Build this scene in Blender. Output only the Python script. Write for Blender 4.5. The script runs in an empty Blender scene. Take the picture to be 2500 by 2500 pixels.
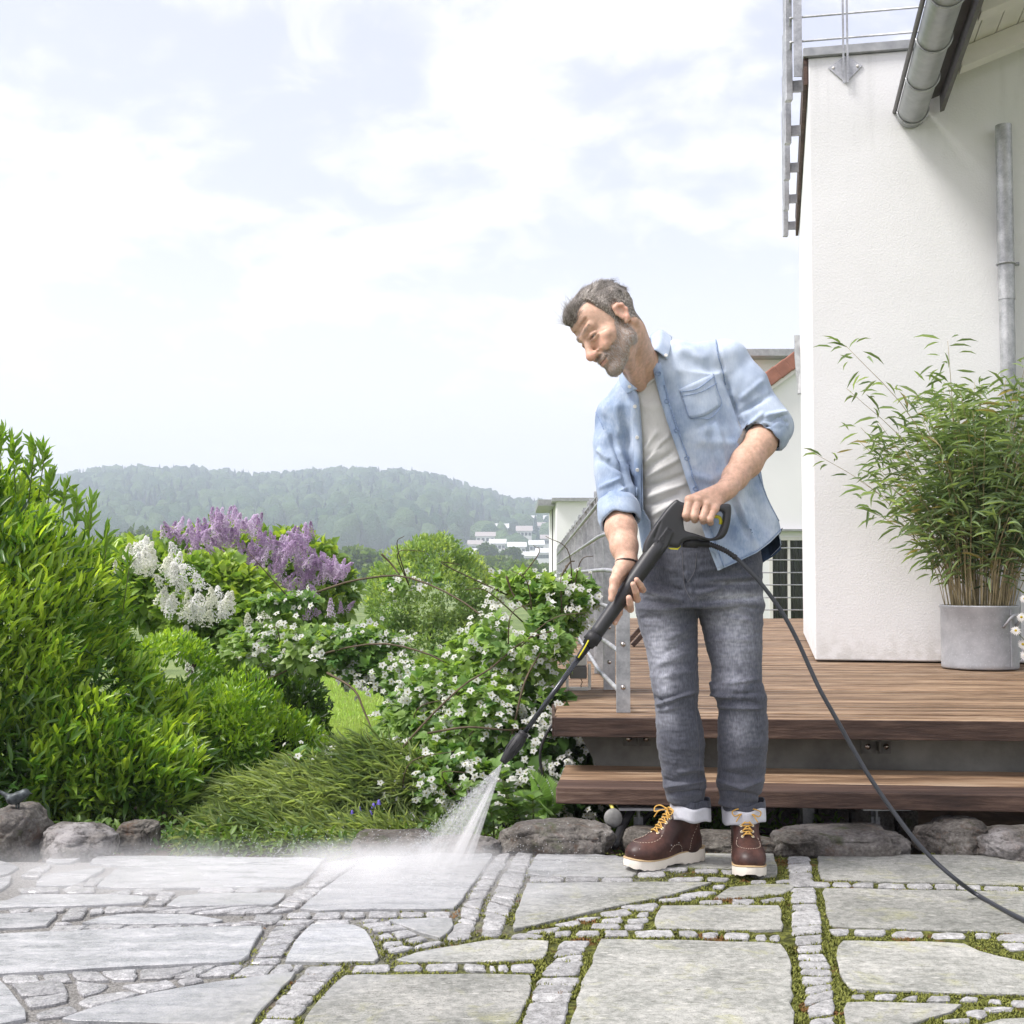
import bpy, bmesh, math, random
import numpy as np
from math import radians, sin, cos, pi
from mathutils import Vector, Matrix, noise
from mathutils.bvhtree import BVHTree
random.seed(7)
rng = np.random.default_rng(7)
scene = bpy.context.scene
COL = scene.collection

# ------------------------------------------------------------------ camera
F = 3100.0            # focal length in pixels of the 2500 px wide photograph
CAMZ = 0.88
PITCH = math.atan(154.0 / F)
cd = bpy.data.cameras.new("camera")
cd.sensor_fit = 'HORIZONTAL'; cd.sensor_width = 36.0; cd.lens = 36.0 * F / 2500.0
cd.clip_start = 0.05; cd.clip_end = 20000
cam = bpy.data.objects.new("camera", cd); COL.objects.link(cam)
cam.location = (0, 0, CAMZ); cam.rotation_euler = (pi / 2 + PITCH, 0, 0)
scene.camera = cam
scene.render.resolution_x = scene.render.resolution_y = 1024

# ------------------------------------------------------------------ sky and sun
SUN_EL, SUN_ROT = radians(55), radians(-110)      # high, from the left
w = bpy.data.worlds.new("World"); scene.world = w; w.use_nodes = True
nt = w.node_tree; nt.nodes.clear()
def wn(t, **k):
    n = nt.nodes.new(t)
    for a, b in k.items(): setattr(n, a, b)
    return n
wo = wn('ShaderNodeOutputWorld'); bg = wn('ShaderNodeBackground')
sky = wn('ShaderNodeTexSky', sky_type='NISHITA', sun_disc=False)
sky.sun_elevation = SUN_EL; sky.sun_rotation = SUN_ROT; sky.altitude = 200; sky.dust_density = 2.0
scl = wn('ShaderNodeMix', data_type='RGBA', blend_type='MULTIPLY'); scl.inputs[0].default_value = 1
nt.links.new(sky.outputs[0], scl.inputs[6]); scl.inputs[7].default_value = (1.32, 1.02, 1.06, 1)
tc = wn('ShaderNodeTexCoord')
sep = wn('ShaderNodeSeparateXYZ'); nt.links.new(tc.outputs['Generated'], sep.inputs[0])
# clouds lie on a flat layer: direction / height
mz = wn('ShaderNodeMath', operation='MAXIMUM'); nt.links.new(sep.outputs['Z'], mz.inputs[0]); mz.inputs[1].default_value = 0.0
az = wn('ShaderNodeMath', operation='ADD'); nt.links.new(mz.outputs[0], az.inputs[0]); az.inputs[1].default_value = 0.35
dv = wn('ShaderNodeVectorMath', operation='DIVIDE'); nt.links.new(tc.outputs['Generated'], dv.inputs[0])
cx = wn('ShaderNodeCombineXYZ')
for i in range(3): nt.links.new(az.outputs[0], cx.inputs[i])
nt.links.new(cx.outputs[0], dv.inputs[1])
def cloud(scale, detail, lo, hi, off, dist=0.3):
    mp = wn('ShaderNodeMapping'); nt.links.new(dv.outputs[0], mp.inputs[0]); mp.inputs['Location'].default_value = off
    mp.inputs['Scale'].default_value = (1, 1, 1.6)
    n = wn('ShaderNodeTexNoise'); nt.links.new(mp.outputs[0], n.inputs['Vector'])
    n.inputs['Scale'].default_value = scale; n.inputs['Detail'].default_value = detail; n.inputs['Roughness'].default_value = 0.58
    n.inputs['Distortion'].default_value = dist
    r = wn('ShaderNodeMapRange', interpolation_type='SMOOTHSTEP'); nt.links.new(n.outputs[0], r.inputs[0])
    r.inputs[1].default_value = lo; r.inputs[2].default_value = hi
    return r.outputs[0]
c1 = cloud(2.6, 10, 0.46, 0.60, (3.2, 0.4, 1.1))
c2 = cloud(7.5, 9, 0.48, 0.66, (1.2, 4.4, 0.1), 0.5)
cm = wn('ShaderNodeMath', operation='MULTIPLY_ADD'); nt.links.new(c2, cm.inputs[0]); cm.inputs[1].default_value = 0.5; nt.links.new(c1, cm.inputs[2])
cc = wn('ShaderNodeMath', operation='MINIMUM'); nt.links.new(cm.outputs[0], cc.inputs[0]); cc.inputs[1].default_value = 1.0
# low haze: white towards the horizon
hz = wn('ShaderNodeMapRange', interpolation_type='SMOOTHSTEP'); nt.links.new(sep.outputs['Z'], hz.inputs[0])
hz.inputs[1].default_value = 0.30; hz.inputs[2].default_value = 0.05; hz.inputs[3].default_value = 0.0; hz.inputs[4].default_value = 0.9
mx = wn('ShaderNodeMath', operation='MAXIMUM'); nt.links.new(cc.outputs[0], mx.inputs[0]); nt.links.new(hz.outputs[0], mx.inputs[1])
fc = wn('ShaderNodeMath', operation='MULTIPLY_ADD'); nt.links.new(mx.outputs[0], fc.inputs[0]); fc.inputs[1].default_value = 0.58; fc.inputs[2].default_value = 0.42
CLOUD = wn('ShaderNodeMix', data_type='RGBA'); nt.links.new(fc.outputs[0], CLOUD.inputs[0])
nt.links.new(scl.outputs[2], CLOUD.inputs[6]); CLOUD.inputs[7].default_value = (5.6, 5.5, 5.6, 1)
nt.links.new(CLOUD.outputs[2], bg.inputs[0]); bg.inputs[1].default_value = 0.06
nt.links.new(bg.outputs[0], wo.inputs[0])
sd = bpy.data.lights.new("sun", 'SUN'); sd.energy = 1.25; sd.angle = radians(18); sd.color = (1.0, 0.975, 0.94)
sun = bpy.data.objects.new("sun", sd); COL.objects.link(sun)
_d = Vector((sin(SUN_ROT) * cos(SUN_EL), cos(SUN_ROT) * cos(SUN_EL), sin(SUN_EL)))
sun.rotation_euler = _d.to_track_quat('Z', 'Y').to_euler(); sun.location = (-5, 5, 12)
scene.view_settings.view_transform = 'Standard'; scene.view_settings.look = 'None'
scene.view_settings.exposure = 1.92; scene.view_settings.gamma = 1.0
scene.view_settings.use_curve_mapping = False
cy = scene.cycles
try:
    cy.use_denoising = True; cy.denoiser = 'OPENIMAGEDENOISE'
    cy.max_bounces = 7; cy.diffuse_bounces = 4; cy.glossy_bounces = 3; cy.transmission_bounces = 5; cy.volume_bounces = 3
    cy.transparent_max_bounces = 8; cy.sample_clamp_indirect = 6; cy.volume_step_rate = 1.0; cy.volume_max_steps = 96
except Exception as e: print(e)

# ------------------------------------------------------------------ photograph pixel -> point in the place
CP_, SP_ = cos(PITCH), sin(PITCH)
def ray(px, py):
    sx, sz = (px - 1250.0) / F, (1250.0 - py) / F
    return np.array([sx, CP_ - sz * SP_, SP_ + sz * CP_])
def P(px, py, Y):
    r = ray(px, py); t = Y / r[1]
    return np.array([r[0] * t, Y, CAMZ + r[2] * t])
def G(px, py, z=0.0):
    r = ray(px, py); t = (z - CAMZ) / r[2]
    return np.array([r[0] * t, r[1] * t, z])
def pix(p):
    p = np.asarray(p, float); x, y, z = p[..., 0], p[..., 1], p[..., 2] - CAMZ
    d = y * CP_ + z * SP_; u = -y * SP_ + z * CP_
    return 1250 + F * x / d, 1250 - F * u / d

# ------------------------------------------------------------------ objects
def tag(o, label=None, cat=None, group=None, kind=None):
    if label: o['label'] = label
    if cat: o['category'] = cat
    if group: o['group'] = group
    if kind: o['kind'] = kind
    return o
def empty(name, loc=(0, 0, 0), **k):
    o = bpy.data.objects.new(name, None); COL.objects.link(o); o.location = loc; o.empty_display_size = 0.1
    return tag(o, **k)
def link(name, me, parent=None, **k):
    o = bpy.data.objects.new(name, me); COL.objects.link(o)
    if parent:
        o.parent = parent
        if parent.type == 'EMPTY': o.matrix_parent_inverse = Matrix.Translation(parent.location).inverted()
        elif parent.parent and parent.parent.type == 'EMPTY':
            o.matrix_parent_inverse = Matrix.Identity(4)
    return tag(o, **k)
def mesh(name, V, Fc, mat=None, smooth=True):
    me = bpy.data.meshes.new(name)
    V = np.asarray(V, dtype=np.float32).reshape(-1, 3)
    if isinstance(Fc, np.ndarray) and Fc.ndim == 2:
        n, k = Fc.shape
        me.vertices.add(len(V)); me.vertices.foreach_set('co', V.ravel())
        me.loops.add(n * k); me.loops.foreach_set('vertex_index', Fc.astype(np.int32).ravel())
        me.polygons.add(n); me.polygons.foreach_set('loop_start', np.arange(0, n * k, k, dtype=np.int32))
        me.update(calc_edges=True)
    else:
        me.from_pydata(V.tolist(), [], [list(f) for f in Fc]); me.update()
    if smooth: me.polygons.foreach_set('use_smooth', [True] * len(me.polygons))
    if mat is not None:
        for m in (mat if isinstance(mat, (list, tuple)) else [mat]): me.materials.append(m)
    return me
def obj(name, V, Fc, mat=None, parent=None, smooth=True, **k):
    return link(name, mesh(name, V, Fc, mat, smooth), parent, **k)
def attr(me, name, vals):
    vals = np.asarray(vals, dtype=np.float32)
    if vals.ndim == 1:
        a = me.attributes.new(name, 'FLOAT', 'POINT'); a.data.foreach_set('value', vals)
    else:
        a = me.attributes.new(name, 'FLOAT_COLOR', 'POINT')
        if vals.shape[1] == 3: vals = np.c_[vals, np.ones(len(vals), np.float32)]
        a.data.foreach_set('color', vals.astype(np.float32).ravel())
class MB:                                  # collects simple shapes into one mesh
    def __init__(s): s.V = []; s.F = []
    def add(s, V, Fc):
        n = len(s.V); s.V += [tuple(map(float, v)) for v in V]; s.F += [tuple(i + n for i in f) for f in Fc]; return s
    def box(s, c, size, M=None):
        h = np.array(size) / 2; c = np.array(c, float)
        V = [np.array([x, y, z]) * h for x in (-1, 1) for y in (-1, 1) for z in (-1, 1)]
        if M is not None: V = [M @ v for v in V]
        return s.add([v + c for v in V], [(0, 1, 3, 2), (4, 6, 7, 5), (0, 4, 5, 1), (2, 3, 7, 6), (0, 2, 6, 4), (1, 5, 7, 3)])
    def bar(s, a, b, w, h, up=(0, 0, 1)):    # box between two points
        a, b = np.array(a, float), np.array(b, float); d = b - a; L = np.linalg.norm(d); d /= L
        up = np.array(up, float); sd_ = np.cross(d, up); sd_ /= np.linalg.norm(sd_); u = np.cross(sd_, d)
        return s.box((a + b) / 2, (w, L, h), np.array([sd_, d, u]).T)
    def tube(s, pts, r, n=8, cap=True):
        pts = np.array(pts, float); k = len(pts); r = np.broadcast_to(np.array(r, float), (k,))
        T = np.gradient(pts, axis=0); T /= np.linalg.norm(T, axis=1)[:, None] + 1e-9
        u = np.cross(T[0], (0, 0, 1.0));
        if np.linalg.norm(u) < 1e-3: u = np.cross(T[0], (0, 1.0, 0))
        u /= np.linalg.norm(u); base = len(s.V); V = []
        for i in range(k):
            u = u - T[i] * (u @ T[i]); u /= np.linalg.norm(u); v = np.cross(T[i], u)
            for j in range(n):
                a = 2 * pi * j / n; V.append(pts[i] + r[i] * (cos(a) * u + sin(a) * v))
        Fc = [(i * n + j, i * n + (j + 1) % n, (i + 1) * n + (j + 1) % n, (i + 1) * n + j) for i in range(k - 1) for j in range(n)]
        if cap: Fc += [tuple(range(n))[::-1], tuple((k - 1) * n + j for j in range(n))]
        return s.add(V, Fc)
    def lathe(s, prof, c, n=24, M=None):     # prof: (r, z)
        V = []; c = np.array(c, float)
        for r, z in prof:
            for j in range(n):
                a = 2 * pi * j / n; v = np.array([r * cos(a), r * sin(a), z]); V.append((M @ v if M is not None else v) + c)
        Fc = [(i * n + j, i * n + (j + 1) % n, (i + 1) * n + (j + 1) % n, (i + 1) * n + j) for i in range(len(prof) - 1) for j in range(n)]
        return s.add(V, Fc)
    def prism(s, poly, z0, z1):
        n = len(poly); V = [(x, y, z0) for x, y in poly] + [(x, y, z1) for x, y in poly]
        return s.add(V, [tuple(range(n))[::-1], tuple(range(n, 2 * n))] + [(i, (i + 1) % n, n + (i + 1) % n, n + i) for i in range(n)])
    def build(s, name, mat, parent=None, smooth=False, bevel=0, seg=2, **k):
        o = obj(name, s.V, s.F, mat, parent, smooth, **k)
        if bevel:
            m = o.modifiers.new('bevel', 'BEVEL'); m.width = bevel; m.segments = seg; m.limit_method = 'ANGLE'; m.angle_limit = radians(40)
            if not smooth:
                pass
        return o
def spline(pts, n):
    pts = np.array(pts, float); k = len(pts); out = []
    q = np.vstack([2 * pts[0] - pts[1], pts, 2 * pts[-1] - pts[-2]])
    for i in range(n):
        t = i / (n - 1) * (k - 1); j = min(int(t), k - 2); f = t - j
        a, b, c, d = q[j], q[j + 1], q[j + 2], q[j + 3]
        out.append(0.5 * (2 * b + (c - a) * f + (2 * a - 5 * b + 4 * c - d) * f * f + (3 * b - a - 3 * c + d) * f ** 3))
    return np.array(out)

# ------------------------------------------------------------------ materials
def ramp(nt, fac, stops):
    r = nt.nodes.new('ShaderNodeValToRGB'); e = r.color_ramp.elements
    while len(e) < len(stops): e.new(0.5)
    for i, (p, c) in enumerate(stops): e[i].position = p; e[i].color = tuple(c) + (1,) if len(c) == 3 else c
    nt.links.new(fac, r.inputs[0]); return r.outputs[0]
class M_:
    def __init__(s, name, rough=0.7, spec=0.5, metal=0.0):
        s.m = bpy.data.materials.new(name); s.m.use_nodes = True; s.nt = s.m.node_tree
        s.b = s.nt.nodes['Principled BSDF']; s.b.inputs['Roughness'].default_value = rough
        s.b.inputs['Specular IOR Level'].default_value = spec; s.b.inputs['Metallic'].default_value = metal
    def n(s, t, **k):
        x = s.nt.nodes.new(t)
        for a, b in k.items(): setattr(x, a, b)
        return x
    def l(s, a, b): s.nt.links.new(a, b)
    def geo(s, scale=(1, 1, 1), rot=(0, 0, 0), coord='Object'):
        t = s.n('ShaderNodeTexCoord'); m = s.n('ShaderNodeMapping'); s.l(t.outputs[coord], m.inputs[0])
        m.inputs['Scale'].default_value = scale; m.inputs['Rotation'].default_value = rot; return m.outputs[0]
    def noise(s, scale=5, detail=4, rough=0.55, vec=None, dist=0, out=0):
        x = s.n('ShaderNodeTexNoise'); x.inputs['Scale'].default_value = scale; x.inputs['Detail'].default_value = detail
        x.inputs['Roughness'].default_value = rough; x.inputs['Distortion'].default_value = dist
        s.l(vec if vec is not None else s.geo(), x.inputs['Vector']); return x.outputs[out]
    def vor(s, scale=5, vec=None, feature='F1', out='Distance'):
        x = s.n('ShaderNodeTexVoronoi', feature=feature); x.inputs['Scale'].default_value = scale
        s.l(vec if vec is not None else s.geo(), x.inputs['Vector']); return x.outputs[out]
    def rng(s, a, lo, hi, to0=0.0, to1=1.0):
        r = s.n('ShaderNodeMapRange'); s.l(a, r.inputs[0]); r.inputs[1].default_value = lo; r.inputs[2].default_value = hi
        r.inputs[3].default_value = to0; r.inputs[4].default_value = to1; return r.outputs[0]
    def math(s, op, a, b=0.0):
        x = s.n('ShaderNodeMath', operation=op)
        for i, v in enumerate((a, b)):
            if isinstance(v, (int, float)): x.inputs[i].default_value = v
            else: s.l(v, x.inputs[i])
        return x.outputs[0]
    def mix(s, fac, a, b, bt='MIX'):
        x = s.n('ShaderNodeMix', data_type='RGBA', blend_type=bt)
        if isinstance(fac, (int, float)): x.inputs[0].default_value = fac
        else: s.l(fac, x.inputs[0])
        for i, v in ((6, a), (7, b)):
            if isinstance(v, (tuple, list)): x.inputs[i].default_value = tuple(v)[:3] + (1,)
            else: s.l(v, x.inputs[i])
        return x.outputs[2]
    def ramp(s, fac, stops): return ramp(s.nt, fac, stops)
    def attr(s, name, col=False):
        a = s.n('ShaderNodeAttribute', attribute_name=name); return a.outputs['Color' if col else 'Fac']
    def rnd(s): return s.n('ShaderNodeObjectInfo').outputs['Random']
    def color(s, c):
        if isinstance(c, (tuple, list)): s.b.inputs['Base Color'].default_value = tuple(c)[:3] + (1,)
        else: s.l(c, s.b.inputs['Base Color'])
        return s
    def set(s, name, v):
        if isinstance(v, (int, float)): s.b.inputs[name].default_value = v
        else: s.l(v, s.b.inputs[name])
        return s
    def bump(s, h, strength=0.3, dist=0.01):
        x = s.n('ShaderNodeBump'); x.inputs['Strength'].default_value = strength; x.inputs['Distance'].default_value = dist
        s.l(h, x.inputs['Height'])
        if s.b.inputs['Normal'].is_linked: s.l(s.b.inputs['Normal'].links[0].from_socket, x.inputs['Normal'])
        s.l(x.outputs[0], s.b.inputs['Normal']); return s
def simple(name, c, rough=0.6, spec=0.5, metal=0.0, var=0.15, scale=8, bump=0.0, bscale=60):
    m = M_(name, rough, spec, metal)
    n = m.noise(scale, 5); k = m.rng(n, 0.3, 0.7, 1 - var, 1 + var)
    cb = m.n('ShaderNodeCombineXYZ')
    for i in range(3): m.l(k, cb.inputs[i])
    m.color(m.mix(1.0, tuple(c), cb.outputs[0], 'MULTIPLY'))
    if bump: m.bump(m.noise(bscale, 4), bump, 0.004)
    return m.m

def nz(p, s=1.0): return noise.noise(Vector(p) * s)
def nzv(V, s, off=(0, 0, 0), an=(1, 1, 1)):
    a = np.array(an) * s; o = np.array(off); return np.array([noise.noise(Vector(v)) for v in V * a + o])
sm = lambda e0, e1, v: (lambda t: t * t * (3 - 2 * t))(np.clip((v - e0) / (e1 - e0), 0, 1))
# ------------------------------------------------------------------ soft shapes: distance fields and a surface-net mesher
class Field:
    def __init__(s): s.ops = []
    def _add(s, fn, lo, hi, k, mode):
        s.ops.append((fn, np.array(lo) - k - 0.004, np.array(hi) + k + 0.004, k, mode)); return s
    def cone(s, a, b, ra, rb=None, k=0.01, mode='u'):
        a, b = np.array(a, float), np.array(b, float); rb = ra if rb is None else rb; ba = b - a; L = ba @ ba + 1e-12
        def f(p):
            t = np.clip(((p - a) @ ba) / L, 0, 1)
            return np.sqrt(((p - a - t[:, None] * ba) ** 2).sum(1)) - (ra + (rb - ra) * t)
        R = max(ra, rb); return s._add(f, np.minimum(a, b) - R, np.maximum(a, b) + R, k, mode)
    def chain(s, pts, rs, k=0.01, mode='u'):
        for i in range(len(pts) - 1): s.cone(pts[i], pts[i + 1], rs[i], rs[i + 1], k, mode)
        return s
    def ell(s, c, r, M=None, k=0.01, mode='u'):   # M: columns = local axes
        c, r = np.array(c, float), np.array(r, float); M = np.eye(3) if M is None else np.asarray(M, float)
        def f(p):
            q = (p - c) @ M; k0 = np.sqrt(((q / r) ** 2).sum(1)); k1 = np.sqrt(((q / r ** 2) ** 2).sum(1)) + 1e-9
            return k0 * (k0 - 1) / k1
        R = r.max(); return s._add(f, c - R, c + R, k, mode)
    def loft(s, rows, k=0.02, mode='u'):          # rows (z, cx, cy, rx, ry), z ascending
        R = np.array(sorted(rows)); z = R[:, 0]
        def f(p):
            c = [np.interp(p[:, 2], z, R[:, i]) for i in range(1, 5)]
            dx, dy = p[:, 0] - c[0], p[:, 1] - c[1]; rx, ry = c[2], c[3]
            k0 = np.sqrt((dx / rx) ** 2 + (dy / ry) ** 2); k1 = np.sqrt((dx / rx ** 2) ** 2 + (dy / ry ** 2) ** 2) + 1e-6
            d = k0 * (k0 - 1) / k1
            d = np.where(k0 < 0.05, -np.minimum(rx, ry), d)
            e = np.maximum(z[0] - p[:, 2], p[:, 2] - z[-1])
            return np.where((d > 0) & (e > 0), np.hypot(d, e), np.maximum(d, e))
        lo = [(R[:, 1] - R[:, 3]).min(), (R[:, 2] - R[:, 4]).min(), z[0]]; hi = [(R[:, 1] + R[:, 3]).max(), (R[:, 2] + R[:, 4]).max(), z[-1]]
        return s._add(f, lo, hi, k, mode)
    def ev(s, p, ops):
        d = np.full(len(p), 0.5)
        for fn, lo, hi, k, mode in ops:
            m = np.all((p >= lo - 0.03) & (p <= hi + 0.03), axis=1)
            if not m.any(): continue
            e = fn(p[m]); dm = d[m]
            if mode == 'u':
                h = np.maximum(k - np.abs(dm - e), 0) / k; dm = np.minimum(dm, e) - h * h * k / 4
            else:
                h = np.maximum(k - np.abs(-dm - e), 0) / k; dm = np.maximum(dm, -e) + h * h * k / 4
            d[m] = dm
        return d
    def mesh(s, vox, n=20):
        los = np.array([o[1] for o in s.ops if o[4] == 'u']); his = np.array([o[2] for o in s.ops if o[4] == 'u'])
        org = los.min(0) - 2 * vox; N = np.ceil((his.max(0) - org) / vox).astype(int) + 3
        nb = -(-N // n); D = (N + n + 2).astype(np.int64)
        ids, pos, quads = [], [], []
        g = np.arange(n + 1); GI = np.stack(np.meshgrid(g, g, g, indexing='ij'), -1).reshape(-1, 3)
        cid = lambda I: (I[..., 0] * D[1] + I[..., 1]) * D[2] + I[..., 2]
        for bi in np.ndindex(*nb):
            b0 = np.array(bi) * n; lo = org + b0 * vox; hi = lo + n * vox
            ops = [o for o in s.ops if np.all(o[1] - 0.03 <= hi) and np.all(o[2] + 0.03 >= lo)]
            if not any(o[4] == 'u' for o in ops): continue
            c = (lo + hi) / 2; rad = n * vox * 0.87
            cs = np.array([c] + [c + np.array(v) * n * vox * 0.25 for v in ((1, 1, 1), (-1, -1, -1), (1, -1, 1), (-1, 1, -1), (1, 1, -1), (-1, -1, 1), (1, -1, -1), (-1, 1, 1))])
            dc = s.ev(cs, ops)
            if np.abs(dc).min() > rad * 0.62 + 0.004 and (np.all(dc > 0) or np.all(dc < 0)): continue
            d = s.ev(lo + GI * vox, ops).reshape(n + 1, n + 1, n + 1)
            neg = d < 0
            if neg.all() or not neg.any(): continue
            ac = np.zeros((n, n, n)); ps = np.zeros((n, n, n, 3))
            base = np.stack(np.meshgrid(*[np.arange(n)] * 3, indexing='ij'), -1).astype(float)
            for ax in range(3):
                o1, o2 = [a for a in range(3) if a != ax]
                for u in (0, 1):
                    for v in (0, 1):
                        sl0 = [slice(0, n)] * 3; sl0[o1] = slice(u, u + n); sl0[o2] = slice(v, v + n); sl1 = list(sl0); sl1[ax] = slice(1, n + 1)
                        a, b = d[tuple(sl0)], d[tuple(sl1)]; cr = (a < 0) != (b < 0)
                        t = np.where(cr, a / np.where(cr, a - b, 1), 0)
                        q = base.copy(); q[..., o1] += u; q[..., o2] += v; q[..., ax] += t
                        ps += q * cr[..., None]; ac += cr
            m = ac > 0; idx = np.argwhere(m)
            ids.append(cid(idx + b0)); pos.append(org + (ps[m] / ac[m][:, None] + b0) * vox)
            for ax in range(3):
                o1, o2 = [a for a in range(3) if a != ax]
                sl0 = [slice(0, n)] * 3; sl1 = list(sl0); sl1[ax] = slice(1, n + 1)
                a, b = neg[tuple(sl0)], neg[tuple(sl1)]; e = np.argwhere(a != b)
                if not len(e): continue
                sg = a[tuple(e.T)]; E = e + b0; e1 = np.zeros(3, int); e1[o1] = 1; e2 = np.zeros(3, int); e2[o2] = 1
                Q = np.stack([cid(E - e1 - e2), cid(E - e2), cid(E), cid(E - e1)], 1)
                if ax == 1: sg = ~sg
                Q[~sg] = Q[~sg][:, ::-1]; quads.append(Q)
        ids = np.concatenate(ids); pos = np.concatenate(pos); Q = np.concatenate(quads)
        o = np.argsort(ids); ids, pos = ids[o], pos[o]; j = np.searchsorted(ids, Q); j = np.minimum(j, len(ids) - 1)
        ok = (ids[j] == Q).all(1); return pos, j[ok]
def vnormals(V, Q):
    n = np.cross(V[Q[:, 2]] - V[Q[:, 0]], V[Q[:, 3]] - V[Q[:, 1]]) if Q.shape[1] == 4 else np.cross(V[Q[:, 1]] - V[Q[:, 0]], V[Q[:, 2]] - V[Q[:, 0]])
    N = np.zeros_like(V)
    for i in range(Q.shape[1]): np.add.at(N, Q[:, i], n)
    return N / (np.linalg.norm(N, axis=1)[:, None] + 1e-12)
def relax(V, Q, it=2, f=0.5):
    E = np.concatenate([Q[:, [i, (i + 1) % Q.shape[1]]] for i in range(Q.shape[1])])
    for _ in range(it):
        S = np.zeros_like(V); c = np.zeros(len(V))
        np.add.at(S, E[:, 0], V[E[:, 1]]); np.add.at(S, E[:, 1], V[E[:, 0]]); np.add.at(c, E[:, 0], 1); np.add.at(c, E[:, 1], 1)
        V = V + f * (S / np.maximum(c, 1)[:, None] - V)
    return V
def tris(Q): return np.concatenate([Q[:, [0, 1, 2]], Q[:, [0, 2, 3]]]) if Q.shape[1] == 4 else Q
def clip(V, T, g):                          # keep the part of a triangle mesh where g > 0, cut cleanly along g = 0
    s = g > 0; c = s[T].sum(1); keep = T[c == 3]; part = T[(c > 0) & (c < 3)]
    V = list(map(tuple, V)); cache = {}; new = []
    g = np.where(np.abs(g) < 1e-9, 1e-9, g)
    def cut(a, b):
        k = (a, b) if a < b else (b, a)
        if k not in cache:
            t = g[k[0]] / (g[k[0]] - g[k[1]]); A, B = V[k[0]], V[k[1]]
            cache[k] = len(V); V.append(tuple(A[i] + t * (B[i] - A[i]) for i in range(3)))
        return cache[k]
    for t in part:
        t = [int(i) for i in t]; pi_ = []
        for i in range(3):
            a, b = t[i], t[(i + 1) % 3]
            if s[a]: pi_.append(a)
            if s[a] != s[b]: pi_.append(cut(a, b))
        for i in range(1, len(pi_) - 1): new.append((pi_[0], pi_[i], pi_[i + 1]))
    T = np.concatenate([keep, np.array(new, int).reshape(-1, 3)]); V = np.array(V)
    u = np.unique(T); mp = np.full(len(V), -1); mp[u] = np.arange(len(u)); return V[u], mp[T]
def fold(V, N, a, b, wid, amp, Yf=None):     # one soft ridge (amp > 0) or crease between two photo-plane points on the front of V
    x, y = pix(V); a, b = np.array(a, float), np.array(b, float); d = b - a; L = np.linalg.norm(d); d /= L
    qx, qy = x - a[0], y - a[1]; t = (qx * d[0] + qy * d[1]) / L; s = np.abs(-qx * d[1] + qy * d[0])
    e = np.clip(np.minimum(t, 1 - t) * 4 + 0.25, 0, 1); e = e * e * (3 - 2 * e)
    w = np.exp(-(s / wid) ** 2) * e * (N[:, 1] < 0.15)
    return V + N * (amp * w)[:, None]
# ------------------------------------------------------------------ hill, forest, village, far trees
prof = [(-1500, 1290), (-600, 1215), (-200, 1195), (0, 1192), (100, 1192), (160, 1180), (250, 1168), (400, 1164), (520, 1172), (640, 1182), (760, 1174), (900, 1168), (1000, 1172), (1080, 1190), (1150, 1212), (1220, 1236), (1280, 1250), (1360, 1252), (1500, 1256), (1900, 1260), (2600, 1280), (4000, 1330)]
pxs, pys = [p[0] for p in prof], [p[1] + 25 for p in prof]
YR, YB_ = 1050.0, 430.0
def hillz(x, y):
    pxx = 1250 + F * x / y; top = (1404 - np.interp(pxx, pxs, pys)) / F * YR + CAMZ; t = np.clip((y - YB_) / (YR - YB_), 0, 1)
    z = (top + .6) * (t * .55 + .45 * t * t * (3 - 2 * t)) - .6 - np.clip((y - YR) / 400, 0, 1) * 60
    return z
m_forest = M_('forest_leaves', .9, .1); m_forest.color(m_forest.attr('tint', True)); m_forest.bump(m_forest.noise(.9, 4), 1.0, 2.5); m_forest = m_forest.m
m_hillg = simple('hill_meadow', (.06, .10, .03), .95, .1, 0, .3, .01)
xs = np.linspace(-1150, 1150, 90); ys = np.linspace(YB_, 1400, 40); V = [(x * (y / 900 + .25), y, hillz(x * (y / 900 + .25), y) + 3 * nz((x * .01, y * .01, 0)) * min(1, (y - YB_) / 60)) for y in ys for x in xs]
Q = np.array([(j * 90 + i, j * 90 + i + 1, (j + 1) * 90 + i + 1, (j + 1) * 90 + i) for j in range(39) for i in range(89)]); obj('hill', V, Q, m_hillg, kind='structure')
bm = bmesh.new(); bmesh.ops.create_icosphere(bm, subdivisions=2, radius=1); IV = np.array([v.co[:] for v in bm.verts]); IF = np.array([[v.index for v in f.verts] for f in bm.faces]); bm.free()
def crowns(n, sampler, name, conif=.25):
    Vs, Fs, Cs = [], [], []; k = 0
    for i in range(n):
        p = sampler()
        if p is None: continue
        x, y, r, h = p; z = hillz(x, y); co = rng.random() < conif + .25 * nz((x * .012, y * .012, 3))
        V = IV.copy(); sd_ = rng.uniform(0, 99)
        if co: V = V * [r * .55, r * .55, h * .62]; V[:, :2] *= np.clip(1.15 - (V[:, 2:3] / (h * .62) + 1) * .5, .05, 1); V[:, 2] += h * .5; c = np.array([.020, .048, .045]) * rng.uniform(.7, 1.3)
        else:
            nn_ = np.array([noise.noise(Vector(v * 2.1 + sd_)) for v in IV]) ; V = V * (1 + .55 * nn_)[:, None] * [r, r, h * .5]; V[:, 2] += h * .55; t = rng.random(); c = (np.array([.032, .075, .045]) * (1 - t) + np.array([.11, .175, .075]) * t)  # the haze's blue is partly put into the crown colours
        V = V + [x, y, z - 1]; Vs.append(V); Fs.append(IF + k * len(IV)); k += 1; Cs.append(np.tile(c, (len(IV), 1)) * (1 + .12 * rng.normal(0, 1, (len(IV), 1))))
    me = mesh(name, np.concatenate(Vs), np.concatenate(Fs), m_forest); attr(me, 'tint', np.clip(np.concatenate(Cs), 0, 1)); return link(name, me, kind='stuff')
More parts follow.
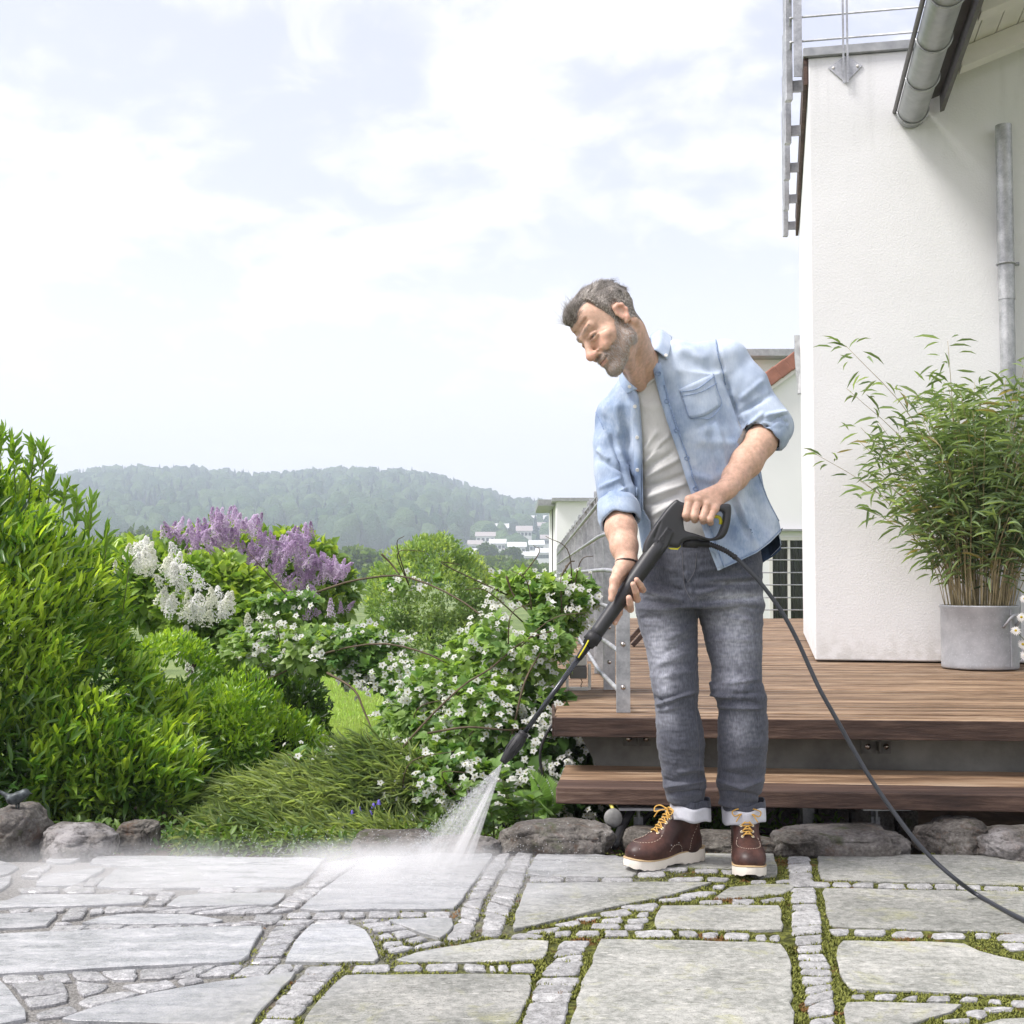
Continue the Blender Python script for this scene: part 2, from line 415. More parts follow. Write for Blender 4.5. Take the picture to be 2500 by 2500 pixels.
def samp():
    t = rng.random() ** .8; y = 540 + t * 520; pxx = rng.uniform(-250, 1500) if rng.random() < .85 else rng.uniform(-1200, 3200); x = (pxx - 1250) / F * y
    if 1120 < pxx < 1460 and y < 700 and rng.random() < .35: return None
    if 1090 < pxx and y < 820 and rng.random() < .5: return None
    return x, y, rng.uniform(4.0, 7.5), rng.uniform(12, 19)
crowns(3800, samp, 'forest', .3)
# village houses on the slope, each its own thing
m_vw = simple('village_wall', (.78, .77, .74), .9, .2, 0, .05); m_vr = simple('village_roof', (.40, .36, .35), .8, .2, 0, .2); m_vr2 = simple('village_roof_pale', (.66, .66, .67), .8, .2, 0, .15); m_vg = simple('village_window', (.05, .06, .07), .3)
vh = [(1185, 1312, 520, 15, 5), (1225, 1292, 600, 12, 6), (1280, 1300, 560, 13, 6.5), (1318, 1287, 640, 11, 5.5), (1160, 1332, 480, 10, 4.5), (1215, 1330, 500, 12, 5), (1262, 1338, 480, 13, 5), (1310, 1333, 500, 11, 5), (1335, 1318, 560, 10, 5), (1170, 1352, 455, 9, 4.2), (1245, 1352, 450, 9, 4), (1295, 1360, 440, 9, 4.2), (1325, 1352, 460, 9, 4.4), (1342, 1270, 700, 12, 6), (1300, 1268, 720, 11, 5)]
desc = ['long low white house at the left end of the hillside village', 'white house under the forest edge with a steep roof', 'broad white house in the middle of the village', 'small white house high on the right of the village', 'white house below the long low one', 'white house left of the dark conifers', 'white house in the village centre, second row from the bottom', 'white house in the right half of the village, second row from the bottom', 'white house partly behind the low building', 'lowest white house at the left of the village', 'lowest white house in the village centre', 'small lowest white house right of the village centre', 'lowest white house at the right of the village', 'topmost white house at the right of the village', 'topmost white house beside the forest']
for (px_, py_, Y_, wd, ht), ds in zip(vh, desc):
    p = P(px_, py_, Y_); z0 = min(hillz(p[0], Y_), p[2] - ht * .5) ; h_ = empty('village_house', (p[0], Y_, z0), label=ds, cat='house', group='white houses on the hillside'); wd *= .50; ht *= .78; dp_ = wd * .7; zt = p[2] + ht * .15
    b = MB(); b.box((p[0], Y_ + dp_ / 2, (z0 + zt) / 2), (wd, dp_, zt - z0)); b.add([(p[0] - wd / 2, Y_, zt), (p[0] - wd / 2, Y_ + dp_, zt), (p[0] - wd / 2, Y_ + dp_ / 2, zt + ht * .45)], [(0, 1, 2)]); b.build('wall', m_vw, h_)
    b = MB(); o = .5; V = [(p[0] - wd / 2 - o, Y_ - o, zt - .1), (p[0] + wd / 2 + o, Y_ - o, zt - .1), (p[0] + wd / 2 + o, Y_ + dp_ / 2, zt + ht * .45), (p[0] - wd / 2 - o, Y_ + dp_ / 2, zt + ht * .45), (p[0] + wd / 2 + o, Y_ + dp_ + o, zt - .1), (p[0] - wd / 2 - o, Y_ + dp_ + o, zt - .1)]; b.add(V, [(0, 1, 2, 3), (3, 2, 4, 5), (0, 3, 5), (1, 4, 2)]); b.build('roof', m_vr if rng.random() < .5 else m_vr2, h_)
    for i in range(4):
        b = MB(); b.box((p[0] - wd / 2 + wd * (i + .5) / 4, Y_ - .03, zt - 1.5), (1.1, .08, 1.3)); b.build('window', m_vg, h_)
# ------------------------------------------------------------------ leaves
def leaf_mat(name, rough=.45, trans=.32, spec=.45, tcol=(1.3, 1.35, .55)):
    m = M_(name, rough, spec); c = m.attr('tint', True); m.color(c)
    t = m.n('ShaderNodeBsdfTranslucent'); g = m.mix(1, c, tcol, 'MULTIPLY'); m.l(g, t.inputs[0]); mx_ = m.n('ShaderNodeMixShader'); mx_.inputs[0].default_value = trans; m.l(m.b.outputs[0], mx_.inputs[1]); m.l(t.outputs[0], mx_.inputs[2])
    o = [n for n in m.nt.nodes if n.type == 'OUTPUT_MATERIAL'][0]; m.l(mx_.outputs[0], o.inputs['Surface']); return m.m
m_leaf = leaf_mat('leaf', .45, .45, .45, (1.45, 1.42, .6)); m_gloss = leaf_mat('glossy_leaf', .30, .44, .6, (1.55, 1.5, .55)); m_petal = leaf_mat('petal', .6, .5, .2, (1.05, 1.05, 1.05))
def unit(v): return v / (np.linalg.norm(v, axis=-1, keepdims=True) + 1e-9)
LB = {'long': (np.array([(0, 0, 0), (-.5, .30, .10), (.5, .30, .10), (0, .30, 0), (-.42, .66, .06), (.42, .66, .06), (0, .66, -.02), (0, 1, -.14)]), [(0, 2, 3), (0, 3, 1), (3, 2, 5, 6), (1, 3, 6, 4), (6, 5, 7), (4, 6, 7)]),
      'oval': (np.array([(0, 0, 0), (-.46, .22, .12), (.46, .22, .12), (0, .30, 0), (-.40, .62, .08), (.40, .62, .08), (0, .66, -.04), (0, 1, -.20)]), [(0, 2, 3), (0, 3, 1), (3, 2, 5, 6), (1, 3, 6, 4), (6, 5, 7), (4, 6, 7)]),
      'dia': (np.array([(0, 0, 0), (-.5, .45, .1), (.5, .45, .1), (0, 1, -.1)]), [(0, 2, 3), (0, 3, 1)])}
def leafgeo(p, d, n, L, W, col, kind='long'):
    B, Fc = LB[kind]; d = unit(d); s = unit(np.cross(d, n)); n2 = np.cross(s, d); k = len(B)
    V = p[:, None] + B[None, :, 0:1] * (s * W[:, None])[:, None] + B[None, :, 1:2] * (d * L[:, None])[:, None] + B[None, :, 2:3] * (n2 * L[:, None])[:, None] * .9
    F3 = np.array([f[:3] for f in Fc] + [(f[0], f[2], f[3]) for f in Fc if len(f) == 4]); b = (np.arange(len(p)) * k)[:, None, None]
    return V.reshape(-1, 3), (F3[None] + b).reshape(-1, 3), np.repeat(col, k, 0)
class Leaves:
    def __init__(s): s.V, s.T, s.C, s.n = [], [], [], 0
    def add(s, *g): s.V.append(g[0]); s.T.append(g[1] + s.n); s.C.append(g[2]); s.n += len(g[0])
    def build(s, name, mat, parent, kind='stuff'):
        me = mesh(name, np.concatenate(s.V), np.concatenate(s.T), mat, True); attr(me, 'tint', np.concatenate(s.C)); return link(name, me, parent, kind=kind)
def B3(px_, py_, Y_, rx, ry, rz): c = P(px_, py_, Y_); return (c, np.array([rx, ry, rz]))
def blobpts(n, blobs, depth=.45, back=.6, gap=9):
    w = np.array([(r[0] * r[2] + r[0] * r[1] + r[1] * r[2]) for c, r in blobs]); w /= w.sum(); out, dirs = [], []
    while sum(map(len, out)) < n:
        i = rng.choice(len(blobs), n, p=w); c = np.array([blobs[j][0] for j in i]); r = np.array([blobs[j][1] for j in i])
        u = unit(rng.normal(0, 1, (n, 3))); t = 1 - depth * rng.random(n) ** 1.6; bump = np.array([noise.noise(Vector(a)) for a in (c + u * r) * 5.5]); t = t * (1 + .32 * bump)
        p = c + u * r * t[:, None]; ok = (u[:, 1] < back) & (np.array([noise.noise(Vector(a)) for a in p * [4.2, 4.2, 3.0] + 7.3]) < gap)
        for j, (c2, r2) in enumerate(blobs): q = (p - c2) / r2; ok &= ~((np.linalg.norm(q, axis=1) < 1 - depth * 1.1) & (i != j))
        out.append(p[ok]); dirs.append(unit(u / r)[ok])
    return np.concatenate(out)[:n], np.concatenate(dirs)[:n]
def tints(n, p, dark, light, s=4.0, off=0, j=.12):
    t = np.clip(.5 + .7 * np.array([noise.noise(Vector(q * s + off)) for q in p]) + rng.normal(0, .22, n), 0, 1)[:, None]; c = np.array(dark) * 1.55 * (1 - t) + np.array(light) * t; return np.clip(c * (1 + rng.normal(0, j, (n, 1))), 0, 1)
_LM = {}
def one_leaf(parent, kind, mat, p, d, n, L, W, col, name='leaf'):     # a single leaf as a part of its own (shared meshes)
    q = tuple(np.round(np.array(col) * 14) / 14); key = (kind, mat.name, q, name)
    if key not in _LM:
        B, Fc = LB[kind]; me = mesh(name, B * [1, 1, .9], [f for f in Fc], mat, True); attr(me, 'tint', np.tile(col, (len(B), 1))); _LM[key] = me
    d = unit(np.array(d)); s = unit(np.cross(d, n)); n2 = np.cross(s, d)
    o = bpy.data.objects.new(name, _LM[key]); COL.objects.link(o); o.parent = parent; o.matrix_parent_inverse = Matrix.Translation(parent.location).inverted()
    o.matrix_basis = Matrix(((s[0] * W, d[0] * L, n2[0] * L, p[0]), (s[1] * W, d[1] * L, n2[1] * L, p[1]), (s[2] * W, d[2] * L, n2[2] * L, p[2]), (0, 0, 0, 1)))
def shrub(root, blobs, n, L, asp, kind, mat, dark, light, bias=(0, 0, .8), out=.6, jit=.45, single=0, depth=.45, back=.5, off=0, s=4.0, ups=.5, gap=9):
    p, u = blobpts(n, blobs, depth, back, gap); d = unit(u * out + np.array(bias) + rng.normal(0, jit, (n, 3))); nr = unit(u * ups + np.array([0, -.25, .8]) + rng.normal(0, .45, (n, 3)))
    Ls = L * rng.uniform(.65, 1.2, n); c = tints(n, p, dark, light, s, off)
    new = (rng.random(n) < .36) & (u[:, 2] > 0); c[new] = c[new] * [1.35, 1.25, .9]
    if single:
        k = np.argsort(p[:, 1] - .35 * Ls / L + rng.random(n) * .25)[:single]; m_ = np.zeros(n, bool); m_[k] = True
        for i in k: one_leaf(root, kind, mat, p[i], d[i], nr[i], Ls[i], Ls[i] * asp, c[i])
        p, d, nr, Ls, c = p[~m_], d[~m_], nr[~m_], Ls[~m_], c[~m_]
    lv = Leaves(); lv.add(*leafgeo(p, d, nr, Ls, Ls * asp, c, kind)); return lv.build('foliage', mat, root)
# trees in the valley
def tree(px_, Y_, r, ytop, label, dark, light, n=2600, leaf=.5, zc=None, z0=-.6, trunk=True):
    h = (1404 - ytop) / F * Y_ + CAMZ - z0; x = P(px_, 1404, Y_)[0]; root = empty('tree', (x, Y_, z0), label=label, cat='tree', group='trees in the valley behind the garden'); bl = []
    for i in range(7): a = rng.uniform(0, 6.28); k = rng.uniform(.2, .55); bl.append((np.array([x + cos(a) * r * k, Y_ + sin(a) * r * k, z0 + h * rng.uniform(.42, .78)]), np.array([r, r, h * .5]) * rng.uniform(.42, .62)))
    shrub(root, bl, n, leaf, .8, 'dia', m_leaf, dark, light, (0, 0, .2), .9, .6, 0, .6, .7, rng.uniform(0, 50), 1.5 / r)
    b = MB(); b.tube([(x, Y_, z0), (x + .02 * h, Y_, z0 + h * .3), (x, Y_, z0 + h * .62)], [.035 * h, .025 * h, .01 * h], 7); b.build('trunk', m_bark, root, True)
m_bark = simple('bark', (.10, .075, .055), .9, .2, 0, .35, 8, .8, 40)
vt = [(250, 150, 3.5, 1330, 'broad pale green tree above the left end of the hedge'), (360, 210, 6, 1300, 'dark green tree above the white lilac'), (470, 170, 4, 1320, 'round valley tree behind the white lilac blossoms'), (560, 240, 6, 1330, 'far valley tree between the two lilacs'), (880, 190, 5, 1345, 'light green tree right of the purple lilac'), (950, 120, 3, 1385, 'low pale tree left of the round bush'), (1120, 260, 5, 1390, 'dark valley tree right of the round bush'), (1210, 200, 3.6, 1368, 'round green tree below the village'), (1290, 170, 3.4, 1378, 'broad green tree below the village beside the white building'), (1250, 320, 3, 1345, 'slim dark tree among the village houses'), (1190, 340, 3, 1335, 'tall dark conifer-like tree in the village'), (1330, 220, 4, 1385, 'light green tree at the foot of the low white building'), (60, 180, 5, 1340, 'valley tree hidden behind the hedge top'), (700, 130, 3, 1385, 'low green tree behind the purple lilac'), (800, 260, 6, 1340, 'dark green tree right behind the purple lilac'), (1060, 210, 5, 1380, 'valley tree straight behind the round bush')]
for px_, Y_, r, h, lb_ in vt:
    dk = 'dark' in lb_; tree(px_, Y_, r, h, lb_, (.03, .06, .02) if dk else (.055, .10, .028), (.07, .12, .035) if dk else (.13, .20, .055), 2600, .55 + .0022 * Y_)
# haze
HB = (-1900, 1900, -14.5, 1500, -2.2, 150)
hm_ = bpy.data.materials.new('haze'); hm_.use_nodes = True; _t = hm_.node_tree; _t.nodes.clear(); _o2 = _t.nodes.new('ShaderNodeOutputMaterial'); _v = _t.nodes.new('ShaderNodeVolumePrincipled'); _v.inputs['Density'].default_value = .00092; _v.inputs['Color'].default_value = (.79, .85, 1.0, 1); _v.inputs['Anisotropy'].default_value = .2; _t.links.new(_v.outputs[0], _o2.inputs['Volume'])
b = MB(); b.box(((HB[0] + HB[1]) / 2, (HB[2] + HB[3]) / 2, (HB[4] + HB[5]) / 2), (HB[1] - HB[0], HB[3] - HB[2], HB[5] - HB[4])); b.build('haze', hm_, None, kind='stuff')
# ------------------------------------------------------------------ ground and patio
T1 = lambda x, y: (.3364 * x, 2050 + .3364 * y)
T2 = lambda x, y: (600 + .3364 * x, 2050 + .3364 * y)
T3 = lambda x, y: (1200 + .3364 * x, 2050 + .3364 * y)
T4 = lambda x, y: (1850 + .3364 * x, 2050 + .3364 * y)
_a, _b = G(1640, 2060), G(640, 2440); _d = _b - _a; _nrm = np.array([_d[1], -_d[0]]); _nrm /= np.linalg.norm(_nrm)
if _nrm[0] > 0: _nrm = -_nrm            # points to the cleaned side (left)
def clean_mask(m, width=.16, wob=.28):
    t = m.n('ShaderNodeTexCoord'); s = m.n('ShaderNodeSeparateXYZ'); m.l(t.outputs['Object'], s.inputs[0])
    a = m.math('MULTIPLY', m.math('SUBTRACT', s.outputs[0], float(_a[0])), float(_nrm[0])); b = m.math('MULTIPLY', m.math('SUBTRACT', s.outputs[1], float(_a[1])), float(_nrm[1]))
    d = m.math('ADD', m.math('ADD', a, b), m.math('MULTIPLY', m.math('SUBTRACT', m.noise(2.2, 4, vec=t.outputs['Object']), .5), wob))
    return m.rng(d, -width, width)
def stone_mat(name, sett=False):
    m = M_(name, .7, .5); cl = clean_mask(m); r = m.rnd()
    o = m.n('ShaderNodeTexCoord').outputs['Object']
    n1 = m.noise(3.5, 6, .62, vec=o); n2 = m.noise(45, 5, .7, vec=o); n3 = m.noise(260, 3, .6, vec=o)
    st = m.noise(1, 6, .65, vec=m.geo((7, 20, 20), (0, 0, radians(-9))))
    if sett:
        dry = m.ramp(m.math('ADD', m.math('MULTIPLY', n2, .6), m.math('MULTIPLY', n3, .4)), [(.36, (.14, .14, .135)), (.5, (.31, .31, .305)), (.64, (.50, .50, .495))])
        wet = m.ramp(m.math('ADD', m.math('MULTIPLY', n2, .5), m.math('MULTIPLY', n3, .5)), [(.36, (.15, .15, .152)), (.5, (.31, .31, .312)), (.64, (.50, .50, .50))])
    else:
        dry = m.ramp(m.math('ADD', m.math('MULTIPLY', n1, .5), m.math('MULTIPLY', n2, .5)), [(.34, (.12, .125, .11)), (.46, (.25, .255, .23)), (.56, (.37, .37, .34)), (.68, (.52, .51, .46))])
        dry = m.mix(m.rng(m.noise(6, 6, .7, vec=o, dist=.8), .54, .68, 0, .55), dry, (.36, .36, .16))      # algae
        dry = m.mix(m.rng(n3, .56, .65, 0, .7), dry, (.09, .09, .08))
        _fl = m.noise(1, 5, .65, vec=m.geo((26, 110, 60), (0, 0, radians(-6)))); dry = m.mix(m.rng(_fl, .60, .66, 0, .8), dry, (.075, .07, .055)); dry = m.mix(m.rng(_fl, .34, .40, .6, 0), dry, (.62, .61, .56))
        wet = m.ramp(m.math('ADD', m.math('MULTIPLY', st, .4), m.math('ADD', m.math('MULTIPLY', n2, .25), m.math('MULTIPLY', n3, .35))), [(.36, (.17, .177, .187)), (.47, (.31, .32, .33)), (.56, (.42, .425, .43)), (.66, (.56, .56, .56))])
    v = m.rng(r, 0, 1, .84, 1.14); cb = m.n('ShaderNodeCombineXYZ'); [m.l(v, cb.inputs[i]) for i in range(3)]
    m.color(m.mix(1, m.mix(cl, dry, wet), cb.outputs[0], 'MULTIPLY'))
    rough_ = (m.mix(cl, (.80, .80, .80), m.mix(m.rng(st, .38, .58), (.14, .14, .14), (.50, .50, .50))))
    h = m.math('ADD', m.math('MULTIPLY', st, .8), m.math('ADD', m.math('MULTIPLY', n2, .5), m.math('MULTIPLY', n3, .12)))
    pool = m.math('MULTIPLY', m.rng(m.noise(1.7, 3, .5, vec=o, dist=.6), .50, .62), cl)
    m.set('Roughness', m.mix(pool, rough_, (.05, .05, .05))); h = m.math('MULTIPLY', h, m.rng(pool, 0, 1, 1, .25))
    m.bump(h, .75 if not sett else .9, .007); return m.m
m_slab = stone_mat('slab_stone'); m_sett = stone_mat('sett_granite', True)
m_joint = M_('joint_fill', .9, .2); cl = clean_mask(m_joint, .25, .5); _o = m_joint.n('ShaderNodeTexCoord').outputs['Object']
_soil = m_joint.ramp(m_joint.noise(180, 4, vec=_o), [(.35, (.16, .155, .145)), (.65, (.38, .37, .35))])
_moss = m_joint.ramp(m_joint.noise(60, 5, vec=_o), [(.32, (.035, .038, .010)), (.5, (.095, .105, .024)), (.68, (.22, .235, .05))])
_moss = m_joint.mix(m_joint.rng(m_joint.noise(9, 3, vec=_o), .56, .66), _moss, (.14, .075, .02))
m_joint.color(m_joint.mix(cl, _moss, _soil)); m_joint.bump(m_joint.noise(220, 4, vec=_o), 1.0, .01); m_joint = m_joint.m
side = lambda X, Y: (X - _a[0]) * _nrm[0] + (Y - _a[1]) * _nrm[1]

# lawn and soil: one sheet to the horizon
m_lawn = M_('lawn_ground', .9, .2); _o = m_lawn.n('ShaderNodeTexCoord').outputs['Object']
m_lawn.color(m_lawn.ramp(m_lawn.noise(.8, 8, .7, vec=_o), [(.35, (.10, .145, .05)), (.5, (.165, .225, .08)), (.65, (.24, .30, .11))])); m_lawn.bump(m_lawn.noise(60, 5, vec=_o), .8, .03); m_lawn = m_lawn.m
V = []; xs = np.concatenate([np.linspace(-1850, -60, 14), np.linspace(-50, 50, 41), np.linspace(60, 1850, 14)]); ys = np.concatenate([[-14, -10, -5, 0, 2], np.linspace(3, 60, 58), np.linspace(70, 1450, 20)])
for yy in ys:
    for xx in xs:
        z = -.16 - .012 * max(0, yy - 6) if yy < 40 else -.568
        V.append((xx, yy, z + (.03 * nz((xx, yy, 0), .6) if 4.5 < yy < 60 else 0)))
nx = len(xs); Q = np.array([(j * nx + i, j * nx + i + 1, (j + 1) * nx + i + 1, (j + 1) * nx + i) for j in range(len(ys) - 1) for i in range(nx - 1)])
obj('ground', V, Q, m_lawn, kind='structure')
m_soil = simple('garden_soil', (.075, .052, .036), .95, .2, 0, .5, 14, .8, 60)
V = []; nx, ny = 90, 26
for j in range(ny):
    for i in range(nx):
        xx = -3.0 + 6.4 * i / (nx - 1); yy = 4.02 + 1.7 * j / (ny - 1); V.append((xx, yy, -.06 - .05 * (yy > 4.15) + .035 * nz((xx * 3, yy * 3, 2)) + .01 * nz((xx * 14, yy * 14, 2))))
Q = np.array([(j * nx + i, j * nx + i + 1, (j + 1) * nx + i + 1, (j + 1) * nx + i) for j in range(ny - 1) for i in range(nx - 1)])
obj('soil_bed', V, Q, m_soil, kind='structure')
# joint bed
def front_edge(x): return float(np.interp(x, [-3, -1.6, -.6, -.45, .6, 1.8, 4], [4.05, 3.99, 3.96, 4.08, 4.06, 3.95, 3.95]))
V = []; nx, ny = 330, 200; X0, X1, Y0 = -2.3, 2.3, 2.1
for j in range(ny):
    for i in range(nx):
        xx = X0 + (X1 - X0) * i / (nx - 1); yy = Y0 + (front_edge(xx) - Y0) * j / (ny - 1); sd_ = side(xx, yy)
        mo = 1 / (1 + math.exp(min(30, max(-30, sd_ * 9)))); n_ = nz((xx * 22, yy * 22, 0)) * .5 + .5; n2 = nz((xx * 60, yy * 60, 5)) * .5 + .5
        V.append((xx, yy, min(-.0055, -.0085 - .0035 * mo + mo * (.006 * n_ + .004 * n2) - .002 * (1 - mo) * n2)))
Q = np.array([(j * nx + i, j * nx + i + 1, (j + 1) * nx + i + 1, (j + 1) * nx + i) for j in range(ny - 1) for i in range(nx - 1)])
patio = obj('patio', V, Q, m_joint, kind='structure')
obj('paving_bed', [(-9, -3, -.02), (9, -3, -.02), (9, 2.1, -.02), (-9, 2.1, -.02), (-9, 3.99, -.021), (-2.3, 3.99, -.021), (-2.3, 2.1, -.02), (2.3, 2.1, -.02), (2.3, 3.95, -.021), (9, 3.95, -.021)],
    [(0, 1, 2, 7, 6, 3), (3, 6, 5, 4), (7, 2, 9, 8)], m_joint, kind='structure', smooth=False)
def stone(pp, nm, mat, sett, jit, zt=0.0, sh=0.0, world=False):
    p = np.array([G(*q)[:2] for q in pp]) if not world else np.array(pp, float); c = p.mean(0)
    if sh: d = c - p; L_ = np.linalg.norm(d, axis=1)[:, None]; p = p + d / L_ * np.minimum(sh, L_ * .3)
    per = np.linalg.norm(np.roll(p, -1, 0) - p, axis=1); out = []
    step = .020 if sett else .045
    for i in range(len(p)):
        k = max(1, int(per[i] / step)); a, b = p[i], p[(i + 1) % len(p)]
        for t in np.arange(k) / k: out.append(a + (b - a) * t)
    o = np.array(out)
    if sett: o = .8 * o + .1 * np.roll(o, 1, 0) + .1 * np.roll(o, -1, 0)
    else:
        o = .8 * o + .1 * np.roll(o, 1, 0) + .1 * np.roll(o, -1, 0)
    o = o + rng.normal(0, jit, o.shape); n = len(o); d = c - o; L_ = np.linalg.norm(d, axis=1)[:, None]; d /= L_
    e = .0034 if sett else .0020; tilt = rng.normal(0, .014 if sett else .0005, 2); zt = zt + rng.normal(0, .0012 if sett else .0006)
    z = lambda q: zt + (q - c) @ tilt
    r0 = np.c_[o, np.full(n, -.035)]; r1 = np.c_[o, z(o) - e * 1.1]; i2 = o + d * e * 1.2; r2 = np.c_[i2, z(i2) - e * .15 + rng.normal(0, .0006, n)]
    rings = [r0, r1, r2]
    if sett: i3 = o + d * np.minimum(L_ * .5, .02); rings.append(np.c_[i3, z(i3) + .0004 + rng.normal(0, .0007, n)])
    V = np.concatenate(rings + [[[c[0], c[1], zt + (.002 if sett else 0)]]]); k = len(rings)
    Fc = [(a * n + i, a * n + (i + 1) % n, (a + 1) * n + (i + 1) % n, (a + 1) * n + i) for a in range(k - 1) for i in range(n)] + [((k - 1) * n + i, (k - 1) * n + (i + 1) % n, k * n) for i in range(n)]
    ar = np.sum(o[:, 0] * np.roll(o[:, 1], -1) - o[:, 1] * np.roll(o[:, 0], -1))
    if ar < 0: Fc = [f_[::-1] for f_ in Fc]
    ob = obj(nm, V, Fc, mat, patio, False)
    return ob
SL = [[T1(-260, 700), T1(330, 664), T1(760, 652), T1(1200, 636), T1(1920, 625), T1(1765, 883), T1(1150, 905), T1(600, 935), T1(200, 958), T1(-300, 980)],
 [T2(378, 948), T2(0, 1000), T1(1330, 1060), T1(1040, 1112), T1(640, 1228), T1(400, 1300), T1(1200, 1325), T2(0, 1345), T2(40, 1345), T2(150, 1190), T2(330, 1010)],
 [T1(-160, 960), T1(0, 1002), T1(110, 1130), T1(220, 1290), T1(0, 1325), T1(-400, 1340)],
 [T1(560, 600), T1(730, 548), T1(1000, 526), T1(1350, 535), T1(1640, 575), T1(1550, 598), T1(900, 604)],
 [T1(1190, 468), T1(1290, 402), T1(1430, 383), T1(1920, 380), T2(310, 378), T2(205, 470), T1(1870, 466), T1(1500, 472), T1(1300, 480)],
 [T1(-200, 492), T1(0, 488), T1(680, 466), T1(1050, 453), T1(1100, 402), T1(950, 395), T1(780, 388), T1(150, 390), T1(60, 440), T1(-200, 470)],
 [T1(690, 335), T1(860, 190), T1(1500, 182), T2(560, 145), T2(430, 300), T2(320, 340), T1(1450, 340), T1(960, 345)],
 [T2(380, 497), T2(620, 305), T2(880, 140), T2(1400, 90), T2(1805, 95), T2(1700, 240), T2(1530, 498), T2(1200, 496), T2(720, 500), T2(520, 512)],
 [T2(470, 605), T2(800, 608), T2(860, 650), T2(930, 740), T2(972, 850), T2(960, 880), T2(270, 882), T2(350, 745)],
 [T2(1020, 577), T2(1520, 563), T2(1500, 630), T2(1425, 718), T2(1250, 670)],
 [T2(700, 978), T2(1300, 970), T3(60, 967), T3(315, 972), T3(285, 1080), T3(185, 1345), T2(390, 1345), T2(490, 1200), T2(600, 1080)],
 [T2(1055, 862), T2(1250, 805), T2(1500, 765), T2(1700, 735), T3(20, 716), T3(430, 722), T3(380, 862), T3(0, 872), T2(1500, 876), T2(1200, 882)],
 [T3(255, 312), T3(1400, 308), T3(1620, 305), T3(1260, 412), T3(840, 492), T3(340, 613), T3(140, 655), T3(200, 480)],
 [T3(330, 97), T3(660, 90), T3(1000, 130), T3(1090, 190), T3(1040, 262), T3(390, 262), T3(255, 240)],
 [T3(1150, 130), T3(1480, 95), T4(130, 95), T4(140, 260), T4(0, 275), T3(1800, 205), T3(1480, 198), T3(1150, 188)],
 [T3(1600, 425), T3(1720, 333), T4(0, 320), T4(300, 316), T4(240, 358), T4(180, 386), T4(0, 408)],
 [T3(1225, 470), T4(165, 472), T4(186, 650), T3(1600, 647), T3(1180, 640), T3(1195, 530)],
 [T3(790, 714), T3(1500, 728), T4(180, 745), T4(228, 860), T4(250, 1130), T4(270, 1500), T3(500, 1500), T3(570, 1338), T3(662, 1030)],
 [T4(428, 104), T4(1340, 108), T4(2300, 130), T4(2300, 336), T4(1500, 315), T4(900, 300), T4(455, 283)],
 [T4(465, 340), T4(850, 350), T4(1800, 368), T4(2300, 380), T4(2300, 690), T4(1650, 660), T4(1250, 645), T4(525, 620), T4(492, 480)],
 [T4(592, 728), T4(1500, 742), T4(1600, 800), T4(1932, 880), T4(2200, 950), T4(2200, 1125), T4(1932, 1118), T4(1500, 1108), T4(640, 1078), T4(602, 960), T4(575, 850)],
 [T4(614, 1172), T4(1505, 1190), T4(1400, 1250), T4(1070, 1345), T4(1000, 1480), T4(660, 1480)],
 [T4(1760, 1290), T4(2200, 1280), T4(2200, 1480), T4(1600, 1480), T4(1500, 1370)],
 [T1(-200, 540), T1(430, 515), T1(350, 618), T1(-200, 640)],
 [T1(300, 255), T1(780, 195), T1(620, 285), T1(540, 330), T1(250, 330)],
 [T1(330, 150), T1(400, 102), T1(560, 115), T1(600, 125), T1(520, 165), T1(400, 165)],
 [T1(-300, 350), T1(100, 250), T1(50, 330), T1(-60, 400), T1(-300, 430)],
 [T1(-300, 180), T1(-20, 140), T1(150, 190), T1(60, 240), T1(-300, 320)],
 [T1(630, 165), T1(700, 115), T1(1000, 112), T1(1600, 122), T2(600, 128), T2(540, 150), T1(1500, 175), T1(1100, 182), T1(800, 182)],
 [T1(340, 1360), T1(900, 1350), T2(0, 1365), T2(20, 1500), T1(200, 1500)]]
for s_ in SL: stone(s_, 'slab', m_slab, False, .0018, rng.normal(0, .0006))
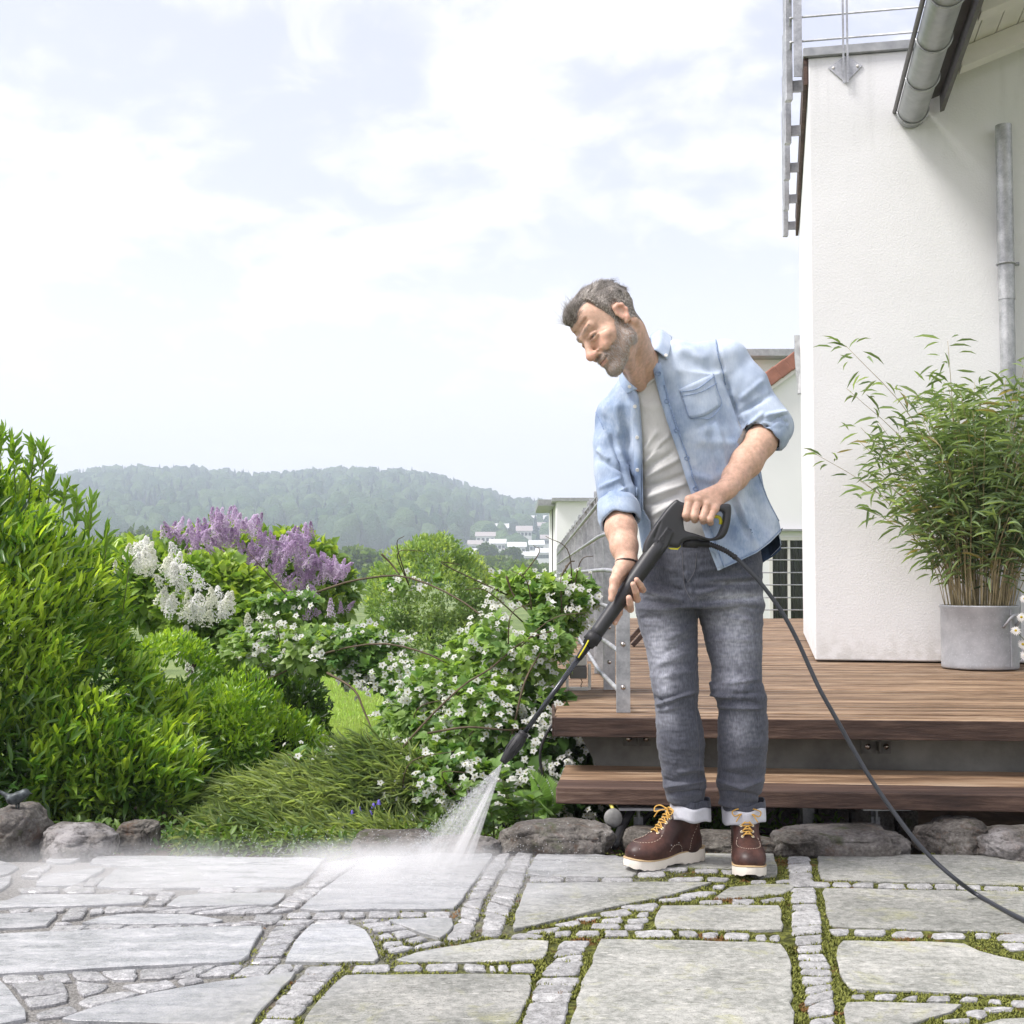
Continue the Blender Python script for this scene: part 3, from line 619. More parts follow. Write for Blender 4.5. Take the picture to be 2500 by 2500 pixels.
ST = [[T1(70, 1050), T1(440, 1015), T1(500, 1100), T1(150, 1130), T1(120, 1080)], [T1(540, 1010), T1(800, 1040), T1(720, 1090), T1(590, 1120)], [T1(880, 1050), T1(1230, 1010), T1(1290, 1050), T1(1050, 1105)], [T1(1280, 1015), T1(1420, 985), T1(1500, 1010), T1(1340, 1050)], [T1(170, 1150), T1(490, 1105), T1(500, 1160), T1(220, 1210)], [T1(560, 1170), T1(660, 1120), T1(950, 1090), T1(1030, 1110), T1(650, 1210)], [T1(250, 1240), T1(530, 1190), T1(570, 1250), T1(290, 1290)], [T1(0, 1340), T1(290, 1310), T1(300, 1380), T1(0, 1400)],
 [T2(840, 600), T2(1060, 575), T2(1060, 610), T2(900, 630)], [T2(900, 640), T2(1130, 615), T2(1180, 645), T2(1060, 655), T2(930, 665)], [T2(950, 690), T2(1040, 665), T2(1090, 700), T2(980, 710)], [T2(1050, 665), T2(1180, 650), T2(1250, 680), T2(1120, 715)], [T2(990, 745), T2(1130, 728), T2(1150, 760), T2(1010, 780)], [T2(1150, 720), T2(1280, 690), T2(1330, 715), T2(1200, 745)], [T2(1210, 775), T2(1290, 745), T2(1410, 725), T2(1450, 740), T2(1250, 785)], [T2(1010, 795), T2(1160, 770), T2(1240, 785), T2(1050, 820)], [T2(830, 570), T2(990, 560), T2(960, 585), T2(850, 592)],
 [T3(140, 680), T3(320, 670), T3(380, 690), T3(340, 705), T3(140, 712)], [T3(240, 650), T3(500, 620), T3(520, 640), T3(440, 668), T3(260, 668)], [T3(440, 610), T3(640, 575), T3(660, 600), T3(560, 622)], [T3(600, 560), T3(800, 546), T3(720, 577), T3(640, 575)], [T3(780, 520), T3(960, 492), T3(1030, 520), T3(940, 552), T3(800, 545)], [T3(800, 568), T3(950, 560), T3(950, 592), T3(790, 597)], [T3(980, 565), T3(1150, 560), T3(1120, 597), T3(990, 597)], [T3(730, 605), T3(940, 602), T3(930, 637), T3(715, 632)], [T3(950, 608), T3(1115, 602), T3(1100, 637), T3(960, 637)], [T3(1060, 518), T3(1150, 508), T3(1130, 552), T3(1050, 547)], [T3(930, 480), T3(1200, 448), T3(1220, 465), T3(1170, 502), T3(1000, 500)], [T3(1200, 430), T3(1440, 400), T3(1460, 430), T3(1250, 447)], [T3(1350, 402), T3(1500, 370), T3(1640, 375), T3(1560, 410), T3(1400, 417)], [T3(1500, 440), T3(1680, 435), T3(1680, 457), T3(1500, 462)], [T3(1600, 332), T3(1700, 325), T3(1680, 348), T3(1600, 352)], [T3(1740, 430), T3(1900, 425), T3(1910, 457), T3(1750, 462)], [T4(0, 432), T4(180, 405), T4(200, 435), T4(30, 444)],
 [T3(1060, 230), T3(1250, 225), T3(1270, 257), T3(1070, 264)], [T3(1300, 268), T3(1550, 266), T3(1530, 292), T3(1290, 294)], [T3(1560, 268), T3(1740, 273), T3(1680, 298), T3(1560, 292)], [T3(1080, 203), T3(1430, 203), T3(1420, 224), T3(1090, 224)], [T3(1470, 206), T3(1640, 208), T3(1640, 234), T3(1480, 232)], [T3(1660, 212), T3(1760, 214), T3(1750, 245), T3(1680, 240)], [T3(780, 115), T3(910, 108), T3(960, 130), T3(880, 146), T3(800, 142)],
 [T4(120, 290), T4(290, 276), T4(310, 298), T4(130, 310)], [T4(-60, 290), T4(60, 285), T4(70, 308), T4(-60, 312)], [T4(1760, 745), T4(1932, 740), T4(1980, 790), T4(1830, 790)], [T4(1640, 1215), T4(1850, 1208), T4(1850, 1235), T4(1680, 1242)], [T4(1500, 1235), T4(1670, 1232), T4(1660, 1290), T4(1530, 1272)], [T4(1330, 1295), T4(1560, 1288), T4(1550, 1325), T4(1340, 1325)], [T4(1360, 102), T4(1480, 96), T4(1580, 118), T4(1500, 135), T4(1370, 130)],
 [T1(140, 265), T1(180, 235), T1(310, 235), T1(280, 270)], [T1(200, 225), T1(250, 185), T1(380, 170), T1(330, 225)], [T1(480, 340), T1(560, 300), T1(640, 295), T1(600, 340)], [T1(600, 330), T1(650, 275), T1(760, 268), T1(690, 330)], [T1(130, 350), T1(440, 340), T1(430, 372), T1(140, 377)], [T1(460, 345), T1(700, 338), T1(690, 372), T1(480, 377)], [T1(790, 378), T1(950, 352), T1(940, 385), T1(860, 392)], [T1(980, 352), T1(1190, 350), T1(1150, 387), T1(960, 387)], [T1(1140, 372), T1(1280, 372), T1(1250, 398), T1(1145, 400)], [T1(1125, 407), T1(1250, 407), T1(1230, 432), T1(1110, 432)], [T1(1080, 440), T1(1220, 437), T1(1180, 465), T1(1065, 465)], [T1(1450, 348), T1(1700, 347), T1(1680, 374), T1(1430, 378)], [T1(1720, 350), T2(120, 350), T2(100, 374), T1(1700, 376)], [T1(60, 500), T1(230, 495), T1(220, 521), T1(60, 527)], [T1(240, 495), T1(480, 487), T1(470, 511), T1(230, 519)], [T1(500, 497), T1(650, 487), T1(590, 560), T1(440, 582)], [T1(390, 597), T1(500, 590), T1(530, 603), T1(400, 613)]]
for s_ in ST: stone(s_, 'sett', m_sett, True, .0016)
def strip_of(Lp, Rp, n, gap=.012, swap=False, nm='sett'):
    n = round(n * 1.22) if 4 < n < 12 else n
    A = spline([G(*p)[:2] for p in Lp], 60); B = spline([G(*p)[:2] for p in Rp], 60); cuts = np.linspace(0, 1, n + 1) + np.concatenate([[0], rng.normal(0, .10 / n, n - 1), [0]])
    for i in range(n):
        t0, t1 = cuts[i], cuts[i + 1]; q = lambda C, t: np.array([np.interp(t * 59, np.arange(60), C[:, k]) for k in (0, 1)])
        stone([q(A, t0), q(B, t0), q(B, t1), q(A, t1)], nm, m_sett, True, .0018, 0, gap * rng.uniform(.7, 1.3) * .36, True)
strip_of([T4(200, 112), T4(215, 270), T4(230, 400), T4(235, 640), T4(270, 800), T4(290, 950), T4(330, 1150), T4(360, 1400)], [T4(385, 112), T4(410, 270), T4(440, 400), T4(475, 620), T4(500, 800), T4(560, 960), T4(562, 1100), T4(575, 1400)], 19, .02)
strip_of([T3(500, 722), T3(440, 830), T3(400, 900), T3(345, 990), T3(285, 1090), T3(255, 1200), T3(180, 1400)], [T3(735, 717), T3(690, 800), T3(675, 880), T3(650, 990), T3(610, 1100), T3(575, 1200), T3(520, 1400)], 8, .018)
strip_of([T2(190, 617), T2(100, 770), T2(15, 890)], [T2(455, 605), T2(340, 740), T2(245, 890)], 5)
strip_of([T2(610, 150), T2(450, 310), T2(345, 372), T2(215, 475)], [T2(850, 150), T2(605, 305), T2(490, 410), T2(370, 490)], 7)
strip_of([T2(1835, 95), T2(1720, 245), T2(1625, 400), T2(1560, 480), T2(1540, 570), T2(1440, 725)], [T2(1925, 95), T2(1830, 260), T2(1760, 380), T2(1715, 500), T2(1685, 600), T2(1620, 725)], 13)
strip_of([T3(180, 82), T3(130, 170), T3(60, 265), T3(15, 380), T3(-24, 440), T3(-70, 600), T3(-95, 695)], [T3(315, 86), T3(270, 180), T3(238, 290), T3(200, 390), T3(155, 490), T3(100, 610), T3(75, 692)], 10)
strip_of([T2(440, 905), T2(330, 1050), T2(210, 1160), T2(30, 1400)], [T2(730, 895), T2(590, 1050), T2(485, 1170), T2(300, 1400)], 6, .014)
strip_of([T1(0, 978), T1(460, 958), T1(800, 940), T1(1400, 908), T1(1720, 900), T2(280, 897), T2(430, 903)], [T1(30, 1030), T1(430, 1022), T1(780, 1012), T1(1070, 1002), T1(1370, 988), T1(1710, 978), T2(280, 972), T2(385, 942)], 8)
strip_of([T1(380, 612), T1(900, 612), T1(1350, 607), T1(1560, 604), T1(1700, 585), T2(140, 575)], [T1(330, 655), T1(800, 643), T1(1330, 630), T1(1700, 618), T1(1932, 612), T2(150, 608)], 8)
strip_of([T1(650, 490), T1(860, 477), T1(1300, 492), T1(1560, 482), T1(1900, 478), T2(180, 482), T2(370, 497)], [T1(640, 540), T1(830, 517), T1(1080, 515), T1(1300, 525), T1(1560, 530), T1(1850, 528), T2(230, 520)], 7)
strip_of([T2(300, 525), T2(540, 523), T2(760, 515), T2(1000, 513), T2(1250, 515), T2(1500, 513)], [T2(290, 565), T2(520, 567), T2(770, 562), T2(1000, 552), T2(1250, 555), T2(1500, 556)], 5)
strip_of([T2(60, 530), T2(170, 530), T2(290, 532)], [T2(40, 600), T2(120, 600), T2(200, 600)], 1); strip_of([T2(225, 572), T2(490, 570), T2(770, 568)], [T2(205, 604), T2(460, 602), T2(770, 602)], 2)
strip_of([T2(770, 903), T2(1200, 898), T2(1500, 892), T2(1800, 900), T3(60, 897), T3(340, 885)], [T2(740, 952), T2(1200, 947), T2(1500, 942), T2(1800, 947), T3(70, 955), T3(330, 958)], 6, .02)
strip_of([T3(450, 662), T3(740, 648), T3(1240, 655), T3(1600, 660), T4(0, 672), T4(178, 676)], [T3(440, 704), T3(740, 692), T3(1260, 700), T3(1600, 716), T4(0, 726), T4(178, 730)], 7, .024)
strip_of([T3(262, 270), T3(530, 267), T3(760, 267), T3(1040, 272)], [T3(268, 302), T3(530, 301), T3(760, 298), T3(1040, 300)], 3)
strip_of([T4(360, 295), T4(600, 303), T4(850, 308), T4(1150, 315), T4(1450, 323), T4(1770, 332), T4(2300, 345)], [T4(390, 330), T4(600, 335), T4(850, 343), T4(1180, 350), T4(1450, 355), T4(1770, 362), T4(2300, 372)], 7)
strip_of([T4(480, 640), T4(720, 643), T4(1070, 655), T4(1370, 663), T4(1650, 673), T4(1932, 673), T4(2200, 680)], [T4(560, 700), T4(720, 692), T4(1070, 705), T4(1370, 708), T4(1650, 715), T4(1932, 735), T4(2200, 745)], 6, .026)
strip_of([T4(645, 1100), T4(850, 1106), T4(1100, 1117), T4(1330, 1122), T4(1560, 1132), T4(1780, 1150), T4(2200, 1155)], [T4(650, 1150), T4(850, 1152), T4(1060, 1160), T4(1310, 1165), T4(1560, 1175), T4(1770, 1193), T4(2200, 1205)], 6, .026)
# moss tufts in the uncleaned joints
boxes_ = [(o, np.array([v.co[:] for v in o.data.vertices])) for o in patio.children]
occ = {}
for o, V in boxes_:
    lo, hi = V[:, :2].min(0), V[:, :2].max(0)
bt_ = BVHTree.FromPolygons([tuple(v) for o, V in boxes_ for v in V], [tuple(int(i) + off for i in p.vertices) for (o, V), off in zip(boxes_, np.cumsum([0] + [len(V) for o, V in boxes_[:-1]])) for p in o.data.polygons])
mv, mf, mc = [], [], []; cnt = 0
for k_ in range(90000):
    if cnt > 11000: break
    px_, py_ = rng.uniform(560, 2560), rng.uniform(2080, 2560); g_ = G(px_, py_)
    if side(g_[0], g_[1]) > .06 + .18 * rng.normal(): continue
    h = bt_.ray_cast(Vector((g_[0], g_[1], .5)), Vector((0, 0, -1)))
    if h[0] is not None and h[0].z > -.008: continue
    if nz((g_[0] * 7, g_[1] * 7, 9)) < -.25: continue
    cnt += 1; z0 = -.006; hh = rng.uniform(.002, .006) * (1.3 + nz((g_[0] * 5, g_[1] * 5, 1)))
    for q in range(3):
        a = rng.uniform(0, 6.28); d = np.array([cos(a), sin(a)]) * rng.uniform(.003, .008); e = np.array([-sin(a), cos(a)]) * .0022; c = g_[:2] + rng.normal(0, .003, 2); n_ = len(mv)
        mv += [(c[0] - e[0], c[1] - e[1], z0), (c[0] + e[0], c[1] + e[1], z0), (c[0] + d[0], c[1] + d[1], z0 + hh)]; mf.append((n_, n_ + 1, n_ + 2))
        t_ = rng.random(); cc = np.array([.05, .062, .012]) * (1 - t_) + np.array([.25, .265, .06]) * t_
        if nz((g_[0] * 9, g_[1] * 9, 4)) > .46: cc = np.array([.17, .09, .03])
        mc += [cc] * 3
m_moss = M_('moss_blades', .8, .2); m_moss.color(m_moss.attr('tint', True)); m_moss = m_moss.m
me = mesh('moss', mv, np.array(mf), m_moss, False); attr(me, 'tint', mc); link('moss', me, kind='stuff')
# ------------------------------------------------------------------ boulders along the edge of the patio
m_rock = M_('boulder_rock', .85, .3); _o = m_rock.n('ShaderNodeTexCoord').outputs['Object']; _r = m_rock.rnd()
_c = m_rock.ramp(m_rock.math('ADD', m_rock.math('MULTIPLY', m_rock.noise(9, 7, .68, vec=_o), .65), m_rock.math('MULTIPLY', m_rock.noise(90, 4, .6, vec=_o), .35)), [(.34, (.035, .032, .028)), (.46, (.10, .09, .078)), (.56, (.20, .185, .16)), (.70, (.40, .385, .36))])
_c = m_rock.mix(m_rock.rng(m_rock.noise(14, 6, .7, vec=_o, dist=1), .55, .68, 0, .8), _c, (.13, .075, .045))
_c = m_rock.mix(m_rock.rng(m_rock.noise(11, 5, vec=_o, dist=.4), .60, .70, 0, .8), _c, (.06, .075, .018)); _c = m_rock.mix(m_rock.attr('pale'), _c, m_rock.ramp(m_rock.noise(25, 6, .7, vec=_o), [(.38, (.12, .11, .11)), (.52, (.50, .48, .48))]))
m_rock.color(_c); m_rock.bump(m_rock.noise(22, 7, .7, vec=_o), 1.0, .03); m_rock.bump(m_rock.noise(160, 3, vec=_o), .5, .004); m_rock = m_rock.m
def boulder(x0, x1, ytop, ybase, Yc, dep, seed, label, pale=0.0, flat=.75, name='boulder'):
    a, b = P(x0, ybase, Yc), P(x1, ybase, Yc); zt = P(x0, ytop, Yc)[2]; c = np.array([(a[0] + b[0]) / 2, Yc, (zt - .05) / 2]); r = np.array([(b[0] - a[0]) / 2, dep, (zt + .05) / 2])
    bm = bmesh.new(); bmesh.ops.create_icosphere(bm, subdivisions=5, radius=1)
    V = []
    for v in bm.verts:
        p = np.array(v.co); q = np.sign(p) * np.abs(p) ** flat; q /= max(np.linalg.norm(q) ** .35, 1e-3)
        s_ = 1 + .17 * nz(p * 1.3 + seed) + .09 * nz(p * 3.1 + seed * 2) + .035 * nz(p * 8 + seed) + .015 * nz(p * 20 + seed)
        cel = abs(nz(p * 2.2 + seed * 3)); s_ -= .06 * (cel < .06)
        V.append(c + q * r * s_)
    Fc = [[v.index for v in f.verts] for f in bm.faces]; bm.free()
    V = np.array(V); o = obj(name, V, Fc, m_rock, None, True, label=label, cat='boulder', group='boulders edging the patio')
    attr(o.data, 'pale', np.clip(pale * (.6 + 1.2 * np.array([nz(v * 9 + seed) for v in V])), 0, 1)); return o
boulder(-60, 112, 1966, 2085, 4.14, .15, 1.3, 'tall brown boulder at the far left with the bird figure on top', .10)
boulder(96, 285, 2012, 2082, 4.12, .12, 4.1, 'pale grey and brown wet boulder right of the bird boulder', .75)
boulder(285, 385, 2004, 2075, 4.32, .10, 7.7, 'mossy square stone behind the mist beneath the hedge', .0, .55)
boulder(862, 1062, 2028, 2076, 4.18, .10, 2.2, 'flat dark brown boulder left of the water jet', .0, .6)
boulder(1050, 1222, 2042, 2078, 4.16, .09, 9.4, 'small layered grey boulder just behind the water jet', .3)
boulder(1222, 1498, 2006, 2082, 4.19, .13, 5.5, 'long rounded grey boulder beneath the spray lance', .12, .7)
boulder(1512, 1640, 2018, 2086, 4.24, .12, 3.1, 'dark boulder behind the boot pointing left', .0)
boulder(1630, 1915, 2034, 2092, 4.20, .11, 8.8, 'low shaded mossy boulder behind the forward boot', .0, .7)
boulder(1880, 2224, 2018, 2088, 4.16, .13, 6.2, 'long brown grey boulder below the steel step post', .18, .62)
boulder(2238, 2420, 2002, 2090, 4.18, .13, 11.5, 'dark humped boulder right of the hose', .05, .7)
boulder(2385, 2640, 2018, 2094, 4.08, .13, 13.9, 'pale streaked boulder at the right edge of the photo', .45, .7)
# ------------------------------------------------------------------ deck, steps, house
DZ = .367
def wood_mat(name, cols, streak=1.0, dark=0.0):
    m = M_(name, .62, .35); r = m.rnd(); t = m.n('ShaderNodeTexCoord').outputs['Object']
    off = m.n('ShaderNodeCombineXYZ'); m.l(m.math('MULTIPLY', r, 37.0), off.inputs[0]); m.l(m.math('MULTIPLY', r, 91.0), off.inputs[2])
    va = m.n('ShaderNodeVectorMath', operation='ADD'); m.l(t, va.inputs[0]); m.l(off.outputs[0], va.inputs[1])
    mp = m.n('ShaderNodeMapping'); m.l(va.outputs[0], mp.inputs[0]); mp.inputs['Scale'].default_value = (2.2, 55, 60)
    g1 = m.noise(1.0, 7, .7, vec=mp.outputs[0]); mp2 = m.n('ShaderNodeMapping'); m.l(va.outputs[0], mp2.inputs[0]); mp2.inputs['Scale'].default_value = (1.1, 4, 4)
    g2 = m.noise(1.4, 5, .6, vec=mp2.outputs[0])
    f = m.math('ADD', m.math('MULTIPLY', g1, .62), m.math('MULTIPLY', g2, .38)); c = m.ramp(f, cols)
    v = m.rng(r, 0, 1, .72, 1.22); cb = m.n('ShaderNodeCombineXYZ'); [m.l(v, cb.inputs[i]) for i in range(3)]
    m.color(m.mix(1, c, cb.outputs[0], 'MULTIPLY')); m.bump(g1, .7, .006); return m.m
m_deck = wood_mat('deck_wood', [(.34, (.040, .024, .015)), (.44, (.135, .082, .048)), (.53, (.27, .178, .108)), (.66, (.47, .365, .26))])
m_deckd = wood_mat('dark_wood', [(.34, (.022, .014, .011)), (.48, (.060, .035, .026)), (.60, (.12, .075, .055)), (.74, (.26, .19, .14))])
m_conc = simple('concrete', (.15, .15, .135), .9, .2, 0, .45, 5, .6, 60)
m_galv = M_('galvanised_steel', .5, .5, .55); _n = m_galv.vor(140, m_galv.geo((1, 1, 1)), out='Color'); _bw = m_galv.n('ShaderNodeRGBToBW'); m_galv.l(_n, _bw.inputs[0])
_f = m_galv.math('ADD', m_galv.math('MULTIPLY', _bw.outputs[0], .12), m_galv.math('MULTIPLY', m_galv.noise(12, 7, .65), .88)); m_galv.color(m_galv.ramp(_f, [(.3, (.28, .29, .305)), (.5, (.44, .45, .465)), (.7, (.62, .63, .64))])); m_galv = m_galv.m
m_steel = simple('bright_bolt', (.55, .5, .46), .25, .6, 1.0)
deck = empty('deck', G(1355, 1750, DZ) * [1, 1, 0], label='wide weathered wooden deck of narrow boards in front of the white house', cat='deck')
FL, FR = G(1356, 1750, DZ)[:2], G(2500, 1760, DZ)[:2]; FR = FL + (FR - FL) * 1.6
du = (FR - FL) / np.linalg.norm(FR - FL); dvv = np.array([-du[1], du[0]])
Lw = np.linalg.norm(FR - FL); pitch_ = .062; N_ = 172
b0 = MB(); w_ = pitch_ - .009
for i in range(N_):
    t0 = i * pitch_; xs0 = .030 * t0 - dvv[0] * t0 ; 
    # left end follows the slightly different left edge
    o_ = FL + dvv * t0; xl = FL[0] + .030 * (o_[1] - FL[1]); s0 = (xl - o_[0]) / du[0] + rng.normal(0, .003); L_ = Lw
    # boards stop at the house's side wall
    zj = rng.normal(0, .0012); pts = []
    a = o_ + du * s0; e = o_ + du * L_
    segs = [(a, e)]
    for (p, q) in segs:
        b = MB(); c = [(p[0], p[1]), (q[0], q[1]), (q[0] + dvv[0] * w_, q[1] + dvv[1] * w_), (p[0] + dvv[0] * w_, p[1] + dvv[1] * w_)]
        b.prism(c, DZ - .028 + zj, DZ + zj)
        ob = b.build('board', m_deck, deck, bevel=.003, seg=1)
b = MB(); o_ = FL - dvv * .012
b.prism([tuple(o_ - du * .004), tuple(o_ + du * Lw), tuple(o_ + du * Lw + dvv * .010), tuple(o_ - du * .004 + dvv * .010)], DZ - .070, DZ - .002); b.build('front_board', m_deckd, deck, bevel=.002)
b = MB(); e_ = FL + np.array([.03, 1]) * 10.5
b.prism([tuple(FL + [-.012, 0]), tuple(FL + [-.002, 0]), tuple(e_ + [-.002, 0]), tuple(e_ + [-.012, 0])], DZ - .070, DZ - .003); b.build('side_board', m_deckd, deck)
# lower step, with concrete riser
step = empty('step', G(1356, 1924, .167) * [1, 1, 0], label='long thick wooden step below the deck edge', cat='step')
S0, S1 = G(1357, 1922, .167)[:2], G(2500, 1942, .167)[:2]; S1 = S0 + (S1 - S0) * 1.5; su = (S1 - S0) / np.linalg.norm(S1 - S0); sv = np.array([-su[1], su[0]]); wS = .165
for i in range(3):
    b = MB(); o_ = S0 + sv * (i * (wS + .006)); b.prism([tuple(o_), tuple(S1 + sv * (i * (wS + .006))), tuple(S1 + sv * (i * (wS + .006) + wS)), tuple(o_ + sv * wS)], .167 - .055, .167)
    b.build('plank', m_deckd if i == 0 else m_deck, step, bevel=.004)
for px_ in (1560, 2140):
    p = P(px_, 1930, 4.42); b = MB(); b.box((p[0], 4.45, .095), (.16, .30, .008)); b.box((p[0], 4.45, .045), (.008, .06, .10)); b.box((p[0], 4.45, .0), (.03, .03, .09)); b.build('step_bracket', m_galv, step)
b = MB(); x0 = P(1412, 1790, 4.80)[0]; x1 = P(1455, 1866, 4.80)[0]
b.add([(x0, 4.80, .294), (x1, 4.80, .17), (x1, 4.80, -.2), (4.4, 4.46, -.2), (4.4, 4.46, .294), (x0, 5.00, .294), (x1, 5.00, .17), (x1, 5.00, -.2), (4.4, 4.66, -.2), (4.4, 4.66, .294)],
      [(0, 1, 2, 3, 4), (9, 8, 7, 6, 5), (0, 4, 9, 5), (0, 5, 6, 1), (1, 6, 7, 2)])
V = np.array(b.V); V[[2, 3, 7, 8], 2] = .15; b.V = [tuple(v) for v in V]
riser = b.build('concrete_beam', m_conc, deck); m_dsteel = simple('dark_steel', (.12, .12, .11), .8, .3, .2, .4, 30)  # darker steel than the other brackets
for px0, px1, y0, y1 in ((1521, 1589, 1784, 1822), (2091, 2162, 1797, 1834)):
    a = P(px0, y0, 4.77); c = P(px1, y1, 4.77); yy = 4.80 - (a[0] - x0) * .087
    br = MB(); h = a[2] - c[2]; wd = c[0] - a[0]; br.box((a[0] + wd * .24, yy - .004, (a[2] + c[2]) / 2), (wd * .48, .006, h)); br.box((a[0] + wd * .80, yy - .004, (a[2] + c[2]) / 2), (wd * .40, .006, h)); br.box((a[0] + wd * .56, yy - .02, (a[2] + c[2]) / 2 + .01), (.006, .035, h * .9)); br.box((a[0] + wd * .6, yy - .02, a[2] - .004), (wd * .7, .035, .006))
    ob = br.build('beam_bracket', m_dsteel, deck)
    for fx in (.22, .84):
        q = MB(); q.lathe([(.0001, .008), (.006, .008), (.006, .003), (.011, .003), (.011, 0)], (a[0] + wd * fx, yy - .007, (a[2] + c[2]) / 2 - .002), 12, np.array(Matrix.Rotation(pi / 2, 3, 'X'))); q.build('bolt', m_steel, ob, True)
# dark void below the deck: an added dark sheet stands in for its shade, beside the rubble wall
m_dark = simple('shade_backing', (.05, .043, .035), .95, .1, 0, .5, 8, .8, 30)
obj('shade_backing', [(1.45, 5.4, -.3), (6, 5.2, -.3), (6, 5.2, .30), (1.45, 5.4, .30), (1.45, 12, -.3), (1.45, 12, .3)], [(0, 1, 2, 3), (0, 3, 5, 4)], m_dark, kind='structure', smooth=False)
pst = MB(); a = P(1959, 1955, 4.62); c = P(1988, 2030, 4.62); pst.box(((a[0] + c[0]) / 2, 4.64, .03), (c[0] - a[0], .05, .17)); pst.build('step_post', m_galv, step, bevel=.002)
wallr = empty('rubble_wall', (.9, 5.0, -.1), label='low dry stone wall of dark blocks in the shade under the deck', cat='stone wall')
for j in range(2):
    xx = .72
    while xx < 1.5:
        wd = rng.uniform(.09, .19); p = [(xx, 4.93), (xx + wd - .008, 4.93), (xx + wd - .008, 5.08), (xx, 5.08)]; b = MB(); b.prism(p, -.11 + .10 * j, -.02 + .10 * j + rng.normal(0, .006)); ob = b.build('block', m_rock, wallr, bevel=.012); xx += wd
        attr(ob.data, 'pale', np.full(len(ob.data.vertices), rng.uniform(0, .3)))
gv = MB()
for i in range(1100):
    c = np.array([rng.uniform(.25, 1.45), rng.uniform(5.08, 5.6), .085 + rng.uniform(0, .02)]); s_ = rng.uniform(.006, .014); M2 = np.array(Matrix.Rotation(rng.uniform(0, 6), 3, 'Z') @ Matrix.Rotation(rng.uniform(0, 6), 3, 'X'))
    V = [M2 @ (np.array(v) * s_ * (1 + rng.normal(0, .2))) + c for v in ((1, 0, 0), (-1, 0, 0), (0, .8, 0), (0, -.8, 0), (0, 0, .6), (0, 0, -.6))]; gv.add(V, [(0, 2, 4), (2, 1, 4), (1, 3, 4), (3, 0, 4), (2, 0, 5), (1, 2, 5), (3, 1, 5), (0, 3, 5)])
gv.build('gravel', simple('gravel_stone', (.33, .32, .30), .9, .2, 0, .5, 40), None, kind='stuff')
obj('gravel_bed', [(.2, 5.07, .08), (1.45, 5.07, .08), (1.45, 5.7, .08), (.2, 5.7, .08)], [(0, 1, 2, 3)], m_conc, kind='structure')
# ------------------------------------------------------------------ deck railing
rl = empty('deck_railing', (.4146, 4.76, DZ), label='grey galvanised railing of flat bars receding along the deck edge', cat='railing')
zr = [.085, .235, .385, .535, .685, .835]
posts = [4.76 + .94 * i for i in range(17)]
proto = None
for i, yy in enumerate(posts):
    x_ = .4146 + .0213 * (yy - 4.76); h = .95 if i else .90; b = MB(); b.box((x_, yy, DZ + h / 2 + .001), (.052, .010, h)); pb = b.build('post', m_galv, rl, bevel=.0015, seg=1)
    if i < 5:
        for zz in ((.095, .255) if i == 0 else (.125, .28)):
            q = MB(); q.lathe([(.0001, .008), (.005, .0075), (.0085, .004), (.010, 0)], (x_, yy - .005, DZ + zz), 12, np.array(Matrix.Rotation(pi / 2, 3, 'X'))); q.build('bolt', m_steel, pb, True)
    if i:
        b = MB(); b.box((x_ - .004, yy + .47, DZ + .50), (.040, .008, .88)); b.build('infill_bar', m_galv, rl)
for z_ in zr:
    b = MB(); p0 = np.array([.4146 - .03, 4.78, DZ + z_]); pe = np.array([.4146 + .0213 * (posts[-1] - 4.76) - .03, posts[-1], DZ + z_])
    p0 = p0 + (pe - p0) * .06
    b.tube([np.array([.4146, 4.77, DZ + z_ - .018]), np.array([.40, 5.0, DZ + z_ - .006]), np.array([.392, 5.35, DZ + z_]), np.array([.39, 5.7, DZ + z_]), pe], .009, 8); b.build('rod', m_galv, rl, True)
b = MB(); 
b.bar((.4146, 4.755, DZ + .905), (.4146 + .0213 * 15, posts[-1], DZ + .955), .052, .012); b.build('top_rail', m_galv, rl)
# ------------------------------------------------------------------ the white house
m_wall = M_('white_render', .92, .15); _o = m_wall.n('ShaderNodeTexCoord').outputs['Object']
_ws = m_wall.n('ShaderNodeSeparateXYZ'); m_wall.l(_o, _ws.inputs[0]); _st = m_wall.noise(1, 5, .6, vec=m_wall.geo((9, 9, .7)))
_dirt = m_wall.math('MULTIPLY', m_wall.rng(_ws.outputs[2], .37, .62, 1, 0), m_wall.rng(m_wall.noise(16, 5, vec=_o), .42, .62)); _drip = m_wall.math('MULTIPLY', m_wall.rng(_ws.outputs[2], 3.1, 3.98, 0, 1), m_wall.rng(_st, .52, .68))
_wc = m_wall.ramp(m_wall.noise(1.5, 6, .6, vec=_o), [(.3, (.76, .765, .765)), (.7, (.82, .825, .83))]); _wc = m_wall.mix(m_wall.math('MULTIPLY', _dirt, .5), _wc, (.50, .49, .45)); m_wall.color(m_wall.mix(m_wall.math('MULTIPLY', _drip, .35), _wc, (.55, .56, .55))); m_wall.bump(m_wall.noise(95, 3, .5, vec=_o), .34, .005); m_wall.bump(m_wall.noise(3, 3, vec=_o), .1, .02); m_wall = m_wall.m
m_white = simple('white_paint', (.72, .70, .66), .6, .3, 0, .06, 6, .1, 40)
m_zinc = M_('zinc_sheet', .42, .5, .5); _n = m_zinc.noise(14, 6); m_zinc.color(m_zinc.ramp(_n, [(.3, (.27, .28, .28)), (.7, (.43, .44, .44))])); m_zinc.set('Roughness', m_zinc.rng(_n, .3, .7, .32, .55)); m_zinc = m_zinc.m
HC = np.array([1.79, 7.53]); hu = np.array([.980, -.200]); hv_ = np.array([.2045, .979]); HT = 4.00
house = empty('house', (HC[0], HC[1], 0), label='white rendered house wall with round zinc gutter beneath a white eave', cat='house')
h3 = lambda s, t, z: (*(HC + hu * s + hv_ * t), z)
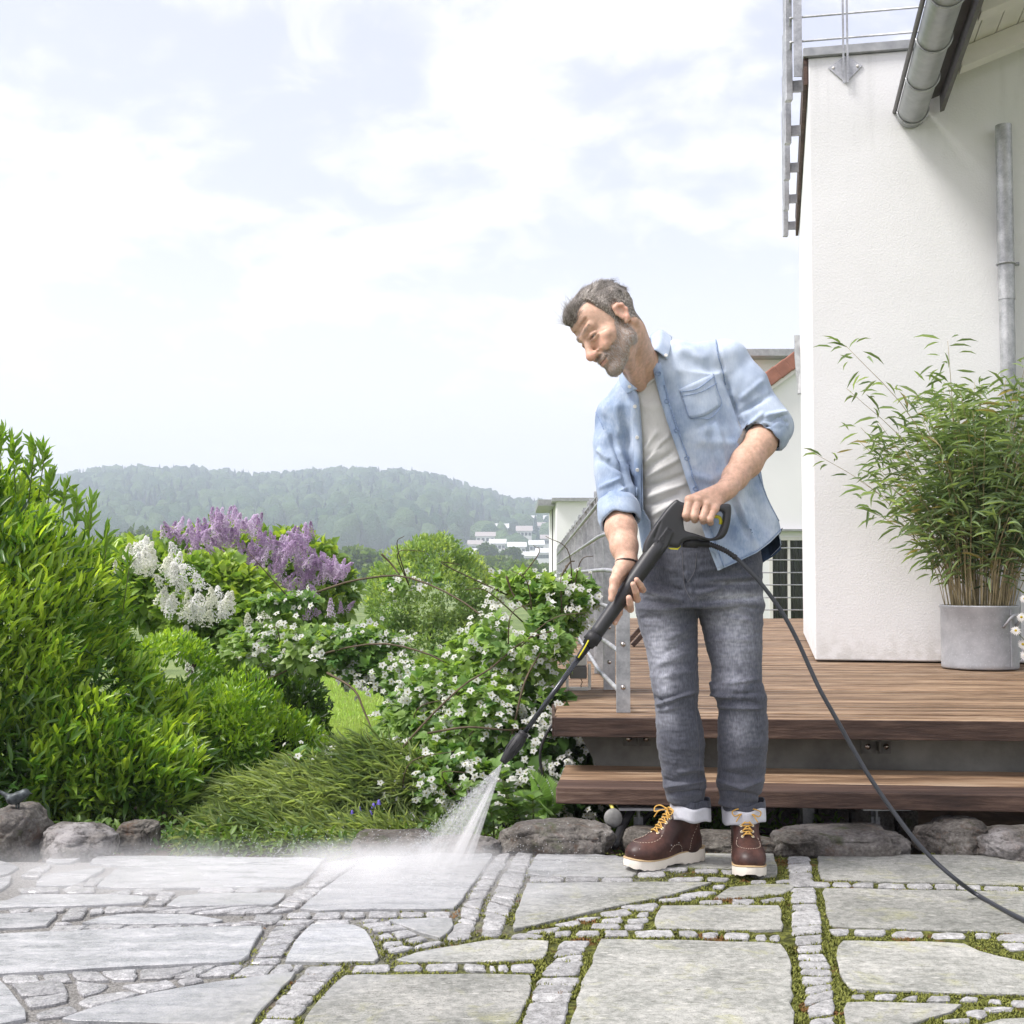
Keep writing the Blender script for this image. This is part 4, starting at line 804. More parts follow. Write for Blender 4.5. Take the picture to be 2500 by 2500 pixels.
def hbox(s0, s1, t0, t1, z0, z1, name, mat, parent=house, bevel=0):
    b = MB(); b.add([h3(s, t, z) for s in (s0, s1) for t in (t0, t1) for z in (z0, z1)], [(0, 1, 3, 2), (4, 6, 7, 5), (0, 4, 5, 1), (2, 3, 7, 6), (0, 2, 6, 4), (1, 5, 7, 3)]); return b.build(name, mat, parent, bevel=bevel)
hbox(0, 5, 0, 3.5, DZ + .012, HT, 'wall', m_wall, bevel=.008)
hbox(-.03, 5, -.03, .16, HT + .001, HT + .055, 'parapet_coping', m_zinc, bevel=.003)
hbox(-.03, .12, .161, 3.53, HT + .001, HT + .055, 'parapet_coping', m_zinc)
hbox(-.028, -.004, .0, 3.5, HT - .16, HT + .0, 'side_fascia', m_deckd)
# eave coming towards the camera over the right part of the front wall
se = (P(2222, 285, 7.43)[0] - HC[0]) / hu[0]; ze = P(2222, 285, 7.43)[2]
b = MB(); n = 28; R_ = .082
for ring_ in range(2):
    pass
V = []; ts = [-.012, -4.2]
for t in ts:
    for i in range(n):
        a = 2 * pi * i / n; p = np.array(h3(se + R_ * cos(a), t, ze + R_ * sin(a))); V.append(p)
b.add(V, [(i, (i + 1) % n, n + (i + 1) % n, n + i) for i in range(n)] + [tuple(range(n))]); gut = b.build('gutter', m_zinc, house, True); gm = gut.modifiers.new('e', 'EDGE_SPLIT'); gm.split_angle = radians(50)
for t in (-.10, -.62, -1.14, -1.66, -2.2, -2.8):
    b = MB(); pts = [np.array(h3(se + (R_ + .006) * cos(a), t, ze + (R_ + .006) * sin(a))) for a in np.linspace(pi * 1.02, 2 * pi * 1.02, 22)]; b.tube(pts, .006, 6); b.build('gutter_bracket', m_galv, gut, True)
b = MB(); b.tube([h3(se - R_ - .012, -.0, ze + .028), h3(se - R_ - .012, -4.2, ze + .028)], .013, 8); b.build('gutter_bead', simple('dark_zinc', (.16, .15, .15), .5, .5, .4), gut, True)
rs = .36; zs_ = lambda s: ze + .04 + (s - se) * rs      # soffit height rises to the right
m_fasc = simple('fascia_brown', (.14, .135, .125), .6, .3, .2)
def esl(s0, s1, t0, t1, d0, d1, name, mat, parent=house, bevel=0):      # box following the eave's slope
    b = MB(); V = []
    for s in (s0, s1):
        for t in (t0, t1):
            for d in (d0, d1): V.append(h3(s, t, zs_(s) + d))
    b.add(V, [(0, 1, 3, 2), (4, 6, 7, 5), (0, 4, 5, 1), (2, 3, 7, 6), (0, 2, 6, 4), (1, 5, 7, 3)]); return b.build(name, mat, parent, bevel=bevel)
esl(se + .16, se + .185, -4.2, -.03, -.10, .13, 'fascia', m_fasc); esl(se + .10, se + .159, -4.2, -.03, .0, .02, 'fascia', m_fasc)
for i in range(14):
    s0 = se + .187 + i * .115; esl(s0, s0 + .111, -4.2, -.003, .10, .12, 'soffit_board', m_white, bevel=.003)
esl(se + .0, se + 3, -4.3, .3, .121, .19, 'roof', m_fasc)
for t in (-.42, -1.12, -1.82, -2.52, -3.2): esl(se + .23, se + 2.2, t, t + .115, -.015, .098, 'rafter', m_white, bevel=.004)
# downpipe
dp = P(2471, 900, 7.22); b = MB(); yd = (dp[0] - HC[0]) / hu[0]; c = np.array(h3(yd, -.07, 0)); z0, z1 = .40, P(2471, 300, 7.20)[2]
b.tube([(c[0], c[1], z0), (c[0], c[1], z1 - 1.0), (c[0], c[1], z1 - 1.0 + .001)], .043, 20); b.tube([(c[0], c[1], z1 - 1.02), (c[0], c[1], z1)], .046, 20); d_ = b.build('downpipe', m_galv, house, True); m_ = d_.modifiers.new('e', 'EDGE_SPLIT'); m_.split_angle = radians(50)
b = MB(); zc = P(2471, 640, 7.2)[2]; b.tube([(c[0] + .05 * cos(a), c[1] + .05 * sin(a), zc) for a in np.linspace(0, 2 * pi, 24)], .007, 5); b.box((c[0] + .06, c[1], zc), (.03, .012, .02)); b.box((c[0], c[1] + .05, zc), (.02, .06, .02)); b.build('pipe_clamp', m_galv, d_, True)
# roof terrace railing
tr = empty('terrace_railing', h3(-.1, .15, 3.8), label='thin steel railing on the roof parapet with flat bars along the side wall', cat='railing')
for i in range(5):
    t = .15 + .80 * i
    b = MB(); a = np.array(h3(-.115, t, 3.80)); b.box((a[0], a[1], 3.80 + .55), (.010 + .03, .05, 1.1)); b.build('post', m_galv, tr, bevel=.002, seg=1)
    b = MB(); b.bar(h3(-.115, t + .03, 3.90), h3(.0, t + .03, 3.90), .02, .07); b.build('wall_bracket', m_galv, tr)
for z_ in (4.12, 4.27, 4.42, 4.57, 4.72):
    b = MB(); b.tube([h3(-.10, .03, z_), h3(-.10, 3.4, z_)], .009, 8); b.build('rod', m_galv, tr, True)
    b = MB(); b.tube([h3(-.10, .03, z_), h3(3.0, .03, z_)], .007, 8); b.build('rod', m_galv, tr, True)
b = MB(); b.bar(h3(-.06, .02, 3.9), h3(-.06, .02, 4.9), .05, .012, (0, 1, 0)); b.build('post', m_galv, tr)
sp = (P(2073, 150, 7.4)[0] - HC[0]) / hu[0]
for ds in (-.012, .012):
    b = MB(); b.bar(h3(sp + ds, -.03, 3.82), h3(sp + ds, -.03, 4.9), .012, .006, (0, 1, 0)); b.build('post', m_galv, tr)
zc = P(2072, 160, 7.4)[2]; b = MB(); b.add([h3(sp + x_, -.004 - y_, zc + z_) for y_ in (0, .006) for x_, z_ in ((-.10, .025), (0, .09), (.10, .025), (0, -.075))], [(4, 5, 6, 7), (0, 1, 5, 4), (1, 2, 6, 5), (2, 3, 7, 6), (3, 0, 4, 7)]); pl = b.build('anchor_plate', m_galv, tr)
for x_ in (-.07, .07):
    q = MB(); q.lathe([(.0001, .006), (.008, .006), (.009, 0)], h3(sp + x_, -.010, zc + .022), 10, np.array(Matrix.Rotation(pi / 2, 3, 'X'))); q.build('bolt', m_white, pl, True)
# grey shutter boxes seen edge-on far along the side wall
for j, (y0, y1) in enumerate(((800, 1010), (840, 1200))): pass
b = MB(); 
b.add([h3(-.03, 3.25, P(0, 960, 10.7)[2]), h3(-.002, 3.25, P(0, 960, 10.7)[2]), h3(-.002, 3.45, P(0, 880, 10.9)[2]), h3(-.05, 3.45, P(0, 870, 10.9)[2]), h3(-.03, 3.30, P(0, 960, 10.7)[2]), h3(-.002, 3.30, P(0, 960, 10.7)[2]), h3(-.002, 3.5, P(0, 815, 10.9)[2]), h3(-.05, 3.5, P(0, 815, 10.9)[2])], [(0, 1, 2, 3), (4, 7, 6, 5), (0, 3, 7, 4), (1, 5, 6, 2), (3, 2, 6, 7)]); b.build('side_awning', m_zinc, house)
# ------------------------------------------------------------------ buildings behind
m_wall2 = simple('white_wall', (.80, .80, .80), .9, .2, 0, .04, .8)
m_tile = simple('roof_tile', (.30, .135, .095), .8, .3, 0, .25, 5, .4, 30)
m_glass = M_('window_glass', .08, .6); m_glass.color((.10, .115, .085)); m_glass = m_glass.m
m_curt = M_('curtain', .9, .2); _w = m_curt.n('ShaderNodeTexWave'); _w.inputs['Scale'].default_value = 3.2; _w.inputs['Distortion'].default_value = 2.5; m_curt.l(m_curt.geo(), _w.inputs[0]); m_curt.color(m_curt.ramp(_w.outputs[0], [(.2, (.10, .11, .065)), (.8, (.30, .31, .22))])); m_curt = m_curt.m
YG = 19.0
gb = empty('gabled_house', (P(1900, 1404, YG)[0], YG, -.5), label='white house with red roof tiles behind the man\'s elbow', cat='house')
pr = lambda px_, py_, Y_=YG: P(px_, py_, Y_)
a = pr(1800, 983); t_ = pr(1975, 858); b = MB()
wx0, wx1, wz0, wz1 = pr(1864, 0)[0], pr(1960, 0)[0], pr(0, 1560)[2], pr(0, 1311)[2]
z_ln = lambda x_: a[2] + (t_[2] - a[2]) * (x_ - a[0]) / (t_[0] - a[0])
xr_ = t_[0] + .6
def wallpoly(x0, x1, z0, zf): b.add([(x0, YG, z0), (x1, YG, z0), (x1, YG, zf(x1)), (x0, YG, zf(x0))], [(0, 1, 2, 3)])
wallpoly(a[0] - .05, wx0, -.6, lambda x_: z_ln(x_) - .10); wallpoly(wx1, xr_, -.6, lambda x_: z_ln(x_) - .10)
b.add([(wx0, YG, wz1), (wx1, YG, wz1), (wx1, YG, z_ln(wx1) - .10), (wx0, YG, z_ln(wx0) - .10)], [(0, 1, 2, 3)]); b.add([(wx0, YG, -.6), (wx1, YG, -.6), (wx1, YG, wz0), (wx0, YG, wz0)], [(0, 1, 2, 3)])
b.add([(a[0] - .05, YG, -.6), (a[0] - .05, YG + 5, -.6), (a[0] - .05, YG + 5, z_ln(a[0] - .05)), (a[0] - .05, YG, z_ln(a[0] - .05) - .1)], [(3, 2, 1, 0)])
b.build('wall', m_wall2, gb)
L_ = np.hypot(xr_ - a[0] + 2, z_ln(xr_) - z_ln(a[0] - .05)); n = int(L_ / .34); p0 = np.array([a[0] - .05, YG, z_ln(a[0] - .05)]); p1 = np.array([xr_, YG, z_ln(xr_)]); d = (p1 - p0) / n
for i in range(n):
    q = p0 + d * i; b = MB(); b.bar(q + [0, -.10, .0 + .015], q + d * 1.06 + [0, -.10, .015 + .012], .22, .10, (0, 1, 0)); V = b.V; b.build('roof_tile', m_tile, gb, bevel=.02)
b = MB(); b.bar(p0 + [0, -.06, -.10], p1 + [0, -.06, -.10], .12, .10, (0, 1, 0)); b.build('barge_board', m_white, gb)
b = MB(); b.add([tuple(p0 + [0, 0, .05]), tuple(p1 + [0, 0, .05]), tuple(p1 + [0, 6, .05]), tuple(p0 + [0, 6, .05])], [(0, 1, 2, 3)]); b.build('roof', m_tile, gb)
wn_ = MB(); fw_ = .05
wn_.box(((wx0 + wx1) / 2, YG + .03, wz1 - fw_ / 2), (wx1 - wx0, .08, fw_)); wn_.box((wx0 + fw_ / 2, YG + .03, (wz0 + wz1) / 2), (fw_, .08, wz1 - wz0)); wn_.box((wx1 - fw_ / 2, YG + .03, (wz0 + wz1) / 2), (fw_, .08, wz1 - wz0)); wn_.box(((wx0 + wx1) / 2 - .0, YG + .03, (wz0 + wz1) / 2), (fw_ * .7, .05, wz1 - wz0))
win = wn_.build('window', m_white, gb)
obj('pane', [(wx0, YG + .06, wz0), (wx1, YG + .06, wz0), (wx1, YG + .06, wz1), (wx0, YG + .06, wz1)], [(0, 1, 2, 3)], m_glass, win)
m_glass.node_tree.nodes['Principled BSDF'].inputs['Transmission Weight'].default_value = .85
V = []; nn_ = 60
for i in range(nn_ + 1):
    x_ = wx0 + (wx1 - wx0) * i / nn_; V += [(x_, YG + .14 + .02 * sin(i * 1.3) + .01 * sin(i * .37), wz0), (x_, YG + .14 + .02 * sin(i * 1.3), wz1)]
obj('curtain', V, [(2 * i, 2 * i + 2, 2 * i + 3, 2 * i + 1) for i in range(nn_)], m_curt, win)
b = MB(); b.box(((wx0 + wx1) / 2, YG - .05, wz1 + .10), (wx1 - wx0 + .5, .12, .03)); b.build('lintel_ledge', m_zinc, gb)
fb = empty('flat_roofed_house', (P(1800, 1404, 25)[0], 25, -.5), label='white flat-roofed house with grey roof edge above the man\'s shoulder', cat='house')
b = MB(); x0, x1 = P(1760, 0, 25)[0], P(2100, 0, 25)[0]; zt = P(0, 878, 25)[2]; b.box(((x0 + x1) / 2, 27, (zt - .6) / 2), (x1 - x0, 4, zt + .6)); b.build('wall', m_wall2, fb)
b = MB(); b.box(((x0 + x1) / 2, 26.9, zt + .075), (x1 - x0 + .4, 4.6, .145)); b.build('roof_edge', m_zinc, fb, bevel=.01)
lb = empty('low_white_building', (P(1357, 1404, 24)[0], 24, -.5), label='plain white building with grey coping left of the deck railing', cat='building')
b = MB(); x0, x1 = P(1357, 0, 24)[0], P(1620, 0, 24)[0]; zt = P(0, 1224, 24)[2]; b.box(((x0 + x1) / 2, 26, (zt - .6) / 2), (x1 - x0, 4, zt + .6)); b.build('wall', m_wall2, lb)
b = MB(); b.box(((x0 + x1) / 2 - .04, 25.95, zt + .03), (x1 - x0 + .1, 4.2, .06)); b.build('coping', m_zinc, lb)
b = MB(); x2 = P(1311, 0, 25)[0]; zr_ = P(0, 1229, 25)[2]; b.box(((x2 + x0) / 2, 26.2, zr_), (x0 - x2 - .01, 3, .12)); b.build('canopy_roof', m_zinc, lb); b = MB(); b.box(((x2 + x0) / 2 + .15, 27.2, zr_ - .75), (x0 - x2 - .35, 2, 1.38)); b.build('annex_wall', m_wall2, lb)
# cable balustrade at the far end of the deck
cr = empty('cable_balustrade', (P(1900, 1404, 15)[0], 15, DZ), label='thin horizontal steel cables across the distant window', cat='railing')
xa, xb = P(1700, 0, 15)[0], P(1968, 0, 15)[0]
for y_ in (1338, 1367, 1398, 1428, 1459, 1489):
    z_ = P(0, y_, 15)[2]; b = MB(); b.tube([(xa, 15, z_), (xb, 15, z_)], .008, 6); b.build('cable', m_galv, cr, True)
for xx in (xa, (xa + xb) / 2 - .25): b = MB(); b.box((xx, 15.03, .95), (.03, .03, 1.2)); b.build('post', m_galv, cr)
# ------------------------------------------------------------------ small things on the deck
m_pot = M_('zinc_tub', .55, .5, .35); _n1 = m_pot.noise(7, 6, .7); _n2 = m_pot.vor(70, out='Distance'); m_pot.color(m_pot.mix(m_pot.rng(_n2, .05, .28, .55, 0), m_pot.ramp(_n1, [(.3, (.33, .34, .36)), (.55, (.46, .475, .50)), (.75, (.58, .59, .61))]), (.66, .67, .70))); m_pot.bump(_n1, .3, .01); m_pot = m_pot.m
pc = np.array([P(2393, 1637, 7.0)[0], 7.0, DZ + .002]); pr_, ph = .203, P(0, 1478, 7.0)[2] - DZ
pot = empty('zinc_tub', pc, label='round dented zinc tub holding the bamboo against the white wall', cat='planter')
b = MB(); b.lathe([(.0001, .004), (pr_ - .004, .004), (pr_, .012), (pr_ - .001, .03), (pr_, ph - .02), (pr_ + .007, ph - .008), (pr_ + .007, ph), (pr_ - .004, ph), (pr_ - .006, ph - .05), (.0001, ph - .05)], pc, 64); b.build('tub', m_pot, pot, True)
b = MB(); pts = [pc + np.array([sin(a0) * (pr_ + o1), -cos(a0) * (pr_ + o1), z]) for a0, o1, z in zip(np.linspace(.28, .80, 13), [0, .02, .03, .035, .037, .038, .038, .038, .037, .035, .03, .02, 0], [ph - .115, ph - .09, ph - .07, ph - .058, ph - .052, ph - .050, ph - .050, ph - .050, ph - .053, ph - .06, ph - .07, ph - .09, ph - .115])]; b.tube(pts, .008, 8); b.build('tub_handle', m_pot, pot, True)
b = MB(); b.bar(pc + [sin(.53) * (pr_ + .001), -cos(.53) * (pr_ + .001), .02], pc + [sin(.53) * (pr_ + .001), -cos(.53) * (pr_ + .001), ph - .02], .007, .006, (0, 1, 0)); b.build('seam', m_pot, pot)
lp = empty('garden_lamp', P(1412, 1683, 5.68), label='small white framed floodlight standing on the deck by the railing', cat='lamp')
a, c = P(1382, 1683, 5.68), P(1443, 1622, 5.68); wd = c[0] - a[0]; z0 = DZ + .001; hh = .115
b = MB()
for s_ in (-1, 1): b.box((a[0] + wd / 2 + s_ * (wd / 2 - .006), 5.70, z0 + hh / 2), (.012, .03, hh))
b.box((a[0] + wd / 2, 5.70, z0 + .006), (wd - .026, .05, .012)); b.build('bracket', m_white, lp, bevel=.001)
b = MB(); b.box((a[0] + wd / 2, 5.71, z0 + .078), (wd - .036, .05, .055)); b.build('lamp_head', simple('lamp_face', (.17, .165, .16), .5, .5, .2), lp, bevel=.004)
b = MB(); b.box((a[0] + wd / 2, 5.72, z0 + .130), (wd - .034, .055, .045)); b.build('lamp_housing', m_white, lp, bevel=.004)
b = MB(); b.tube([(a[0] + wd * .6, 5.70, z0 + .05), (a[0] + wd * .66, 5.70, z0 + .035), (a[0] + wd * .6, 5.70, z0 + .02), (a[0] + wd * .62, 5.70, z0 + .012)], .002, 5); b.build('lamp_cable', m_dark, lp, True)
ch = empty('wooden_chair', P(1545, 1530, 9.2), label='brown wooden garden chair mostly hidden behind the man on the deck', cat='chair')
cx0 = P(1560, 0, 9.2)[0]
for s_, yy in ((0, 9.1), (0, 9.5)):
    b = MB(); b.bar((cx0 - .08, yy, DZ + .01), (cx0 + .30, yy, DZ + .42), .03, .05, (0, 1, 0)); b.build('leg', m_deckd, ch); b = MB(); b.bar((cx0 + .34, yy + .04, DZ + .01), (cx0 + .02, yy + .04, DZ + .40), .03, .05, (0, 1, 0)); b.build('leg', m_deckd, ch)
for i in range(6): b = MB(); b.box((cx0 + .03 + i * .055, 9.3, DZ + .43), (.045, .46, .02)); b.build('slat', m_deck, ch)
b = MB(); b.bar((cx0 + .34, 9.12, DZ + .42), (cx0 + .50, 9.12, DZ + .80), .03, .04, (0, 1, 0)); b.bar((cx0 + .34, 9.48, DZ + .42), (cx0 + .50, 9.48, DZ + .80), .03, .04, (0, 1, 0)); b.box((cx0 + .48, 9.3, DZ + .74), (.02, .40, .08)); b.box((cx0 + .43, 9.3, DZ + .62), (.02, .40, .06)); b.build('backrest', m_deckd, ch)
# pipe, hose ring and spray rose in the bed below the deck
m_rub = simple('black_rubber', (.018, .018, .020), .45, .5, 0, .2)
b = MB(); b.tube(spline([P(1572, 1935, 4.42), P(1545, 1975, 4.36), P(1518, 2020, 4.28), P(1500, 2066, 4.13)], 14), [.013] * 14, 10); tag(b.build('drain_pipe', m_rub, None, True), 'slanting black rubber pipe coming from under the step', 'pipe')
b = MB(); b.tube(spline([P(1560, 2040, 4.5), P(1573, 2003, 4.5), P(1600, 1980, 4.5), P(1640, 1982, 4.5), P(1670, 2010, 4.5)], 20), .010, 8); tag(b.build('hose_loop', m_rub, None, True), 'arched black hose loop behind the boot with its toe to the left', 'hose')
sr = empty('spray_rose', P(1497, 2020, 4.30), label='round grey spray rose with a yellow neck lying among the boulders', cat='spray rose')
M2 = np.array(Matrix.Rotation(radians(75), 3, 'X') @ Matrix.Rotation(radians(20), 3, 'Y')); b = MB(); b.lathe([(.0001, .012), (.015, .011), (.027, .008), (.032, 0), (.030, -.012), (.018, -.028), (.0001, -.032)], P(1498, 1997, 4.27), 28, M2); b.build('head', simple('grey_rose', (.22, .22, .21), .7, .4, 0, .2, 60, .4, 300), sr, True)
b = MB(); b.tube(spline([P(1498, 1978, 4.29), P(1488, 1960, 4.31), P(1475, 1948, 4.33)], 8), .006, 8); b.build('neck', simple('yellow_plastic_neck', (.62, .55, .10), .5), sr, True)
# ------------------------------------------------------------------ garden plants
def canes(root, lst, r0, r1, mat, name='stem'):
    for pts in lst:
        b = MB(); q = spline([P(*a) for a in pts], 16); b.tube(q, np.linspace(r0, r1, 16), 6); b.build(name, mat, root, True)
m_cane = simple('bramble_cane', (.10, .075, .045), .7, .3, 0, .3, 20); m_gstem = simple('green_stem', (.13, .17, .05), .6, .3, 0, .2)
# laurel-leaved hedge
hg = empty('hedge', P(150, 1990, 4.8), label='tall bright green narrow-leaved hedge filling the left side of the garden', cat='hedge')
HBL = [B3(0, 1650, 5.15, .42, .5, .74), B3(-190, 1580, 5.1, .5, .6, .84), B3(140, 1690, 5.25, .32, .45, .50), B3(240, 1790, 5.15, .26, .4, .40), B3(120, 1860, 4.95, .42, .25, .22), B3(320, 1890, 5.0, .32, .25, .18), B3(410, 1800, 5.4, .22, .3, .24), B3(-60, 1880, 4.8, .4, .25, .22), B3(-10, 1360, 5.3, .20, .3, .26)]
shrub(hg, HBL, 22000, .074, .20, 'long', m_gloss, (.065, .15, .018), (.46, .63, .11), (.30, -.15, .85), .55, .38, 200, .38, .35, 3, 4.5, gap=.20)
shrub(hg, HBL, 8000, .085, .20, 'long', m_gloss, (.025, .065, .012), (.10, .21, .035), (.1, -.1, .1), .6, .6, 0, .7, .3, 8, 3.0)  # inner leaves tinted darker: the hollows' shade is put into their colour
lv = Leaves()
for (a, b_) in (((70, 1180), (85, 1085)), ((40, 1160), (30, 1075)), ((110, 1230), (125, 1170)), ((0, 1120), (5, 1050)), ((180, 1300), (190, 1215)), ((215, 1330), (222, 1225)), ((250, 1380), (262, 1300)), ((95, 1160), (110, 1100)), ((300, 1440), (318, 1370)), ((150, 1260), (160, 1190))):
    A, B_ = P(*a, 5.15), P(*b_, 5.15); n = 22; t = np.linspace(.1, 1, n); p = A + (B_ - A) * t[:, None]; d = unit(rng.normal(0, .55, (n, 3)) + [0, 0, 1.0]); lv.add(*leafgeo(p, d, unit(rng.normal(0, 1, (n, 3)) + [0, -1, .3]), np.full(n, .07), np.full(n, .016), tints(n, p, (.08, .17, .02), (.22, .36, .05)), 'long'))
    bb = MB(); bb.tube([A - [0, 0, .1], B_], .0025, 5); bb.build('shoot', m_gstem, hg, True)
lv.build('shoot_leaves', m_gloss, hg)
# privet and dark shrubs
pv = empty('privet_shrub', P(600, 1950, 5.8), label='bushy small-leaved privet shrub between the hedge and the lilacs', cat='shrub')
shrub(pv, [B3(600, 1850, 5.7, .36, .35, .27), B3(540, 1760, 6.0, .30, .4, .18), B3(410, 1660, 5.9, .20, .3, .2), B3(560, 1800, 5.5, .25, .25, .25)], 15000, .036, .42, 'dia', m_gloss, (.06, .14, .018), (.32, .49, .07), (.1, -.1, .7), .6, .5, 0, .4, .4, 11, 6, gap=.25)
ds_ = empty('dark_shrub', P(690, 1900, 6.4), label='dark glossy shrub left of the lawn opening', cat='shrub')
shrub(ds_, [B3(680, 1800, 6.3, .24, .3, .27), B3(620, 1900, 6.0, .26, .3, .18), B3(650, 1700, 6.5, .28, .3, .22)], 7500, .050, .40, 'dia', m_gloss, (.018, .045, .010), (.075, .15, .03), (0, -.1, .5), .7, .5, 0, .45, .4, 21, 5)
# lilacs
def floret_cone(seed, L=.15, R=.032, n=190):
    r2 = np.random.default_rng(seed); V, Fc = [], []
    for i in range(n):
        t = r2.random() ** .9; a = r2.uniform(0, 6.28); rr = R * (1 - t) ** .75 * (1 + .25 * sin(a * 3 + t * 20)) * r2.uniform(.75, 1.1) + .004; c = np.array([rr * cos(a), rr * sin(a), t * L]); o = unit(np.array([cos(a), sin(a), .4]) + r2.normal(0, .3, 3)); u = unit(np.cross(o, (0, 0, 1.0))); v = np.cross(o, u); s_ = r2.uniform(.0045, .0075); k = len(V)
        V += [c + u * s_ + o * .003, c + v * s_ + o * .003, c - u * s_ + o * .003, c - v * s_ + o * .003, c - o * .003]; Fc += [(k, k + 1, k + 4), (k + 1, k + 2, k + 4), (k + 2, k + 3, k + 4), (k + 3, k, k + 4)]
    return V, Fc
def panicles(root, pts, cols, mat_, sc=1.0, Y_j=.15, L=.15, R=.032):
    ms = []
    for k, c in enumerate(cols):
        V, Fc = floret_cone(k + 5, L, R); me = mesh('flower_panicle', V, np.array(Fc), mat_, False); attr(me, 'tint', np.clip(np.array(c) * (1 + rng.normal(0, .12, (len(V), 1))), 0, 1)); ms.append(me)
    for (px_, py_, Y_) in pts:
        p = P(px_, py_, Y_ + rng.uniform(-Y_j, Y_j)); o = bpy.data.objects.new('flower_panicle', ms[rng.integers(len(ms))]); COL.objects.link(o); o.parent = root; o.matrix_parent_inverse = Matrix.Translation(root.location).inverted(); o.location = p - np.array([0, 0, .05]); o.rotation_euler = (rng.normal(0, .4), rng.normal(.1, .4), rng.uniform(0, 6)); s_ = sc * rng.uniform(.75, 1.2); o.scale = (s_, s_, s_)
def inpoly(pts, n):
    pts = np.array(pts, float); out = []; lo, hi = pts.min(0), pts.max(0)
    while len(out) < n:
        q = rng.uniform(lo, hi); c = False
        for i in range(len(pts)):
            a, b_ = pts[i], pts[(i + 1) % len(pts)]
            if (a[1] > q[1]) != (b_[1] > q[1]) and q[0] < (b_[0] - a[0]) * (q[1] - a[1]) / (b_[1] - a[1]) + a[0]: c = not c
        if c: out.append(q)
    return out
wl = empty('white_lilac', P(480, 1900, 7.0), label='white flowering lilac bush beside the tall hedge', cat='lilac')
shrub(wl, [B3(400, 1430, 7.0, .30, .28, .21), B3(520, 1480, 6.9, .32, .28, .25), B3(340, 1390, 7.1, .2, .3, .16), B3(600, 1500, 6.9, .25, .3, .25)], 5200, .075, .62, 'oval', m_leaf, (.09, .17, .04), (.30, .43, .10), (0, -.2, .1), .8, .5, 90, .5, .5, 31, 4)
wp = inpoly([(300, 1315), (360, 1310), (480, 1370), (500, 1420), (440, 1440), (330, 1380)], 30) + inpoly([(385, 1450), (560, 1440), (585, 1480), (520, 1500), (440, 1495), (390, 1480)], 22) + inpoly([(590, 1545), (640, 1540), (660, 1575), (610, 1585)], 9) + [(447, 1535), (470, 1625), (440, 1590), (290, 1370), (430, 1330), (610, 1510), (650, 1500)]
panicles(wl, [(a[0], a[1], 6.36) for a in wp], [(.90, .90, .84), (.93, .93, .90), (.88, .89, .78)], m_petal, .75, .15, .12, .040)
canes(wl, [[(500, 1500, 7.0), (480, 1600, 6.95), (465, 1700, 6.9), (470, 1800, 6.9)], [(520, 1510, 7.0), (540, 1620, 6.9), (530, 1720, 6.9), (520, 1800, 6.9)], [(560, 1520, 6.95), (550, 1600, 6.9), (545, 1700, 6.9), (535, 1800, 6.9)], [(440, 1500, 7.0), (455, 1600, 6.95), (470, 1700, 6.9), (480, 1800, 6.9)]], .014, .022, m_bark)
pl_ = empty('purple_lilac', P(650, 1900, 7.8), label='purple flowering lilac bush behind the white one', cat='lilac')
shrub(pl_, [B3(560, 1370, 7.7, .36, .28, .20), B3(700, 1390, 7.8, .36, .28, .21), B3(790, 1450, 7.9, .22, .25, .20), B3(450, 1345, 7.9, .18, .25, .12), B3(660, 1480, 7.7, .4, .35, .28)], 5200, .070, .62, 'oval', m_leaf, (.08, .15, .04), (.26, .38, .09), (0, -.2, .1), .8, .5, 60, .5, .5, 41, 4)
pp_ = inpoly([(395, 1290), (440, 1270), (450, 1310), (420, 1330)], 12) + inpoly([(440, 1330), (520, 1255), (590, 1250), (640, 1300), (700, 1310), (700, 1400), (600, 1390), (520, 1400), (450, 1370)], 130) + inpoly([(700, 1310), (760, 1290), (770, 1350), (850, 1370), (830, 1400), (740, 1410)], 64) + inpoly([(690, 1410), (760, 1420), (860, 1470), (780, 1500), (640, 1500), (650, 1450)], 26) + [(465, 1285), (475, 1300), (535, 1262), (560, 1258), (578, 1265), (610, 1275), (628, 1272), (500, 1290)]
panicles(pl_, [(a[0], a[1], 7.10) for a in pp_], [(.64, .50, .68), (.74, .62, .78), (.56, .42, .60), (.80, .70, .83)], m_petal, .64, .16)
canes(pl_, [[(690, 1450, 7.8), (670, 1550, 7.8), (640, 1700, 7.8), (640, 1820, 7.8)], [(740, 1450, 7.8), (720, 1560, 7.8), (680, 1700, 7.8), (650, 1820, 7.8)]], .014, .022, m_bark)
# round bush behind
rb = empty('round_bush', P(1050, 1600, 13), label='large rounded dense green bush in the middle distance behind the bramble', cat='bush')
shrub(rb, [B3(1045, 1450, 13, .54, .5, .52), B3(975, 1480, 13, .36, .4, .40), B3(1130, 1460, 13.2, .38, .4, .42), B3(1060, 1375, 13, .34, .3, .28), B3(1050, 1560, 13, .6, .5, .3)], 17000, .055, .45, 'dia', m_leaf, (.12, .20, .07), (.36, .47, .20), (0, -.1, .6), .6, .5, 0, .35, .35, 51, 3)
b = MB(); b.tube([P(1050, 1700, 13), P(1052, 1500, 13)], [.06, .03], 7); b.build('trunk', m_bark, rb, True)
